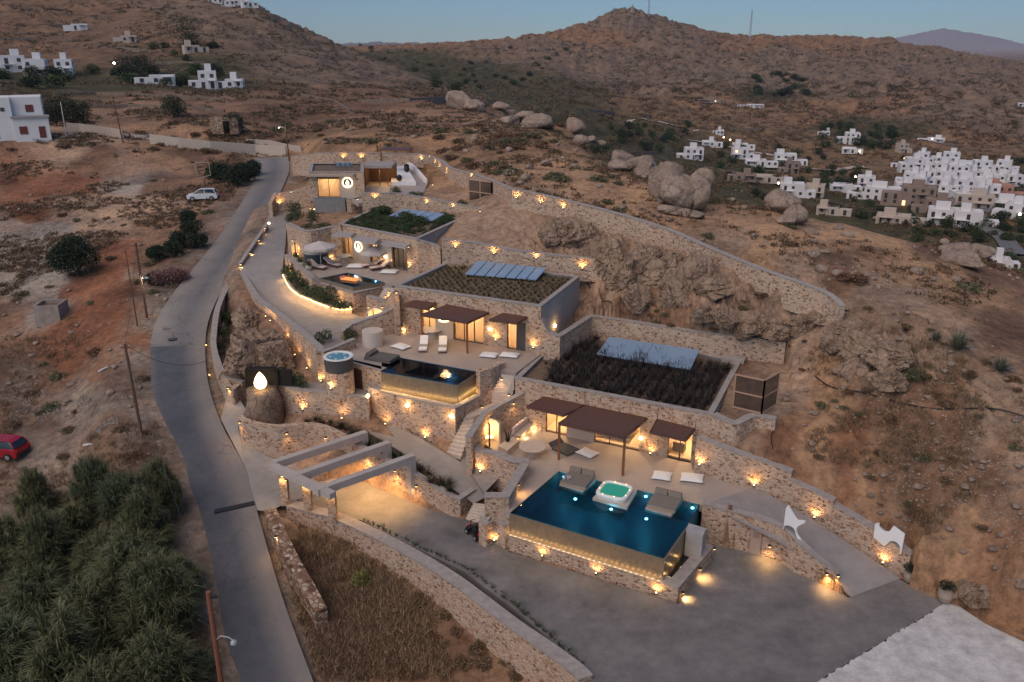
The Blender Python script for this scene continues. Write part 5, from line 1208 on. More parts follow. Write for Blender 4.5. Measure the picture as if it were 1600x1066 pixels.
# wall doors on the ramp wall
fw=frame_of(W(1098,787,.28)-Vector((0,0,2.68)),W(1225,823,0)-Vector((0,0,2.68)))
for px,w,h0,h1,l in ((1181,.62,.05,1.75,'pale panel door in the ramp wall'),):
    s=s_on(fw,px,1); t=thing('wall_hatch',l,'hatch',fw[0]+fw[1]*s); mb=MB(); fbox(mb,fw,s-w/2,s+w/2,h0,h1,-.05,.0); mb.build('leaf',mat('pinkish_panel',(.40,.29,.23),.8),t,world=True)
    mb=MB(); fbox(mb,fw,s-w*.3,s+w*.3,1.2,1.6,-.07,-.05); mb.build('grille',mat('tan_grille',(.28,.19,.14),.8),t,world=True)
fw=frame_of(W(1225,879,-2.4),W(1312,922,-2.4))
for px,w,h0,h1,l,mm in ((1242,.6,.35,1.15,'dark green meter box in the ramp wall',mat('meter_green',(.07,.07,.05),.6)),(1255,.35,.5,.95,'small pink junction box beside the meter box',mat('pinkish_panel',(.40,.29,.23)))):
    s=s_on(fw,px,.7); t=thing('meter_box',l,'meter box',fw[0]+fw[1]*s); mb=MB(); fbox(mb,fw,s-w/2,s+w/2,h0,h1,-.06,.1); mb.build('box',mm,t,world=True)
    mb=MB(); fbox(mb,fw,s-w/2-.03,s+w/2+.03,h1,h1+.04,-.09,.1); mb.build('lid',COPE,t,world=True)
# entrance portal frames
t0=[((425,722),(572,674)),((459,742),(608,690)),((494,764),(646,710))]; ZB=.95
CONCB=mat('portal_concrete',(.43,.37,.325),.8,noise=.15,nscale=1.2,bump=.15)
for k,((a,b),nm) in enumerate(zip(t0,('farthest','middle','nearest'))):
    p=W(*a,ZB);q=W(*b,ZB); root=thing('portal_frame',f'{nm} of the three grey concrete beams over the entrance','portal',(q.x,q.y,-1.2),group='concrete frames over the entrance')
    if k>0: p=p
    mb=MB(); mb.beam(p-Vector((0,0,.23)),q-Vector((0,0,.23)),.5,.5); mb.build('beam',CONCB,root,world=True)
    dd=(q-p).normalized(); qq=q-dd*.21
    mb=MB(); v=[qq+Vector((0,0,-.43))]; ang=math.atan2(dd.y,dd.x); mb.box((qq.x,qq.y,(ZB-.485-2.4)/2),(.44,.5,ZB-.485+2.4),rz=ang); mb.build('column',CONCB,root,world=True)
p=W(425,724,ZB);q=W(520,770,ZB)
root=thing('portal_frame','long concrete beam lying across the three entrance pillars','portal',(q.x,q.y,ZB-.5),group='concrete frames over the entrance')
mb=MB(); mb.beam(p-Vector((0,0,.21)),q-Vector((0,0,.21)),.5,.40); mb.build('beam',CONCB,root,world=True)
for px,py,nm in ((447,787,'farthest'),(483,797,'middle'),(521,812,'nearest')):
    p=W(px,py,-2.2); t=thing('entrance_pillar',f'{nm} lit stone pillar of the entrance portal','pillar',p,group='stone pillars of the entrance')
    mb=MB(); mb.box((0,0,1.28),(.5,.5,2.66)); mb.build('shaft',STONE,t)
    mb=MB(); mb.box((-.0,-.31,2.35),(.14,.1,.2)); mb.build('lamp_body',DARKM,t); mb=MB(); mb.box((0,-.31,2.235),(.1,.08,.02)); mb.build('lens',GLOW,t)
    light_at(p+Vector((0,-.50,2.2)),30,(1,.62,.22),t,.05,spot=110,direction=(0,.25,-1))
# egg lamp in its dark shell
c=W(408,609,2.25)
t=thing('egg_lamp','large glowing egg lamp in a dark recess above the entrance wall','lamp',c)
mb=MB(); vs=[]; n=16
prof=[(.0,0.),(.30,.07),(.46,.28),(.48,.52),(.38,.84),(.20,1.14),(.05,1.32),(0.001,1.36)]
mb.lathe((0,0,.1),[(max(r,.002),z) for r,z in prof],24); mb.build('egg',mat('egg_light',(1,.9,.7),.5,emit=(1,.76,.40),estr=1.7),t,smooth=True)
mb=MB(); K=12;I=[];O=[]
for k in range(K+1):
    a=R(0)+R(180)*k/K; I.append(Vector((1.15*math.cos(a),.45+.5*math.sin(a),0))); O.append(Vector((1.25*math.cos(a),.47+.6*math.sin(a),0)))
strip(mb,I,O,lambda i:1.5,lambda i:0); mb.box((0,.75,1.46),(2.1,.6,.07)); mb.build('dark_shell',mat('brown_black_shell',(.009,.006,.004),.8),t)
mb=MB(); mb.box((1.6,.75,.7),(1.3,.3,1.2)); mb.build('side_panel',mat('brown_black_shell',(.025,.014,.008)),t)
light_at(c+Vector((0,-.75,.35)),9,(1,.7,.3),t,.2)
mb=MB(); mb.lathe((c.x,c.y+.3,0),[(1.5,-1.6),(1.45,0),(1.35,1.2),(1.2,2.1),(.9,2.26)],24)
mb.v=[(x+.16*math.sin(z*2.1+y*1.7),y+.14*math.sin(z*1.7+x*2.3),z) for x,y,z in mb.v]; tag(mb.build('lamp_plinth',rock_mat('plinth_rock',(.22,.15,.105),(.40,.29,.215),1.4),smooth=True),'rough rock plinth under the egg lamp','plinth')
# mesh cages
def cage(label,pts,z,h,rows=2,cols=(2,1)):
    P=[W(a,b,z) for a,b in pts]; root=thing('mesh_cage',label,'cage',P[0],group='rusty mesh cages')
    fm=mat('cage_frame',(.42,.25,.16),.6); mm=MESHM
    for (a,b),c in zip(zip(P[:-1],P[1:]),cols):
        mb=MB()
        for k in range(c+1): p=a.lerp(b,k/c); mb.box((p.x,p.y,z+h/2),(.1,.1,h))
        for k in range(rows+1): zz=Vector((0,0,max(.04,h*k/rows-.03))); mb.beam(a+zz,b+zz,.09,.09)
        mb.build('frame',fm,root,world=True)
        mb=MB(); mb.add([a+Vector((0,0,.03)),b+Vector((0,0,.03)),b+Vector((0,0,h-.03)),a+Vector((0,0,h-.03))],[(0,1,2,3)]); mb.build('mesh_panel',mm,root,world=True)
MESHM=bpy.data.materials.new('fine_mesh'); MESHM.use_nodes=True; _t=MESHM.node_tree; _b=_t.nodes['Principled BSDF']; _b.inputs['Base Color'].default_value=(.035,.018,.012,1); _b.inputs['Alpha'].default_value=.8; _b.inputs['Roughness'].default_value=.8
cage('rusty mesh cage on the slope beside the front villa roof',[(1144.5,636),(1189.5,646.5),(1213,632)],3.95,2.4,2,(1,1))
cage('rusty mesh cage with three bays above the bushy roof',[(733,316),(768,321),(791,320)],10.8,2.5,2,(2,1))
# white sculptural frames on ramp walls
def plate(label,out,hole,fr,px0,z0,sc,name='white_sculpture'):
    A,u,n,L=fr; s=s_on(fr,px0,z0); org=A+u*s+Vector((0,0,z0)); root=thing(name,label,'sculpture',org,group='white cut-out frames on the ramp walls')
    mb=MB(); m=len(out); f=[org+u*x*sc+Vector((0,0,z*sc))-n*.04 for x,z in out]; b=[p+n*.12 for p in f]
    mb.add(f+b,[tuple(range(m)),tuple(reversed(range(m,2*m)))]+[(i,m+i,m+(i+1)%m,(i+1)%m) for i in range(m)]); mb.build('plate',WHITE,root,world=True)
    return root
fwA=frame_of(W(1222,823,0)-Vector((0,0,2.4)),W(1302,892,-1.35)-Vector((0,0,1.05)))
arc=lambda cx,cz,r,a0,a1,n=8:[(cx+r*math.cos(R(a0+(a1-a0)*k/n)),cz+r*math.sin(R(a0+(a1-a0)*k/n))) for k in range(n+1)]
fA=(fwA[0],fwA[1],fwA[2],fwA[3])
plate('white star shaped cut-out standing on the left ramp wall',[(0,0),(0,1.5),(.10,1.75)]+[(.35,1.45),(.62,1.18),(.78,1.05),(1.25,1.22),(1.27,1.12)]+arc(1.32,.42,.52,150,235,7)+[(1.5,-.55),(1.1,-.45)]+arc(.42,.0,.5,60,175,8)[0:8],None,fA,1224,2.2,1.0)
fwB=frame_of(W(1366,826,-.05)-Vector((0,0,0)),W(1423,868,-.85)*1.0); fwB=(W(1366,826,0),fwB[1],fwB[2],fwB[3])
plate('white cut-out frame with two arches on the right ramp wall end',[(0,-.55),(-.05,.5),(.1,.62)]+arc(.62,.62,.42,180,345,8)+[(1.15,.85),(1.95,.55),(1.95,-1.0),(1.85,-1.0)]+arc(1.42,-.65,.42,10,170,8)+[(.8,-.9)],None,fwB,1367,-.1,.85)
# motor scooter / quad by the stairs
t=thing('scooter','small black and red scooter parked by the short stairs','scooter',W(741,838,-2.39),R(35))
BLK=mat('black_plastic',(.015,.015,.016),.35); RD=mat('red_plastic',(.45,.02,.02),.35)
for y in (-.5,.5):
    for x in (-.22,.22):
        mb=MB(); mb.cyl((x-.07,y,.2),.2,.2,.14,18,'X'); w=mb.build('wheel',BLK,t); mb=MB(); mb.cyl((x-.075,y,.2),.09,.09,.15,12,'X'); mb.build('hub',CONC,w)
mb=MB(); mb.box((0,0,.3),(.36,1.0,.12)); mb.box((0,.42,.45),(.5,.34,.1)); mb.box((0,-.45,.45),(.5,.3,.1)); mb.build('body',BLK,t)
mb=MB(); mb.box((0,-.25,.62),(.42,.42,.12)); mb.box((0,-.5,.85),(.4,.1,.45),rx=-.2); mb.build('seat',BLK,t)
mb=MB(); mb.box((0,-.66,.5),(.3,.1,.14)); mb.box((0,.6,.5),(.2,.08,.12)); mb.build('red_panel',RD,t)
mb=MB(); mb.tube([(0,.45,.4),(0,.35,.95)],.03); mb.tube([(-.3,.3,1.0),(0,.37,.97),(.3,.3,1.0)],.02); mb.build('handlebar',BLK,t)
mb=MB(); mb.box((0,-.4,1.0),(.36,.25,.22)); mb.build('basket',DARKM,t)
# top terrace white shapes
pts=[(608,261),(634,259),(641,270),(650,285),(612,285),(610,276),(606,268)]
mb=MB(); mb.prism([W(a,b,10.9) for a,b in pts],10.2,10.92); tag(mb.build('white_plaza',WHITE),'white curved plaster surface below the pavilion','plaza floor')
mb=MB(); L=crom([W(630,257,10.6),W(645,262,10.6),(W(655,272,10.5)),W(668,287,10.4)],5); strip(mb,L,offset(L,-.35),lambda i:L[i].z+.55,lambda i:L[i].z-1); tag(mb.build('white_kerb',WHITE),'white curving kerb wall sweeping down right of the plaza','wall')
mb=MB(); mb.prism([W(a,b,10.5) for a,b in ((628,257),(645,262),(655,272),(668,287),(662,300),(640,306),(600,303),(570,300),(572,285),(606,262))],9.9,10.5); o=mb.build('terrace_paving',PAVE); o['kind']='structure'
for k,(a,b) in enumerate(((616,260),(635.5,269),(635.5,265),(624,283))):
    c=W(a,b,10.95); mb=MB(); mb.lathe((0,0,0),[(.01,0),(.3,.12),(.38,.38),(.3,.66),(.01,.8)],14); o=mb.build('black_ball',mat('black_ball',(.012,.012,.012),.5),smooth=True); o.location=c; tag(o,('black ball at the top edge of the white plaza','lower of two stacked black balls on the white plaza','upper of two stacked black balls on the white plaza','black ball at the bottom of the white plaza')[k],'ball','black balls on the white plaza')
# open carport block between top villa and plaza
A=W(571,297,10);B=W(607,297,10); f=frame_of(A,B)
t=thing('carport','dark open room with flat roof between top villa and plaza','open room',A)
mb=MB(); fbox(mb,f,-.1,f[3]+.6,2.7,3.0,-.3,4); mb.build('roof',COPE,t,world=True)
mb=MB(); fbox(mb,f,-.1,f[3]+.6,0,2.7,3.6,4); fbox(mb,f,-.2,.05,0,2.7,0,3.6); mb.build('back_wall',mat('dark_wood_wall',(.10,.055,.035),.8,noise=.3,nscale=4),t,world=True)
mb=MB(); fbox(mb,f,f[3]*.62,f[3]*.66,0,2.7,0,.1); fbox(mb,f,f[3]*.97,f[3],0,2.7,0,.1); mb.build('post',POSTM,t,world=True)
light_at(A+f[1]*f[3]*.8+f[2]*1.5+Vector((0,0,2.2)),60,(1,.6,.2),t,.1)
# lit kerb along the drive
KP=crom([W(443,434,5.6),W(452,452,5.35),W(466,465,5.0),W(486,474,4.8),(W(505,482,4.65)),W(530,489,4.5),W(550,488,4.45)],4)
t=thing('lit_kerb','white kerb with warm light strip curving along the driveway','kerb',KP[0]); mb=MB(); strip(mb,KP,offset(KP,.22),lambda i:KP[i].z+.42,lambda i:KP[i].z-.6); mb.build('kerb_wall',PLASTER,t,world=True)
O=offset(KP,-.07); mb=MB(); mb.tube([p+Vector((0,0,.34)) for p in O],.035); mb.build('light_strip',GLOWS,t,world=True)
for i in range(1,len(KP)-1,2): light_at(offset(KP,-.35)[i]+Vector((0,0,.30)),7.5,(1,.56,.2),t,.1)
mb=MB(); K2=offset(KP,.22); K3=offset(KP,1.6); strip(mb,K2,K3,lambda i:KP[i].z+.3,lambda i:KP[i].z-.5); mb.build('planter_soil',SOILR,t,world=True)
# road things
t=thing('drain_grate','dark drainage grate crossing the road at the entrance','drain',W(362,800,-2.4))
_i=min(range(len(RL)),key=lambda i:abs(proj(RL[i])[1]-806)); _j=min(range(len(RL)),key=lambda i:abs(proj(RL[i])[1]-790)); a=RL[_i].lerp(RR[_i],.40);b=RL[_j].lerp(RR[_j],.99); mb=MB(); 
def roadz(p): 
    d,z=ribdist(np.array([p.x]),np.array([p.y]),RC); return float(z[0])
a=Vector((a.x,a.y,a.z+.03)); b=Vector((b.x,b.y,b.z+.03))
mb.beam(a,b,.5,.04); mb.build('channel',mat('grate_dark',(.02,.02,.022),.6),t,world=True)
mb=MB()
for k in range(18): p=a.lerp(b,(k+.5)/18); mb.box((p.x,p.y,p.z+.028),(.04,.46,.02),rz=math.atan2(b.y-a.y,b.x-a.x))
mb.build('bars',DARKM,t,world=True)
for px,py,lb in ((270,533.5,'round manhole cover on the road near the asphalt joint'),(358,633,'small manhole cover at the road edge by the bastion')):
    p=W(px,py,1.4 if px<300 else -.3); p.z=roadz(p)+.012; t=thing('manhole_cover',lb,'manhole cover',p,group='manhole covers')
    mb=MB(); mb.cyl((0,0,0),.42,.42,.02,20); mb.build('ring',DARKM,t); mb=MB(); mb.cyl((0,0,.018),.34,.34,.012,20); mb.build('lid',mat('iron_lid',(.06,.055,.055),.6),t)
# wall lamps
LW=(1,.55,.19)
def toward(p): v=Vector((-p[0],-p[1],0)); return v.normalized()
bpy.context.view_layer.update(); DG=bpy.context.evaluated_depsgraph_get()
def snap(px,py,p):
    d=ray(px,py).normalized(); hit,loc,nor,i,ob,_=SC.ray_cast(DG,Vector((0,0,CH)),d)
    if hit and abs(loc.y-p.y)<(4 if p.y<90 else 9):
        n=Vector((nor.x,nor.y,0))
        if n.length>.6:
            n.normalize()
            if n.dot(d)>0: n=-n
            return loc-d*.01,n
        return loc-d*.05,None
    return p,None
def lamp(label,px,py,z,kind='up',w=22,out=None,lp=None):
    p,nn=snap(px,py,W(px,py,z)) if lp is None else (Vector(lp),None); o=nn or (Vector(out) if out else toward(p)); root=thing('wall_lamp',label,'lamp',p,group='small warm wall lamps')
    if kind=='up':
        mb=MB(); mb.cyl(o*.10,.05,.06,.14,8); mb.build('housing',DARKM,root); mb=MB(); mb.cyl(o*.10+Vector((0,0,.14)),.045,.045,.012,8); mb.build('lens',GLOW,root)
        light_at(p+o*.25+Vector((0,0,.2)),w*1.45,LW,root,.04,spot=150,direction=-o*.45+Vector((0,0,1)),blend=1)
    elif kind=='down':
        mb=MB(); mb.box(o*.07+Vector((0,0,.05)),(.16,.14,.1)); mb.build('housing',DARKM,root); mb=MB(); mb.box(o*.09+Vector((0,0,-.008)),(.12,.1,.012)); mb.build('lens',GLOW,root)
        light_at(p+o*.22-Vector((0,0,.06)),w,LW,root,.04,spot=130,direction=o*.35-Vector((0,0,1)),blend=.8)
    elif kind=='round':
        mb=MB(); mb.lathe(o*.06,[(.02,-.13),(.1,-.09),(.13,0),(.1,.09),(.02,.13)],12); mb.build('globe',mat('globe_light',(1,.9,.7),.5,emit=(1,.78,.42),estr=9),root,smooth=True)
        light_at(p+o*.35,w,LW,root,.08)
    return root
ORD=['first','second','third','fourth','fifth','sixth','seventh','eighth','ninth']
def lamps(wl,L):
    n=len(L)
    for i,(a,b,z,k,w) in enumerate(L):
        lb=(f'{ORD[i]} warm lamp from the left {wl}' if n>1 else f'warm wall lamp {wl}'); lamp(lb,a,b,z,k,w)
lamps('along the low wall in front of the big pool',[(770,846,-2.35,'up',18),(848,870,-2.35,'up',18),(932,897,-2.35,'up',18),(1026,928,-2.35,'up',18)])
for i,(a,b) in enumerate(((1065,926),(1092,889),(1114,857))): lamp(f'downlight on the right side of the big pool wall, {("nearest","middle","farthest")[i]}',a,b,-1.45,'down',45,out=(.85,-.5,0))
lamps('low on the wall left of the ramp',[(1203,853,-1.3,'down',50),(1291,896,-1.75,'down',50)])
lamp('glowing lamp on the end post of the left ramp wall',1309,899,-1.7,'down',12)
lamps('along the tall wall right of the ramp',[(1178,760,.02,'up',22),(1273,810,-1.2,'up',22),(1380,881,-2.1,'up',20)])
lamps('at the foot of the front villa facade',[(1016,710,.02,'up',18),(1093,728,.02,'up',22)])
lamp('round white wall lamp beside the front villa window',1001.6,684,1.8,'round',7)
lamps('at the foot of the second villa facade',[(775,533,4.02,'up',20),(834,545,4.02,'up',20)])
lamp('round wall lamp on the second villa facade',766,514,5.4,'round',8); lamp('crescent glow lamp on the wall right of the second villa',866,509,5.0,'round',14)
lamp('lamp washing the terrace floor left of the front pool',809,757,.35,'down',22,out=(.8,-.6,0)); lamp('lamp on the bench wall of the front terrace',802,630,1.7,'down',22); lamp('lamp at the foot of the wall facing the grey path',751,738,-.85,'up',22)
lamp('lamp lighting the stair landing',752,636,2.0,'down',26); lamp('lamp at the top of the upper stairs',784,592,4.2,'down',20,out=(.9,-.3,0)); lamp('lamp beside the middle of the upper stairs',795,617,2.9,'down',26)
lamps('at the foot of the wall below the second pool',[(474,641,.42,'up',20),(534,655,.35,'up',20),(602,664,-.05,'up',20),(665,685,-.35,'up',20)])
for i,(a,b) in enumerate(((575,618),(637,633),(706,650))): lamp(f'round bright lamp, {ORD[i]} from the left high on the big wall under the second pool',a,b,2.1,'round',16)
lamps('on the curved entrance wall',[(376,660,.3,'down',28),(448,677,.1,'down',24),(510,684,.0,'down',24)])
_po=Vector((-.5,-.86,0))
for _k,(_a,_b) in enumerate((((459,742),(608,690)),((494,764),(646,710)))):
    _p=W(*_a,.5).lerp(W(*_b,.5),.62); lamp(('amber lamp under the middle concrete beam','amber lamp under the nearest concrete beam')[_k],0,0,0,'down',330,out=(-.25,-.2,0),lp=_p)
lamp('lamp on the planter wall under the farthest concrete beam',0,0,0,'down',70,out=_po,lp=W(575,704,.05)+Vector((0,0,-.45))+_po*.02)
lamp('lamp on the planter wall between the concrete beams',0,0,0,'down',110,out=_po,lp=W(618,727,-.18)+Vector((0,0,-.4))+_po*.02)
lamp('lamp on the planter wall right of the nearest concrete beam',652,759,-.9,'down',34)
lamp('lamp on the round bastion',356,606,.7,'down',22); lamp('lamp on the low wall beside the road',431,838,-2.6,'down',22); 
lamps('on the roadside face of the hedge wall',[(322,538,1.9,'down',22),(327,584,1.0,'down',26)])
lamps('along the driveway wall above the rock mound',[(415,496,3.5,'up',22),(424,503,3.4,'up',14),(446,531,2.9,'up',16),(462,556,2.6,'up',16),(481,577,2.3,'up',16),(501,597,2.05,'up',16)])
lamp('lamp at the foot of the tub tower',518,609,2.02,'up',24)
lamps('among the bushes below the third terrace',[(453,427,5.9,'up',20),(470,440,5.5,'up',12),(531,474,4.9,'up',24),(547,482,4.8,'up',20)])
lamps('high on the wall left of the third terrace',[(458,376,8.2,'down',16)])
lamps('on the wall behind the tufted roof',[(712,388,8.9,'up',14),(772,398,8.7,'up',18),(838,405,8.5,'up',18),(910,421,8.1,'up',22)])
lamps('on the wall behind the bushy roof',[(559,314,10.2,'up',14),(586,311,10.2,'up',16),(667,319,10.3,'up',10),(708,325,10.2,'up',12),(750,333,10,'up',14)])
lamps('on the curved wall above the plaza',[(537,248,11.5,'up',18),(565,248,11.5,'up',18),(659,251,11.3,'up',20),(672,247,11.7,'up',16),(680,256,11.6,'up',12),(687,262,11.8,'up',12),(698,272,12.0,'up',24),(737,277,12.2,'up',16),(676,291,10.9,'up',22)])
lamps('on the ridge wall nearest the villas',[(807,311,11.9,'up',16),(845,319,11.7,'up',14),(880,327,11.4,'up',16)])
lamps('at the top of the driveway near the road',[(437,320,7.9,'up',24),(455,302,8.9,'up',20),(485,328,8.6,'up',14)])
lamps('on the low kerb between the road and the driveway',[(376.5,413,5.5,'down',12),(390,396,5.9,'down',12),(403,376,6.3,'down',12),(414,357,6.8,'down',12),(420,349,6.9,'round',4)])
lamp('lamp high on the second villa left corner',619,457,7.0,'down',16); lamp('lamp under the right end of the pale canopy',637,386,9.0,'down',14)
lamp('round lamp right of the third villa umbrella',603,401,8.0,'round',6); lamp('lamp at the foot of the third villa facade left of its curtains',609,412,6.55,'up',14); lamp('lamp at the foot of the third villa facade right of its curtains',640,419,6.55,'up',14)
for i,(a,b) in enumerate(((608,456),(603,463),(577,480),(598,480),(600,488))): lamp(f'small lamp over the steps to the third terrace, {ORD[i]} from the top',a,b,5.9-.4*i,'down',10)
# lit niches in the right wall of the third terrace
for px,lb in ((653,'left lit niche in the side wall of the third terrace'),(680,'right lit niche in the side wall of the third terrace')):
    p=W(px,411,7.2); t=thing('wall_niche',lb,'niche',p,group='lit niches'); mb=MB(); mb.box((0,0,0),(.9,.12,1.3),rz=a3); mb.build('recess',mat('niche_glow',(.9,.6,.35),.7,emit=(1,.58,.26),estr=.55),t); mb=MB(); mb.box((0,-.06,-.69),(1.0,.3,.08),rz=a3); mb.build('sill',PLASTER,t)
# pendant ring lamp
p=W(694.5,500,6.3); t=thing('pendant_lamp','glowing ring lamp hanging under the second pergola','lamp',p); mb=MB(); K=20
for k in range(K): a=2*math.pi*k/K;b=2*math.pi*(k+1)/K; mb.beam((.42*math.cos(a),.42*math.sin(a),0),(.42*math.cos(b),.42*math.sin(b),0),.07,.07)
mb.build('ring',GLOW,t); mb=MB(); mb.tube([(0,0,0),(0,0,.7)],.012); mb.tube([(-.42,0,0),(0,0,.25),(.42,0,0)],.01); mb.build('cord',DARKM,t); light_at(p-Vector((0,0,.1)),18,(1,.7,.35),t,.3)
# orange float in third pool, a glow put into its material, no lamp
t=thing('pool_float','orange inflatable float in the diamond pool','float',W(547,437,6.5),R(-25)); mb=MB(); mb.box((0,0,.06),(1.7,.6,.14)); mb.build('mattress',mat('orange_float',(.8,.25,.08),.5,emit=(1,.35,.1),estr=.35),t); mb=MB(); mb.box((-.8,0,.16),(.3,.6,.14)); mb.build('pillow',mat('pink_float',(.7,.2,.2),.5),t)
# ------------------------------------------------------------ plants
def single(name,mbuilder,m,label,cat,loc,rz=0,sc=1,group=None):
    o=mbuilder.build(name,m); o.location=loc; o.rotation_euler=(0,0,rz); o.scale=(sc,)*3 if not isinstance(sc,tuple) else sc
    return tag(o,label,cat,group)
def copy1(o,loc,rz,sc,label=None):
    c=o.copy(); COL.objects.link(c); c.location=loc; c.rotation_euler=(0,0,rz); c.scale=(sc,)*3 if not isinstance(sc,tuple) else sc
    if label: c['label']=label
    return c
rnd=random.Random(11)
# front roof: tall dark grasses in rows
protos=[blades(46,1.0,.62,.035,s,.75) for s in range(4)]
ps=None
def roof_grid(C,z,nu,nv,u0,u1,v0,v1,skip,fn,jit=.3):
    FL,FR,BR,BL=C
    for i in range(nu):
        for j in range(nv):
            u=u0+(u1-u0)*(i+.5+rnd.uniform(-jit,jit)*.5)/nu; v=v0+(v1-v0)*(j+.5+rnd.uniform(-jit,jit)*.5)/nv
            p=FL.lerp(FR,u).lerp(BL.lerp(BR,u),v); p.z=z
            if skip(*proj(p),u,v): continue
            fn(p,u,v)
PO=[single('ornamental_grass',b,LBLACK,'dark arching ornamental grass planted in rows on the front villa roof','ornamental grass',(0,0,-50),group='dark grasses on the front villa roof') for b in protos]
used=[False]*8
def place(P,k,p,rz,sc,label=None):
    k=k%len(P); o=P[k]
    if o.location.z==-50:
        o.location=p; o.rotation_euler=(0,0,rz); o.scale=(sc,)*3 if not isinstance(sc,tuple) else sc
        if label: o['label']=label
        return o
    return copy1(o,p,rz,sc,label)
def inq(x,y,q): return bool(inpoly(np.array([x]),np.array([y]),q)[0])
sk3=[(925,545),(948,520),(1100,543),(1090,572),(1080,570)]
roof_grid(V3,3.5,21,14,.04,.965,.04,.93,lambda x,y,u,v: inq(x,y,sk3) or (u<.12 and v<.28) or (u>.8 and v>.86),lambda p,u,v: place(PO,rnd.randrange(4),p,rnd.random()*6,rnd.uniform(.7,1.3)*(1 if u>.1 else .6)))
PT=[single('grass_tuft',blades(26,.42,.34,.03,s+20,.5),LTUFT,'small olive tuft planted in rows on the middle villa roof','grass tuft',(0,0,-50),group='tufts on the middle villa roof') for s in range(3)]
sk2=[(718,430),(742,405),(858,417),(842,440)]
roof_grid(V2,7.68,20,12,.04,.96,.05,.95,lambda x,y,u,v: inq(x,y,sk2),lambda p,u,v: place(PT,rnd.randrange(3),p,rnd.random()*6,rnd.uniform(.8,1.2)))
PB=[single('roof_bush',leaves(520,.8,.17,s+40),LGREEN,'dense green bush on the bushy villa roof','bush',(0,0,-50),group='bushes on the bushy villa roof') for s in range(3)]
sk1=[(600,340),(625,322),(700,330),(682,350)]
def rb(p,u,v):
    s=rnd.uniform(.6,.85) if v<.55 else rnd.uniform(.95,1.5)
    if u>.75: s*=.6
    place(PB,rnd.randrange(3),p,rnd.random()*6,(s,s,s*.75))
roof_grid(V1,9.55,13,10,.04,.95,.05,1.12,lambda x,y,u,v: inq(x,y,sk1),rb,.6)
# ornamental bushes elsewhere
BG=[single('shrub',leaves(700,.9,.16,s+60),LGREEN,'x','shrub',(0,0,-50),group='green shrubs planted round the villas') for s in range(3)]
def shrub(label,px,py,z,sc,m=None,k=0):
    p=W(px,py,z) if z is not None else G(px,py)
    o=place(BG,k,p,rnd.random()*6,sc,label); o['label']=label; return o
SH=[('dark shrub at the left end of the planter above the third terrace',457,349,8.2,1.0),('tall shrub beside the wall at the top of the driveway',460,333,8.2,1.2),('upright shrub in the middle of the planter above the third terrace',490,350,8.6,(.9,.9,1.3)),('low hedge in the planter left of the bushy roof',505,357,9.0,(1.3,.8,.5)),('low hedge part at the corner of the planter above the third terrace',480,358,8.9,(1.2,.8,.5)),('shrub above the kerb lamp in the planter above the third terrace',466,342,8.4,.9),
('first shrub of the lit driveway planter, farthest',452,432,5.6,1.0),('second shrub of the lit driveway planter',461,443,5.5,1.1),('third shrub of the lit driveway planter',472,455,5.2,1.1),('fourth shrub of the lit driveway planter',487,465,5.1,(1.4,1.0,1.0)),('biggest round shrub of the lit driveway planter',508,474,4.9,1.45),('last low shrub of the lit driveway planter, nearest',532,483,4.8,(1.4,1.0,.7)),
('round bush at the low end of the driveway',507,537,4.0,.95),('bush beside the plaster drum of the second terrace',548,532,4.2,.85),('lone bush in the upper bed right of the top villa',618,305,10.2,.9),('wide low bush in the upper bed below the plaza',650,309,10.2,(1.5,.9,.6)),('bush beside the three-bay cage',720,326,10.4,(1.3,.9,.8)),
('dark hedge shrub, top of the hedge triangle',372,438,4.0,.9),('second dark hedge shrub of the hedge triangle',368,455,3.6,1.0),('third dark hedge shrub of the hedge triangle',380,470,3.2,.9),('fourth dark hedge shrub of the hedge triangle',362,478,3.0,1.1),('fifth dark hedge shrub of the hedge triangle',352,505,2.3,1.0),('sixth dark hedge shrub of the hedge triangle',349,528,1.8,.9),('hedge shrub beside the rock mound',390,485,3.0,.8),('lowest dark hedge shrub of the hedge triangle',346,548,1.4,.7),
('spreading green shrub right of the egg lamp',455,598,2.0,(1.3,.9,.7)),('green shrub on the terrace right of the egg lamp',470,604,2.0,(1.2,.9,.6)),('green shrub behind the egg lamp panel',438,592,2.0,(1,.8,.8))]
for k,s in enumerate(SH): shrub(*s,k=k)
# dark low plants in the garden strips
PD=[single('low_plant',blades(40,.5,.42,.03,s+90,.6),LDRY if s else LDARK,'low dark plant in the garden strips by the entrance','low plant',(0,0,-50),group='low plants in the entrance garden strips') for s in range(3)]
for line,n in ((((385,652,.5),(404,656,.5),(440,662,.45),(480,657,.4),(520,664,.3),(560,682,.1),(590,700,0),(640,725,-.2),(680,755,-.6),(712,770,-.9)),64),):
    P=crom([W(*p) for p in line],8)
    for i in range(n):
        p=P[int(i*(len(P)-1)/n)]+Vector((rnd.uniform(-.35,.35),rnd.uniform(-.1,.8),0)); p.z=max(gh(p.x,p.y),p.z-.12) if proj(p)[0]>545 else gh(p.x,p.y); place(PD,rnd.randrange(3),p,rnd.random()*6,rnd.uniform(.8,1.5))
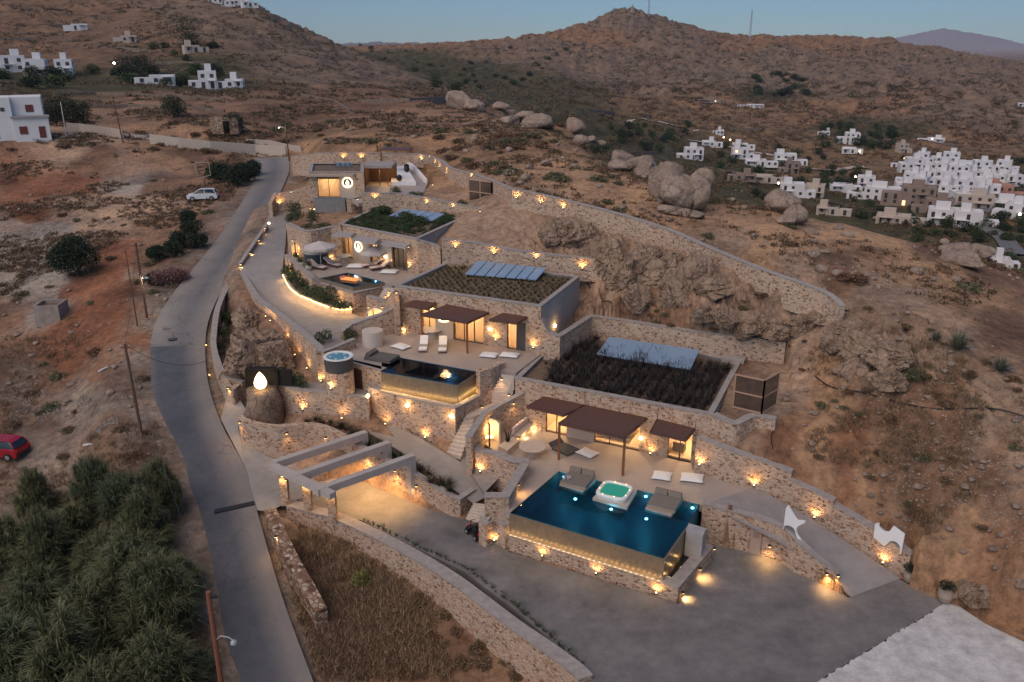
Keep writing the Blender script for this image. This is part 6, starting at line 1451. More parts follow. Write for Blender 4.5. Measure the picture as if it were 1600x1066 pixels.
# grass line along the inner edge of the courtyard wall
PG=[single('edge_plant',blades(22,.32,.26,.022,s+110,.4),LGREY,'small grey green plant along the courtyard wall coping','edge plant',(0,0,-50),group='small plants along the courtyard wall coping') for s in range(3)]
P=crom([W(*p,-2.39) for p in ((566,813),(647,853),(727,891),(797,944),(851,990),(905,1040))],10)
for i in range(95):
    t=i/95*(len(P)-1.01); p=P[int(t)].lerp(P[int(t)+1],t%1)+Vector((.12+rnd.uniform(-.1,.14),rnd.uniform(-.05,.12),0)); place(PG,rnd.randrange(3),p,rnd.random()*6,rnd.uniform(.4,1.0)*(1 if rnd.random()<.85 else 1.5))
# big reed clump lower left: each clump is a plant of its own
def reedclump(n,rad,h,seed):
    r=random.Random(seed); mb=MB()
    for i in range(n):
        a=r.random()*6.283; rr=rad*r.random()**.6; x,y=math.cos(a)*rr,math.sin(a)*rr; H=h*(1-.6*(rr/rad)**2)*r.uniform(.45,1.1)
        ox,oy=math.cos(a)*(.15+.5*rr/rad),math.sin(a)*(.15+.5*rr/rad); base=max(0,H-1.5); N_=r.randint(62,84)
        for q in range(N_):
            b=r.random()*6.283; out=r.uniform(.1,.95); L=r.uniform(.7,1.45); w=r.uniform(.014,.028)
            dx,dy=math.cos(b)*out+ox*.6,math.sin(b)*out+oy*.6; wx,wy=-math.sin(b)*w,math.cos(b)*w; z=base+r.random()*.9
            p0=(x+dx*.1,y+dy*.1,z); p1=(x+dx*L*.45,y+dy*L*.45,z+L*.62); p2=(x+dx*L,y+dy*L,z+L*(.95-.45*out))
            mb.add([(p0[0]-wx*.6,p0[1]-wy*.6,p0[2]),(p0[0]+wx*.6,p0[1]+wy*.6,p0[2]),(p1[0]+wx,p1[1]+wy,p1[2]),(p1[0]-wx,p1[1]-wy,p1[2]),p2],[(0,1,2,3),(3,2,4)])
    return mb
RC_=[reedclump(95,2.2,5.0,s) for s in range(3)]
RP=[]
for s,b in enumerate(RC_):
    o=b.build('reed_clump',(LREED,leaf_mat('olive_reed_leaves',(.04,.045,.018),(.20,.20,.10)),leaf_mat('dark_reed_leaves',(.025,.036,.018),(.16,.18,.09)))[s]); o.location=(0,0,-50); tag(o,'x','reeds','tall reeds growing left of the road'); RP.append(o)
spots=[(215,860,1.15,'tallest reed clump in the middle of the thicket'),(120,790,1.0,'reed clump at the upper left of the thicket'),(200,770,.85,'smaller reed clump near the red car side of the road'),(255,940,1.0,'reed clump closest to the road lamp pole'),(150,960,1.15,'reed clump in the lower middle of the thicket'),(60,900,1.1,'reed clump at the left side of the thicket'),(255,1040,1.0,'reed clump at the bottom beside the orange pole'),(120,1066,1.2,'reed clump at the bottom centre of the thicket'),(20,1010,1.2,'reed clump at the lower left corner'),(15,830,.9,'dark reed clump at the left picture edge'),(180,1120,1.2,'reed clump half below the bottom edge'),(40,1150,1.2,'reed clump below the lower left corner'),(275,870,.8,'reed clump leaning over the road edge'),(80,850,.9,'reed clump between the left edge and the tallest clump'),(150,735,.75,'low reed clump at the top of the thicket facing the red car'),(255,745,.7,'low reed clump at the top of the thicket by the road'),(60,745,.7,'low reed clump at the top left of the thicket'),(310,1000,.5,'low reed clump beside the pole foot'),(165,835,.9,'reed clump just left of the tallest one'),(230,800,.8,'reed clump above the tallest one near the road')]
for k,(px,py,sc,lb) in enumerate(spots):
    p=G(px,py+55); place(RP,k,p-Vector((0,0,.3)),rnd.random()*6,(sc*.8,sc*.8,sc*rnd.uniform(.62,1.25)),lb)
# round tree and oleanders
def tree(label,px,py,cr,h,m,seed,trunk_h=1.0,n=5200,leaf=.22,name='tree',group=None,p=None,hh=None):
    p=p or G(px,py); root=thing(name,label,'tree',p-Vector((0,0,.1)),group=group)
    mb=MB(); rr=random.Random(seed); mb.tube([(0,0,0),(.08,.05,trunk_h*.6),(0,.1,trunk_h+.6)],[.2,.15,.1],8)
    for k in range(5): a=k*1.256+rr.random(); mb.tube([(0,.05,trunk_h*.7),(math.cos(a)*cr*.35,math.sin(a)*cr*.35,trunk_h+cr*.35),(math.cos(a)*cr*.65,math.sin(a)*cr*.65,trunk_h+cr*.7)],[.09,.06,.02],6)
    mb.build('trunk',mat('bark',(.10,.07,.05),.9,noise=.3,nscale=6),root)
    o=leaves(n,cr,leaf,seed,hh=hh or cr,lobes=11).build('crown',m,root); o.location=(0,0,trunk_h*.55); return root
tree('large round dark tree standing alone left of the road',122,432,2.75,5,LDARK,5,.7,9000,.26)
for k,(a,b,s) in enumerate(((285,388,1.5),(302,372,1.7),(270,402,1.3),(296,350,1.3),(313,388,1.2),(246,408,1.2))): tree(f'dark roadside bush tree, {ORD[k]} of the row above the oleander',a,b,s,3,LDARK,30+k,.3,2200,.22,group='bush trees left of the road')
for k,(a,b,s) in enumerate(((268,443,1.25),(250,446,1.2),(283,440,1.0),(238,446,1.0))): tree(f'pink flowering oleander, {ORD[k]} of the clump by the light pole',a,b,s,2,LPINK if k!=3 else LDARK,50+k,.2,1800,.16,name='oleander',group='oleanders by the light pole')
for k,(a,b,s) in enumerate(((345,285,2.1),(368,290,2.2),(388,285,1.9),(396,275,1.7),(378,277,1.5))): tree(f'dark tree, {ORD[k]} from the left of the row inside the road bend',a,b,s,4,LDARK,70+k,.4,2600,.28,group='trees inside the road bend')
for k,(a,b,s,l) in enumerate(((271,183,3.0,'lone round tree in the field behind the back road'),(367,209,2.6,'dark tree beside the small stone hut'),(100,190,3.6,'dark tree right of the white house'),(122,195,3.2,'dark trees corner above the pale wall'),(88,197,2.6,'low dark tree at the corner of the white house'),(205,118,5.5,'wide dark tree on the terrace above the fields'),(225,121,5,'dark tree behind the white speck of a lamp'),(292,72,9,'large dark tree above the hillside house'),(303,78,5,'small dark tree right of the hillside house'))): tree(l,a,b,s,5,LDARK,90+k,.6,2600,.035*s+.2)
# far trees near the village and valley
FT=[]
for s in range(4):
    o=leaves(650,1.0,.19,200+s,hh=1.0,lobes=8).build('distant_tree',LGREEN if s%2 else LDARK); o.location=(0,0,-50); tag(o,'dark tree among the far fields and houses','tree','far trees in the valley and on the slopes'); FT.append(o)
def scat(n,box,smin,smax,P,inside=None,sz=1.0,zs=1.0,ymin=0):
    c=0;tr=0
    while c<n and tr<n*20:
        tr+=1; px=rnd.uniform(box[0],box[2]);py=rnd.uniform(box[1],box[3])
        if inside and not inside(px,py): continue
        p=G(px,py)
        if p is None or p.y<ymin: continue
        s=rnd.uniform(smin,smax)*sz; place(P,rnd.randrange(len(P)),p-Vector((0,0,.12*s)),rnd.random()*6,(s,s,s*zs)); c+=1
scat(60,(1060,225,1340,335),2.0,4.0,FT,None,1,.9,260); scat(60,(1340,300,1600,380),1.6,3.4,FT,None,1,.9,230); scat(34,(1280,195,1400,235),2.5,4.5,FT); scat(22,(930,195,1080,240),2,4,FT); scat(26,(640,90,860,150),2,4.5,FT,None,1,.7); scat(12,(560,70,900,100),2.5,5,FT,None,1,.7); scat(20,(0,115,240,138),2.0,4.0,FT,None,1,.8); scat(22,(230,70,340,135),1.8,3.6,FT,None,1,.8);scat(24,(1180,115,1260,150),4,8,FT,None,1,.7); scat(22,(1560,250,1600,420),2,3.2,FT,None,1,.9,170)
scat(40,(1410,250,1600,335),1.4,2.6,FT,None,1,.9,230)
# scrub: 290 single bushes, nearest areas, the rest as one mass
DB=[]
for s in range(5):
    o=leaves(420,.8,.2,300+s,hh=.6,lobes=6).build('scrub_bush',[LDRY,LOLIVE,LRUST,LDRY,LOLIVE][s]); o.location=(0,0,-50); tag(o,'low dry scrub bush on the open hillside','bush','dry scrub bushes on the hillside'); DB.append(o)
exc=[[(322,430),(372,412),(430,300),(450,225),(650,228),(800,290),(1312,470),(1230,540),(1215,660),(1425,868),(1480,940),(1600,1000),(1600,1066),(905,1066),(446,790),(400,790),(330,600)],[(230,560),(300,420),(400,245),(455,245),(400,380),(340,480),(330,620),(400,780),(500,1066),(340,1066),(250,680)]]
def free(px,py): return not any(inq(px,py,e) for e in exc)
scat(62,(440,180,900,285),.9,1.9,DB,free,1,.7); scat(46,(830,215,1600,460),.8,1.8,DB,free,1,.6); scat(40,(1200,480,1600,960),.4,.9,DB,free,1,.6); scat(46,(0,220,400,720),.5,1.3,DB,free,1,.6); scat(30,(0,140,480,240),1,2.2,DB,free,1,.7); scat(46,(470,840,850,1066),.4,1.0,[DB[0],DB[2],DB[3]],lambda x,y:inq(x,y,[(440,820),(540,850),(690,950),(850,1066),(510,1066)]),1,.6); scat(20,(960,400,1220,520),.35,.9,DB,None,1,.6)
shr=G(565,915); single('yellow_green_shrub',leaves(900,.75,.13,77),leaf_mat('yellow_green_leaves',(.10,.10,.025),(.24,.24,.08)),'yellow green shrub alone on the slope below the courtyard wall','shrub',shr)
shr=G(1428,600); single('round_olive_shrub',leaves(900,.8,.14,78,hh=.7),LOLIVE,'round olive shrub on the rocky slope right of the cage','shrub',shr)
def agave(label,px,py,s,seed):
    p=G(px,py); r=random.Random(seed); mb=MB()
    for i in range(46):
        a=i*2.4; el=R(10+70*(i/46)); L=1.5*r.uniform(.8,1.1); w=.09; d=Vector((math.cos(a)*math.cos(el),math.sin(a)*math.cos(el),math.sin(el))); q=Vector((-math.sin(a),math.cos(a),0))*w
        mb.add([-q*.8,q*.8,d*L*.5+q+Vector((0,0,.05)),d*L*.5-q+Vector((0,0,.05)),d*L],[(0,1,2,3),(3,2,4)])
    o=mb.build('agave',mat('agave_leaf',(.13,.13,.085),.6)); o.location=p; o.scale=(s,)*3; tag(o,label,'agave','agaves on the right slope')
agave('large agave on the ridge at the right',1496,546,1.0,1); agave('smaller agave right of the large one',1562,580,.8,2); agave('small agave left of the large one on the ridge',1462,532,.55,3)
HT=[(850,250),(1000,290),(1250,345),(1600,430),(1600,560),(1300,470),(950,330),(800,290)]; _vr=random.Random(4)
# scrub mass: one object, thousands of small tufts lying over the open ground
def mass(name,label,cat,n,box,inside,size,m,seed,faces,per,hgt,far=False,power=1,slim=1):
    r=np.random.RandomState(seed); V=[];cnt=0;tries=0
    pts=[]
    while cnt<n and tries<n*6:
        tries+=1; px=r.uniform(box[0],box[2]); py=box[1]+(box[3]-box[1])*r.rand()**power
        if not inside(px,py): continue
        p=G2(px,py)
        if p is None: continue
        if vn1(p.x/9,p.y/9)+.35*vn1(p.x/2.2,p.y/2.2)<-.02: continue
        pts.append((p.x,p.y,p.z)); cnt+=1
    P=np.array(pts); m_=len(P)*per; c=np.repeat(P,per,0); s=np.repeat(size*r.uniform(.5,1.4,len(P)),per)
    if far: s=s*np.clip(c[:,1]/200,.6,6)
    o=r.randn(m_,3); o[:,2]=np.abs(o[:,2])*hgt; c=c+o*s[:,None]*.45
    a=r.randn(m_,3); a[:,2]=np.abs(a[:,2])+(.4 if slim==1 else 1.2); a/=np.linalg.norm(a,axis=1)[:,None]; b=np.cross(a,r.randn(m_,3)); b/=np.linalg.norm(b,axis=1)[:,None]
    a*=s[:,None]*.30*(1.3 if slim==1 else 2.6); b*=s[:,None]*.20*slim
    Q=np.stack([c-b,c+b,c+a*1.2],1).reshape(-1,3)
    me=bpy.data.meshes.new(name); me.vertices.add(len(Q)); me.vertices.foreach_set('co',Q.ravel().astype(np.float32)); nf=m_
    me.loops.add(nf*3); me.loops.foreach_set('vertex_index',np.arange(nf*3,dtype=np.int32)); me.polygons.add(nf); me.polygons.foreach_set('loop_start',(np.arange(nf)*3).astype(np.int32)); me.polygons.foreach_set('loop_total',np.full(nf,3,np.int32)); me.update()
    me.materials.append(m); ob=bpy.data.objects.new(name,me); COL.objects.link(ob); tag(ob,label,cat,kind='stuff'); return ob
def vn1(x,y): return float(vnoise(np.array([x]),np.array([y]))[0])
# coarse table of ground hits so that scattering is quick
_gx=np.linspace(-30,1630,167);_gy=np.linspace(20,1090,215)
def _table():
    D=np.concatenate([np.exp(np.linspace(math.log(24),math.log(2300),1100))])
    TT=np.full((len(_gy),len(_gx)),np.nan)
    PX,PY=np.meshgrid(_gx,_gy); dx=(PX-800)/FPX; yc=-(PY-533)/FPX; dy=CP+yc*SP; dz=-SP+yc*CP
    U=dx/dy; SL=dz/dy; done=np.zeros(PX.shape,bool)
    jj=np.interp(U.ravel(),guu,np.arange(gnc)); j=np.clip(jj.astype(int),0,gnc-2); fj=jj-j
    for d in D:
        b=np.interp(math.log(d),np.log(gds),np.arange(gnr)); i=min(int(b),gnr-2); row=GZ2[i]*(1-(b-i))+GZ2[i+1]*(b-i)
        z=(row[j]*(1-fj)+row[j+1]*fj).reshape(PX.shape); h=(CH+SL*d<z)&~done; TT[h]=d; done|=h
    return TT
TAB=_table()
def G2(px,py):
    i=min(max(int((py-_gy[0])/(_gy[1]-_gy[0])),0),len(_gy)-2); j=min(max(int((px-_gx[0])/(_gx[1]-_gx[0])),0),len(_gx)-2)
    q=TAB[i:i+2,j:j+2]
    if np.isnan(q).any(): return None
    if q.max()>q.min()*1.35: d=q[1].mean()
    else:
        fy=(py-_gy[i])/(_gy[1]-_gy[0]); fx=(px-_gx[j])/(_gx[1]-_gx[0]); d=(q[0,0]*(1-fx)+q[0,1]*fx)*(1-fy)+(q[1,0]*(1-fx)+q[1,1]*fx)*fy
    r_=ray(px,py); x=r_.x/r_.y*d; return Vector((x,d,gh(x,d)))
mass('hillside_scrub','dry low scrub covering the open hills','scrub',9000,(0,130,1600,480),lambda x,y:free(x,y) and not(inq(x,y,HT) and _vr.random()<.85),.75,LDRY,1,None,14,.5,True)
mass('far_scrub','dark specks of scrub on the far mountain slopes','scrub',11000,(0,0,1600,230),free,.55,leaf_mat('far_scrub_leaves',(.04,.04,.025),(.13,.10,.07)),5,None,8,.5,True)
mass('slope_grass','dry grass and weeds on the slopes near the villas','grass',7000,(0,220,1600,1066),lambda x,y:free(x,y) and not(inq(x,y,HT) and _vr.random()<.7) and not(x>1200 and y>480 and vn1(x/40,y/30)<.15),.30,leaf_mat('dry_grass_blades',(.11,.065,.038),(.30,.20,.12)),2,None,16,.6,slim=.28)
mass('verge_grass','dry weeds on the slope below the courtyard wall','grass',1500,(430,820,880,1066),lambda x,y:inq(x,y,[(432,820),(540,852),(690,955),(850,1066),(500,1066)]),.34,leaf_mat('dry_weed_blades',(.14,.09,.055),(.42,.29,.18)),3,None,22,.8,slim=.25)
mass('thicket_undergrowth','dark undergrowth under the reeds','undergrowth',1500,(0,835,330,1066),lambda x,y:x<150+(y-700)*.3 and x<300,.6,LDARK,4,None,16,1.0)
# ------------------------------------------------------------ rocks
ROCKM=rock_mat('granite',(.25,.185,.145),(.44,.34,.27),.42)
ROCKP=rock_mat('pale_cut_rock',(.25,.165,.112),(.46,.335,.25),.8,(1.5,1.5,.6))
def rockmesh(seed,n=4,flatz=.8,cut=7,jag=.16,flat_=False):
    import bmesh
    bm=bmesh.new(); bmesh.ops.create_icosphere(bm,subdivisions=n,radius=1)
    r=np.random.RandomState(seed); V=np.array([v.co[:] for v in bm.verts]); 
    N_=r.randn(cut+5,3); N_/=np.linalg.norm(N_,axis=1)[:,None]; D=r.uniform(.5,.88,cut+5)
    for k in range(cut+5):
        d=V@N_[k]; over=np.maximum(d-D[k],0); V=V-over[:,None]*N_[k]*.97
    nz=fbm(V[:,0]*1.3+seed,V[:,1]*1.3+V[:,2]*1.7,5); V=V*(1+nz[:,None]*jag)
    if flat_:
        s_=V[:,0]*2.2+V[:,2]*1.1+nz*1.2; cr=np.abs(fbm(s_*1.5+seed,V[:,1]*.6,4,.6)); V=V*(1-np.clip(.14-cr,0,1)[:,None]*1.3)
        c2=np.abs(fbm(V[:,0]*2.6+seed,V[:,2]*2.6+V[:,1],4,.65)); V=V*(1-np.clip(.09-c2,0,1)[:,None]*1.3)
    else:
        c2=np.abs(vnoise(V[:,0]*1.4+seed*3,V[:,2]*1.1+V[:,1]*.8)); V=V*(1-np.clip(.07-c2,0,1)[:,None]*2.4)
    V[:,2]*=flatz
    for v,c in zip(bm.verts,V): v.co=c
    me=bpy.data.meshes.new('boulder'); bm.to_mesh(me); bm.free(); me.polygons.foreach_set('use_smooth',[not flat_]*len(me.polygons)); return me
RM=[rockmesh(s) for s in range(6)]
for m_ in RM: m_.materials.append(ROCKM)
RMP=[rockmesh(s+20,5,.95,13,.22,True) for s in range(5)]
for m_ in RMP: m_.materials.append(ROCKP)
def rock(label,px,py,sx,sz,k=0,rz=None,pal=False,p=None,group='granite boulders',tilt=0,sy=None):
    p=p or G(px,py)
    if p is None: return
    o=bpy.data.objects.new('boulder',(RMP if pal else RM)[k%(5 if pal else 6)]); COL.objects.link(o); o.location=p+Vector((0,0,sz*(.08 if pal and group=='rocks of the cut slopes' else .42))); o.rotation_euler=(tilt,tilt*.5,rnd.random()*6 if rz is None else rz); o.scale=(sx,sy or sx*.85,sz); tag(o,label,'boulder',group)
    return o
# the named big ones
rock('tallest boulder of the big pile, standing at its top left',1040,310,2.0,3.9,0,rz=.5); rock('wide split boulder in the middle of the big pile',1058,322,2.3,3.0,1,rz=1); rock('smooth leaning boulder at the right of the big pile',1087,327,1.6,3.3,2,tilt=.12,rz=2); rock('boulder behind the right shoulder of the big pile',1096,305,1.6,2.6,3,rz=0); rock('boulder behind the left shoulder of the big pile',1026,300,1.4,2.4,4,rz=0)
rock('low flat boulder in front of the big pile',1046,333,1.4,.8,4); rock('small boulder front left of the big pile',1066,336,1.1,.7,5); rock('small boulder front right of the big pile',1086,340,1.2,.6,1)
rock('left boulder of the pair near the village',1220,330,1.9,2.1,2); rock('right boulder of the pair near the village',1246,332,2.0,2.0,3); rock('lower wedge boulder of the pair near the village',1240,348,1.5,1.6,4); rock('boulder lying below the pair near the village',1230,352,1.3,.9,5)
rock('lone boulder in front of the green roofed shed',1340,337,1.6,1.4,0); rock('flat sandy boulder below the long shed',1372,343,2.3,1.1,1)
rock('pointed boulder on the right crest',1475,382,1.8,1.7,2); rock('split boulder right of the pointed one on the crest',1516,396,1.9,1.9,3); rock('low boulder on the right crest',1495,398,1.8,1.2,4); rock('boulder at the far right of the crest',1532,404,1.6,1.4,5); rock('pale slab on the right crest slope',1500,412,2.6,1.1,0)
nm=0
for a,b,sx,sz,l in ((722,166,4.5,4.2,'first and largest boulder of the far skyline group'),(742,170,3,2.6,'boulder behind the largest of the far skyline group'),(782,168,3.6,2.8,'rounded boulder in the middle of the far skyline group'),(800,178,2.6,2.2,'small boulder of the far skyline group'),(838,196,3.2,2.2,'sloping slab boulder below the far skyline group'),(820,186,2.4,1.8,'boulder between the far group and the sloping slab'),(795,190,2.2,1.6,'low boulder under the far skyline group'),(899,205,2.3,2.8,'upright boulder with a round head on the crest'),(924,218,2.6,2.3,'broad boulder beside the round headed one'),(940,224,2.4,2.0,'second broad boulder beside the round headed one'),(905,222,1.8,1.5,'small boulder under the round headed one'),(960,246,1.8,1.8,'crest boulder between the two big piles'),(975,256,1.9,2.0,'upright crest boulder between the two big piles'),(990,262,1.7,1.5,'third crest boulder between the two big piles'),(968,262,1.5,1.2,'low crest boulder between the two big piles'),(1012,266,1.9,1.8,'boulder just left of the big pile'),(1003,274,1.4,1.1,'small boulder just left of the big pile')):
    rock(l,a,b+4,sx,sz,nm); nm+=1
# rocky outcrop cut behind the villas
OUT=[(935,415,2.4,2.6),(958,405,2.0,2.4),(975,440,1.9,2.4),(1000,430,2.4,3.0),(1000,470,1.7,1.9),(1025,440,2.2,3.0),(1045,425,2.0,2.2),(1055,465,2.0,2.4),(1085,440,2.4,2.4),(1110,455,2.0,2.0),(885,365,2.2,2.0),(908,378,2.4,2.4),(925,395,1.8,1.6),(860,375,1.6,1.3),(1140,500,1.6,1.3),(1170,508,1.8,1.3),(1205,515,1.8,1.4),(1100,495,1.3,1.0),(1300,540,1.6,1.4),(1355,545,2.2,1.8),(1385,560,2.0,1.5),(1340,580,1.6,1.2),(1395,600,1.6,1.1),(1260,510,1.5,1.1),(1320,515,1.6,1.1),(1290,500,1.3,.9),(1510,925,1.0,.9),(1530,940,.9,.7)]
for k,(a,b,sx,sz) in enumerate(OUT):
    rock('jagged rock of the cut outcrop behind the villas' if b<530 else ('jagged rock on the slope right of the front villa' if b<900 else 'pale rock beside the wicker pot at the gravel lot'),a,b,sx*1.15,sz*.95,k,pal=True,group='rocks of the cut slopes',tilt=.3*math.sin(k*3))
rock('big rock mound beside the hedge triangle',392,560,3.6,3.6,0,rz=.4,pal=True,sy=3.0,p=W(396,585,1.0)); rock('rounded top of the rock mound',395,515,2.3,1.6,2,rz=.4,pal=True,p=W(398,515,2.9)); rock('right flank of the rock mound',440,580,2.6,2.2,3,pal=True,p=W(436,585,1.4)); rock('left flank of the rock mound',365,590,1.2,1.5,4,pal=True,p=W(368,585,1.0))
for k,(a,b) in enumerate(((371,590,),(391,588))):
    p=W(a,b,1.2); mb=MB(); mb.tube([(0,0,0),(-.15,.1,2.3)],.035); o=mb.build('garden_stake',mat('pale_stake',(.5,.42,.36),.7)); o.location=p; tag(o,('left','right')[k]+' pale stake leaning on the rock mound','stake','stakes on the rock mound')
# loose stones: individuals then a mass
SM=[rockmesh(60+s,2,.7,5) for s in range(4)]
for m_ in SM: m_.materials.append(ROCKM)
def stones(n,box,s0,s1,inside,label):
    c=0;t_=0
    while c<n and t_<n*20:
        t_+=1; px=rnd.uniform(box[0],box[2]);py=rnd.uniform(box[1],box[3])
        if not inside(px,py): continue
        p=G2(px,py)
        if p is None: continue
        s=rnd.uniform(s0,s1); o=bpy.data.objects.new('loose_stone',SM[rnd.randrange(4)]); COL.objects.link(o); o.location=p+Vector((0,0,s*.2)); o.rotation_euler=(0,0,rnd.random()*6); o.scale=(s,s*.8,s*.7); tag(o,label,'stone','loose stones on the slopes'); c+=1
stones(110,(1210,480,1600,960),.12,.38,lambda x,y:free(x,y),'loose stone lying on the right hand slope'); stones(70,(860,230,1600,450),.3,.9,free,'loose stone among the dry grass of the hilltop'); stones(60,(0,240,300,640),.15,.5,free,'loose stone on the rubble slopes left of the road'); stones(40,(450,190,880,290),.3,1.0,free,'loose stone on the hill behind the pavilion')
def rubble(name,label,n,box,inside,size,m,seed):
    r=np.random.RandomState(seed); base=np.array([v.co[:] for v in SM[0].vertices]); ico=[(0,0,1),(.9,0,-.2),(-.4,.8,-.2),(-.4,-.8,-.2),(0,0,-.6)]; T_=[(0,1,2),(0,2,3),(0,3,1),(1,4,2),(2,4,3),(3,4,1)]
    mb=MB(); c=0;t_=0
    while c<n and t_<n*8:
        t_+=1; px=r.uniform(box[0],box[2]);py=r.uniform(box[1],box[3])
        if not inside(px,py): continue
        p=G2(px,py)
        if p is None or vn1(p.x/5,p.y/5)<-.1: continue
        s=size*r.uniform(.4,1.3); a=r.rand()*6.28; ca,sa=math.cos(a),math.sin(a)
        mb.add([(p.x+(v[0]*ca-v[1]*sa)*s,p.y+(v[0]*sa+v[1]*ca)*s,p.z+v[2]*s*.7+.02) for v in ico],T_); c+=1
    tag(mb.build(name,m),label,'rubble',kind='stuff')
PALE=mat('pale_rubble',(.31,.235,.18),.9,noise=.5,nscale=1)
rubble('rubble','pale rubble spilled on the slopes left of the road',3600,(0,250,250,680),lambda x,y: inq(x,y,[(0,350),(60,340),(110,420),(100,470),(0,470)]) or inq(x,y,[(110,270),(200,270),(215,320),(170,310)]) or (inq(x,y,[(0,585),(205,600),(215,685),(60,700),(0,640)]) and vn1(x/22,y/14)>0),.15,mat('grey_rubble',(.26,.21,.175),.9,noise=.5,nscale=1),9)
rubble('slope_rubble','pale stones strewn on the cut slope right of the villas',1700,(930,360,1600,960),lambda x,y: inq(x,y,[(1240,490),(1600,600),(1600,960),(1440,850),(1280,740),(1230,640)]) or inq(x,y,[(960,400),(1300,470),(1230,530),(960,480)]),.10,PALE,10)
rubble('crest_rubble','stones among dry grass on the hill crest',700,(860,230,1600,460),free,.22,PALE,12)
# ------------------------------------------------------------ poles, wires, lamps
POLE=mat('weathered_pole',(.13,.07,.045),.85,noise=.3,nscale=4); POLER=mat('orange_pole',(.22,.085,.045),.8)
def pole(label,px,py,h,z=None,r=.13,m=POLE,arm=None,lean=(0,0),lamp_side=1,lit=False,name='utility_pole',cat='pole',cross=True):
    p=W(px,py,z) if z is not None else G(px,py); root=thing(name,label,cat,p-Vector((0,0,.3)),group='poles along the road')
    top=Vector((lean[0],lean[1],h+.3)); mb=MB(); mb.tube([(0,0,0),top],[r,r*.7],8); mb.build('shaft',m,root)
    if cross:
        mb=MB(); mb.box((top.x,top.y,top.z-.25),(.7,.08,.08)); mb.build('crossarm',m,root)
        mb=MB(); [mb.cyl((top.x+x,top.y,top.z-.2),.04,.05,.14,6) for x in (-.3,0,.3)]; mb.build('insulators',mat('insulator',(.4,.38,.36),.4),root)
    if arm:
        k=(h+.3-arm)/(h+.3); b=Vector((lean[0]*k,lean[1]*k,h+.3-arm)); e=b+Vector((1.0*lamp_side,-.1,.35)); mb=MB(); mb.tube([b,b+Vector((.4*lamp_side,0,.32)),e],.035); mb.build('lamp_arm',mat('lamp_grey',(.35,.37,.37),.5),root)
        mb=MB(); mb.lathe(e-Vector((-.1*lamp_side,0,.12)),[(.2,0),(.17,.08),(.05,.16)],12); mb.build('lamp_head',mat('lamp_grey',(.35,.37,.37),.5),root)
        mb=MB(); mb.lathe(e-Vector((-.1*lamp_side,0,.15)),[(.05,0),(.12,.03)],10); mb.build('lens',mat('cold_lamp',(1,1,1),.5,emit=(.95,1,.9),estr=14) if lit else mat('clear_lens',(.6,.62,.6),.3),root)
        if lit: light_at(p+e+Vector((.1*lamp_side,-.05,-.5)),50,(.95,1,.85),root,.1)
    return root,p+top-Vector((0,0,.3))
_,q5=pole('tall brown utility pole at the left road edge below the asphalt joint',222,682,7.4,-.9,lean=(-.15,0))
_,q4=pole('utility pole with small lit lamp left of the road',229,492,7.0,2.7,arm=3.6,lamp_side=.55,lit=True)
pole('thin pole just left of the lamp pole',214,505,7.0,2.4,r=.07,cross=False)
_,q1=pole('leaning wooden pole at the end of the pale wall',192,221,7.6,11.0,lean=(-.6,0),cross=False)
_,q3=pole('street lamp pole beside the road bend',452,250,7.6,8.3,arm=2.4,lamp_side=-1,lit=True,lean=(-.2,0))
pole('short pale pole beside the white house',104,214,6.0,None,r=.1,m=mat('pale_pole',(.6,.55,.5)),cross=False)
pb=W(325,925,2.6); _,q6=pole('orange brown pole with curved street lamp at the bottom of the road',0,0,8.4,None,m=POLER,arm=2.5,lamp_side=1,cross=True) if False else (None,None)
t=thing('street_lamp','orange brown pole with curved grey lamp at the bottom of the road','street lamp',(pb.x,pb.y,-6.2)); mb=MB(); mb.tube([(0,0,0),(0,0,8.8)],[.15,.12],8); mb.build('shaft',POLER,t); mb=MB(); mb.tube([(0,0,6.0),(.35,-.1,6.35),(.75,-.2,6.35),(.95,-.25,6.25)],.03); mb.build('lamp_arm',mat('lamp_grey',(.35,.37,.37)),t); mb=MB(); mb.lathe((1.0,-.26,6.05),[(.17,0),(.15,.1),(.05,.2)],12); mb.build('lamp_head',mat('lamp_grey',(.35,.37,.37)),t); mb=MB(); mb.box((.18,0,8.5),(.3,.1,.1)); mb.box((.36,0,8.5),(.1,.08,.12)); mb.build('bracket',DARKM,t)
q6=Vector((pb.x,pb.y,2.5))
def wire(label,a,b,sag,r=.018,m=DARKM):
    P=[]
    for k in range(15): t_=k/14; p=Vector(a).lerp(Vector(b),t_); p.z-=sag*4*t_*(1-t_); P.append(p)
    mb=MB(); mb.tube(P,r,4); tag(mb.build('overhead_cable',m),label,'cable','overhead cables along the road')
wire('cable sagging across the road from the brown pole to the hedge wall',q5,W(322,564,2.2),.9); wire('cable between the brown pole and the lamp pole',q5,q4,.6,.012); wire('cable running from the brown pole down to the street lamp',q5,q6,.8,.012)
wire('cable from the lamp pole towards the road bend',q4,q3,1.0,.012)
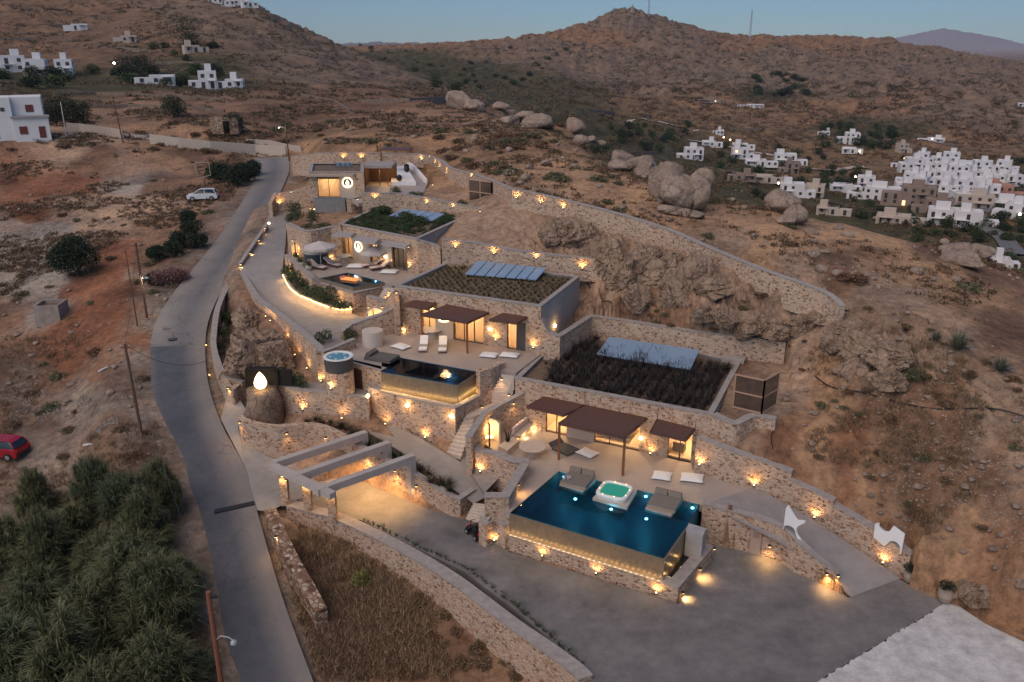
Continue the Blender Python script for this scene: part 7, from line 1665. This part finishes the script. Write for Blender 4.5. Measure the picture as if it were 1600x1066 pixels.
# hoses
HOSE=mat('black_hose',(.015,.012,.011),.6)
def hose(label,px,r=.045,lift=.05):
    P=[G(a,b) for a,b in px]
    for p in P: p.z=np.mean([gh(p.x+i,p.y+j) for i in (-.6,0,.6) for j in (-.6,0,.6)])+lift+.08
    P=crom(P,4)
    mb=MB(); mb.tube(P,r,6); tag(mb.build('hose',HOSE),label,'hose','black hoses on the slopes')
hose('long black hose running down the slope right of the villas',[(1232,538),(1250,560),(1275,590),(1300,606),(1345,620),(1400,633),(1460,639),(1520,641),(1560,645),(1600,652)]); hose('black hose looping below the rusty cage',[(1215,650),(1206,680),(1207,700),(1225,725),(1250,748),(1290,765)],.03); hose('black hose behind the tufted roof',[(908,432),(920,450),(935,462),(955,475),(975,490),(978,496)],.05)
hose('black hose along the top of the wall behind the dark grass roof',[(985,500),(1080,514),(1180,527),(1225,532)],.03)
# frame sign and small things at left
p=G(322,306); t=thing('empty_billboard','empty billboard frame on a post beside the white car','billboard',p); mb=MB(); mb.tube([(0,0,0),(0,0,2.4)],.06); mb.build('post',POLE,t)
mb=MB(); c=[(-.9,0,2.4),(1.0,0,2.9),(.95,0,4.6),(-1.0,0,4.7)]
for i in range(4): mb.tube([c[i],c[(i+1)%4]],.05)
mb.build('frame',mat('pale_frame',(.34,.28,.2),.7),t)
p=G(83,498); t=thing('concrete_hut','small roofless concrete hut on the red slope','hut',p,.1); mb=MB(); 
for x,y,sx,sy in ((0,-1.1,2.4,.2),(0,1.1,2.4,.2),(-1.1,0,.2,2.0),(1.1,0,.2,2.0)): mb.box((x,y,.6),(sx,sy,2.2))
mb.build('walls',mat('old_concrete',(.30,.24,.20),.9,noise=.3,nscale=1.5),t); mb=MB(); mb.box((0,0,1.3),(2.0,2.0,.1)); mb.build('floor_slab',SOILR,t)
p=G(357,207); t=thing('stone_hut','small stone hut with dark doorway behind the back road','hut',p); mb=MB(); mb.box((-1.6,0,1.3),(2.4,3,3)); mb.box((1.6,0,1.3),(1.6,3,3)); mb.box((.2,0,2.5),(1.2,3,.6)); mb.build('walls',DRYST,t); mb=MB(); mb.box((0,1.0,1.4),(4.6,.4,2.6)); mb.build('back',DARKM,t)
p=G(110,545); mb=MB(); mb.box((0,0,.1),(.12,1.3,.1)); o=mb.build('white_plank',WHITE); o.location=G(163,578); o.rotation_euler=(0,0,-.3); tag(o,'pale plank lying on the slope above the brown pole','plank')
mb=MB(); mb.beam((-.6,0,.1),(.6,.25,.15),.06,.06); mb.beam((-.6,.2,.1),(.6,.45,.15),.06,.06); mb.beam((-.6,0,.1),(-.6,.2,.1),.06,.06); mb.beam((.6,.25,.15),(.6,.45,.15),.06,.06); o=mb.build('scrap_frame',WHITE); o.location=G(142,698); tag(o,'pale metal scrap frame lying near the red car','scrap')
# ------------------------------------------------------------ cars
def car(label,p,rz,paint,long=4.1):
    root=thing('parked_car',label,'car',p,rz,None)
    w=1.72
    low=[(-2.0,.35),(-2.02,.62),(-1.9,.88),(-1.55,.98),(.75,.98),(1.55,.86),(1.98,.72),(2.03,.45),(1.95,.3),(-1.9,.28)]
    mb=MB(); m=len(low); vs=[]
    for y,k in ((-w/2,.97),(-w/2+.08,1),(w/2-.08,1),(w/2,.97)): vs+=[(x*k,y,.25+(z-.25)*(1 if k==1 else .96)) for x,z in low]
    fs=[tuple(range(m)),tuple(reversed(range(3*m,4*m)))]
    for r_ in range(3): fs+=[(r_*m+i,(r_+1)*m+i,(r_+1)*m+(i+1)%m,r_*m+(i+1)%m) for i in range(m)]
    mb.add(vs,fs); mb.build('body',paint,root)
    cab=[(-1.85,.97),(-1.55,1.42),(-1.2,1.5),(.1,1.5),(.5,1.4),(1.1,.97)]; m=len(cab)
    mb=MB(); vs=[(x,-(w/2-.09) if z<1.1 else -(w/2-.26),z) for x,z in cab]+[(x,(w/2-.09) if z<1.1 else (w/2-.26),z) for x,z in cab]
    mb.add(vs,[tuple(range(m)),tuple(reversed(range(m,2*m)))]+[(i,m+i,m+(i+1)%m,(i+1)%m) for i in range(m)]); mb.build('windows',mat('car_glass',(.02,.022,.025),.08),root)
    mb=MB(); vs=[]; tp=[(-1.6,1.43),(-1.2,1.52),(.1,1.52),(.5,1.42)]
    for x,z in tp: vs+=[(x,-w/2+.25,z),(x,w/2-.25,z)]
    mb.add(vs,[(2*i,2*i+2,2*i+3,2*i+1) for i in range(3)]); 
    for sy in (-1,1):
        for (x0,z0,x1,z1) in ((.5,1.4,1.12,.97),(-.35,1.5,-.35,.97),(-1.55,1.42,-1.87,.97)): mb.beam((x0,sy*(w/2-.24),z0),(x1,sy*(w/2-.08),z1),.07,.07)
    mb.build('roof',paint,root)
    for x in (-1.25,1.28):
        for sy in (-1,1):
            mb=MB(); mb.cyl((x,sy*(w/2-.02)-.1,.32),.32,.32,.2,20,'Y'); wh=mb.build('wheel',BLK,root); mb=MB(); mb.cyl((x,sy*(w/2-.01)-.105,.32),.19,.19,.21,14,'Y'); mb.build('rim',mat('rim_grey',(.4,.4,.4),.3,metal=.6),wh)
    for sy in (-1,1):
        mb=MB(); mb.box((1.9,sy*.6,.72),(.18,.3,.14)); mb.build('headlight',mat('headlight_glass',(.7,.7,.7),.1),root); mb=MB(); mb.box((-1.96,sy*.68,.8),(.12,.16,.26)); mb.build('tail_light',RD,root)
    mb=MB(); mb.box((2.0,0,.42),(.08,1.1,.16)); mb.box((-2.0,0,.42),(.08,1.2,.2)); mb.build('bumper',BLK,root)
    return root
WHP=mat('white_car_paint',(.62,.62,.63),.3); RDP=mat('red_car_paint',(.30,.012,.02),.3)
car('white hatchback parked on the dirt track',G(318,313)+Vector((0,0,.05)),R(190),WHP); car('red car at the left edge with black rear',G(3,712)+Vector((0,0,.05)),R(172),RDP)
# ------------------------------------------------------------ houses
WIN=mat('window_dark',(.05,.045,.045),.3); SHUT=mat('red_brown_shutter',(.13,.035,.025),.7); HWH=mat('house_white',(.66,.64,.63),.8,noise=.06,nscale=.4); HPK=mat('house_pink',(.42,.22,.16),.85); HBE=mat('house_beige',(.48,.40,.33),.85); HGR=mat('raw_concrete_house',(.27,.20,.16),.9,noise=.2,nscale=.5)
WINL=mat('lit_window',(1,.8,.5),.5,emit=(1,.6,.25),estr=.8)
def boxface_windows(root,cx,cy,w,d,z0,st,n,wm,r,fh=2.4,arch=False,rz=0):
    for s in range(st):
        for k in range(n):
            if r.random()<.12: continue
            x=cx-w/2+w*(k+.5)/n; ww=min(1.1,w/n*.4); tall=r.random()<.35; h=1.9 if tall else 1.1; zc=z0+s*fh+(1.0 if tall else 1.35)
            mb=MB(); mb.box((x,cy-d/2-.02,zc),(ww,.12,h)); mb.build('window',WINL if r.random()<.012 else wm,root)
        if d>4:
            mb=MB(); mb.box((cx+w/2+.02,cy,z0+s*fh+1.55),(.12,.9,1.1)); mb.build('window',wm,root)
def house(label,p,w,d,st,rz,m=HWH,seed=0,wm=WIN,group=None,steps=True,big=False,parapet=True):
    r=random.Random(seed); root=thing('village_house' if not big else 'white_house',label,'house',p-Vector((0,0,.6)),rz,group)
    w*=.66; d*=.8; fh=2.4; mb=MB(); H=st*fh+.6
    mb.box((0,0,H/2),(w,d,H)); 
    if parapet:
        for x,y,sx,sy in ((0,-d/2+.1,w,.2),(0,d/2-.1,w,.2),(-w/2+.1,0,.2,d-.41),(w/2-.1,0,.2,d-.41)): mb.box((x,y,H+.2),(sx,sy,.42))
    mb.build('main_block',m,root); boxface_windows(root,0,0,w,d,.6,st,max(2,int(w/2.8)),wm,r)
    if steps:
        k=r.choice((-1,1)); w2=w*r.uniform(.4,.6); st2=max(1,st-1)
        H2=st2*fh+.6-.3*(st==1); mb=MB(); mb.box((k*(w/2+w2/2-.02),-d*.1,H2/2),(w2,d*.8,H2)); mb.build('side_wing',m,root); boxface_windows(root,k*(w/2+w2/2),-d*.1,w2,d*.8,.6,st2,max(1,int(w2/2.6)),wm,r)
        if st>1 or r.random()<.5:
            mb=MB(); mb.box((r.uniform(-.25,.25)*w,d*.15,H+1.2),(w*.35,d*.4,2.4)); mb.build('stair_tower',m,root)
        mb=MB(); mb.box((-k*w*.2,-d/2-.8,fh*(st-1)+.6 if st>1 else 2.9),(w*.45,1.6,.15)); mb.build('balcony',m,root)
        for x in (-k*w*.2-w*.2,-k*w*.2+w*.2): 
            mb=MB(); mb.box((x,-d/2-1.45,(fh*(st-1)+.5)/2 if st>1 else 1.45),(.2,.2,(fh*(st-1)+.5) if st>1 else 2.9)); mb.build('balcony_post',m,root)
    return root
# near white house at the left edge
p=WD(43,200,150); p.z=gh(p.x,p.y)
root=thing('white_house','two storey white house with brown shutters at the left edge','house',p-Vector((1.2,0,1)),R(27))
mb=MB(); mb.box((-4.2,0,3.9),(7.0,8,7.8)); mb.build('left_block',HWH,root); mb=MB(); mb.box((1.6,1.0,3.9),(4.6,8,7.75)); mb.build('right_block',HWH,root); mb=MB(); mb.box((1.9,-3.6,2.3),(5.4,1.6,4.4)); mb.build('lower_block',HWH,root)
mb=MB(); mb.box((1.9,-3.7,4.6),(5.8,2.2,.3)); mb.build('canopy_roof',mat('grey_tile',(.30,.28,.28),.8),root)
for x,z,w_,h_,y in ((-5.5,5.8,1.1,1.3,-4.02),(2.0,5.9,1.2,1.2,-3.02),(.6,2.4,1.2,1.3,-4.42),(3.4,2.0,1.0,1.9,-4.42)): mb=MB(); mb.box((x,y,z),(w_,.12,h_)); mb.build('shutter',SHUT,root)
mb=MB(); mb.box((-2.0,-4.02,5.9),(.6,.1,.6)); mb.build('window',WIN,root)
mb=MB(); ar=[(x*1.3,z) for x,z in ((-1,0),(1,0))]+[(1.3*math.cos(R(a)),1.1+.95*math.sin(R(a))) for a in range(0,181,20)]; mb.add([(-4.4+x,-4.03,1.1+z) for x,z in ar],[tuple(range(len(ar)))]); mb.build('arch',mat('arch_shade',(.07,.045,.035),.8),root)
HL=[ # px,py,depth-free; width,depth,storeys,rz,material,label
(22,112,11,7,2,.1,HWH,'white house at the left edge of the hillside row'),(58,118,10,7,2,-.15,HWH,'stepped white house in the middle of the left hillside row'),(103,118,8,6,2,-.1,HWH,'plain white cube house right of the left hillside row'),
(255,132,11,5,1,0,HWH,'long low white house below the dark trees'),(326,138,8,6,2,0,HWH,'two storey white house with twin windows on the left hill'),(368,138,8,6,1,-.1,HWH,'small white house right of the twin window house'),(299,82,9,7,1,.2,HBE,'pale hillside villa among dark trees'),(125,47,11,4,1,0,HWH,'long white shed high on the left hill'),(202,66,10,4,1,0,HBE,'beige shed high on the left hill'),
(341,5,8,6,1,0,HWH,'tiny white chapel at the top of the left hill'),(360,9,8,6,1,0,HWH,'left white house on the left hilltop'),(378,8,14,7,1,.1,HWH,'wide white house on the left hilltop'),(386,11,8,7,1,.2,HWH,'rightmost white house on the left hilltop'),
(1083,248,13,9,2,.1,HWH,'white house nearest the big boulder pile'),(1107,228,11,8,1,0,HWH,'white cube house above the boulder pile'),(1156,232,13,9,1,0,HWH,'white house beside the warm lights on the slope'),(1155,247,12,9,2,.1,HWH,'stepped white house left of the long slope road'),(1180,258,15,9,1,0,HWH,'long white house with a dark lower storey'),(1226,256,16,9,2,.05,HWH,'large white house beside the dark tree on the slope'),(1190,283,14,8,1,0,HBE,'pale bare house in the row above the fields'),(1165,281,13,7,1,0,HGR,'grey unfinished house in the row above the fields'),(1217,284,11,8,1,0,HPK,'pink house at the end of the row above the fields'),(1237,270,9,7,2,.1,HGR,'unfinished reddish frame beside the slope road'),
(1237,305,14,9,2,.05,HWH,'white house with wide canopy below the fields'),(1272,307,12,9,2,-.1,HBE,'round topped pale house below the fields'),(1313,297,14,9,1,.1,HWH,'white house behind the dark shrubs below the fields'),(1352,293,11,8,2,0,HWH,'white house on the knoll left of the apartment row'),(1382,312,24,9,2,-.1,HWH,'long white apartment row with arched windows'),
(1290,211,8,6,1,0,HWH,'small white house alone under the mountain'),(1330,226,13,10,3,.1,HWH,'tall white stepped house on the mountain foot'),(1326,238,12,9,1,0,HWH,'white cube below the tall stepped house'),(1462,222,17,9,1,-.05,HWH,'white house on the terraced knoll right of the village'),(1408,238,8,7,2,.4,HBE,'pale tower house at the left edge of the village'),
(1412,262,9,7,1,0,HWH,'house with yellow light at the village left edge'),(1180,168,22,6,1,0,HWH,'long white shed on the mountain slope'),(1105,160,26,8,1,0,HGR,'brown barn on the mountain slope'),(1125,210,7,6,1,0,HWH,'tiny chapel on the slope road'),(1598,166,12,8,1,0,HWH,'white house high on the right edge'),
(-1,418,6,5,1,.1,HWH,'white house just beyond the right crest'),(1590,340,12,9,2,-.2,HWH,'white house at the right edge below the village')]
for k,(px,py,w_,d_,st,rz,m_,lb) in enumerate(HL):
    p=G(px,py) if px>0 else WD(1560,421,185)
    if p is None: p=G(px,py+5)
    if p is None: continue
    house(lb,p,w_,d_,st,rz-math.atan2(p.x,p.y)*.9,m_,seed=k,group='houses on the hills and in the valley')
# warm light specks in the far village
# village core
VR=random.Random(5)
rows=[(262,[1425,1447,1470,1492]),(252,[1440,1463,1484]),(275,[1450,1472,1494,1516,1538]),(266,[1508,1530,1549,1566]),(288,[1422,1446,1470,1492,1512,1534]),(282,[1545,1562,1580]),(300,[1480,1502,1524,1545]),(296,[1412,1434]),(312,[1500,1520])]
cl=['north','upper','middle','central']
words={262:'top row',252:'highest tier',275:'second tier',266:'right upper tier',288:'middle tier',282:'right middle tier',300:'lower tier',296:'left lower tier',312:'lowest tier'}
for y,xs in rows:
    for i,x in enumerate(xs):
        p=G(x,y+8)
        if p is None: continue
        house(f'white cube house, {ORD[i]} from the left in the {words[y]} of the village',p,VR.uniform(9,13),VR.uniform(8,10),VR.choice((2,2,3)),VR.uniform(-.25,.25)-.4,HWH,seed=100+int(x+y),group='cube houses of the village')
for k,(px,py,w_,d_,st,m_,lb) in enumerate(((1432,318,19,10,3,HGR,'large brown unfinished apartment block in the village'),(1466,330,15,9,2,HGR,'lower brown unfinished block in front of the large one'),(1555,305,18,10,2,HPK,'pink house with a red light in the village'),(1520,322,20,9,2,HBE,'grey beige apartment house below the village'),(1480,347,20,10,2,HWH,'white stepped house with arches in front of the village'),(1570,322,22,10,1,HWH,'low wide white house at the right of the village'),(1510,350,13,9,2,HWH,'white annex right of the stepped house'),(1395,345,17,9,1,HBE,'long beige shed on the near edge of the village'),(1293,331,12,6,1,HBE,'small pale shed beside the boulders near the village'))):
    p=G(px,py+2)
    if p is None: continue
    house(lb,p,w_,d_,st,-.45,m_,seed=300+k,group='cube houses of the village' if m_ is HWH else None)
# village roads
def ribbon(name,px,w,m):
    A=crom([G(a,b) for a,b in px],6)
    for p in A: p.z=gh(p.x,p.y)+.6
    mb=MB(); L=offset(A,-w/2);Rr=offset(A,w/2); vs=[]
    for l,r_ in zip(L,Rr): l.z=max(gh(l.x,l.y),l.z-.6)+.35; r_.z=max(gh(r_.x,r_.y),r_.z-.6)+.35; vs+=[l,r_]
    mb.add(vs,[(2*i,2*i+1,2*i+3,2*i+2) for i in range(len(A)-1)]); o=mb.build(name,m); o['kind']='structure'
PALER=mat('pale_dirt_road',(.42,.34,.28),.9)
ribbon('slope_road',[(1050,212),(1090,222),(1150,232),(1200,242),(1240,254),(1262,264),(1300,268),(1352,262)],5,PALER); ribbon('village_road',[(1598,400),(1570,375),(1535,355),(1528,335),(1552,318),(1545,300)],6,mat('village_asphalt',(.15,.145,.14),.8)); ribbon('hill_road',[(945,183),(985,189),(1050,196),(1095,203)],4,PALER)
for k,(px,py,c_) in enumerate(((1130,225,(1,.6,.25)),(1140,229,(1,.5,.2)),(1412,258,(1,.7,.2)),(1552,301,(1,.25,.12)),(1335,289,(1,.75,.3)),(1215,300,(1,.9,.7)),(440,201,None),(181,117,(1,1,.95)),(1590,352,(1,1,.9)),(1455,226,(1,.75,.5)))):
    if c_ is None: continue
    p=G(px,py)
    if p is None: continue
    t=thing('far_street_light',('warm light between the white houses on the slope','orange light beside the slope houses','yellow light at the left of the village','red light on the pink village house','yellow light on the terrace below the fields','small light by the wide canopy house','','white light above the left field','white light on the right valley road','warm light under the knoll house')[k],'street light',p,group='far lights in the valley')
    mb=MB(); mb.tube([(0,0,0),(0,0,3.4)],.08,5); mb.build('post',DARKM,t); mb=MB(); mb.lathe((0,0,3.3),[(.05,0),(.42,.25),(.42,.5),(.05,.8)],10); mb.build('bulb',mat(f'far_glow_{k}',(1,1,1),.5,emit=c_,estr=7),t)
# masts
def mast(label,px,py,h,w):
    p=G(px,py); t=thing('antenna_mast',label,'antenna mast',p-Vector((0,0,1)),group='antenna masts on the ridge'); mb=MB()
    for k in range(3): a=k*2.094; mb.tube([(w*math.cos(a),w*math.sin(a),0),(w*.5*math.cos(a),w*.5*math.sin(a),h)],.25,4)
    for i in range(int(h/3)):
        z=i*3
        for k in range(3):
            a=k*2.094;b=(k+1)*2.094; f=w*(1-.5*z/h); g_=w*(1-.5*(z+3)/h); mb.tube([(f*math.cos(a),f*math.sin(a),z),(g_*math.cos(b),g_*math.sin(b),z+3)],.16,4)
    mb.build('lattice',mat('mast_steel',(.36,.36,.37),.6),t)
    mb=MB(); [mb.cyl((0,-w*.6,h*f),.9,.9,1.6,10) for f in (.75,.88,.96)]; mb.build('dishes',mat('dish',(.5,.5,.5),.6),t)
mast('tall antenna mast on the peak',1013,26,36,1.4); mast('antenna mast on the flat ridge right of the peak',1171,64,46,1.8)
p=G(988,19); t=thing('peak_monument','small stone cairn tower on the mountain peak','cairn',p-Vector((0,0,2))); mb=MB(); mb.lathe((0,0,0),[(5,0),(3.2,5),(2.4,8),(1,11)],8); mb.build('cairn_stones',mat('cairn',(.25,.19,.15),.9),t); mb=MB(); mb.box((0,0,12),(.6,.6,3)); mb.build('pinnacle',mat('cairn',(.25,.19,.15)),t)
# ------------------------------------------------------------ air: one even box of haze over everything
mb=MB(); mb.box((0,10400,700),(60000,21600,1800)); mb.v=[(x,y,max(z,-400.)) for x,y,z in mb.v]
hz=bpy.data.materials.new('haze_air'); hz.use_nodes=True; t=hz.node_tree; t.nodes.remove(t.nodes['Principled BSDF'])
v=N(t,'ShaderNodeVolumePrincipled'); v.inputs['Density'].default_value=5.6e-5; v.inputs['Color'].default_value=(.80,.84,.95,1); v.inputs['Anisotropy'].default_value=.2
t.links.new(v.outputs[0],t.nodes['Material Output'].inputs['Volume'])
o=mb.build('haze',hz); o['kind']='stuff'; o['label']='thin blue evening haze'
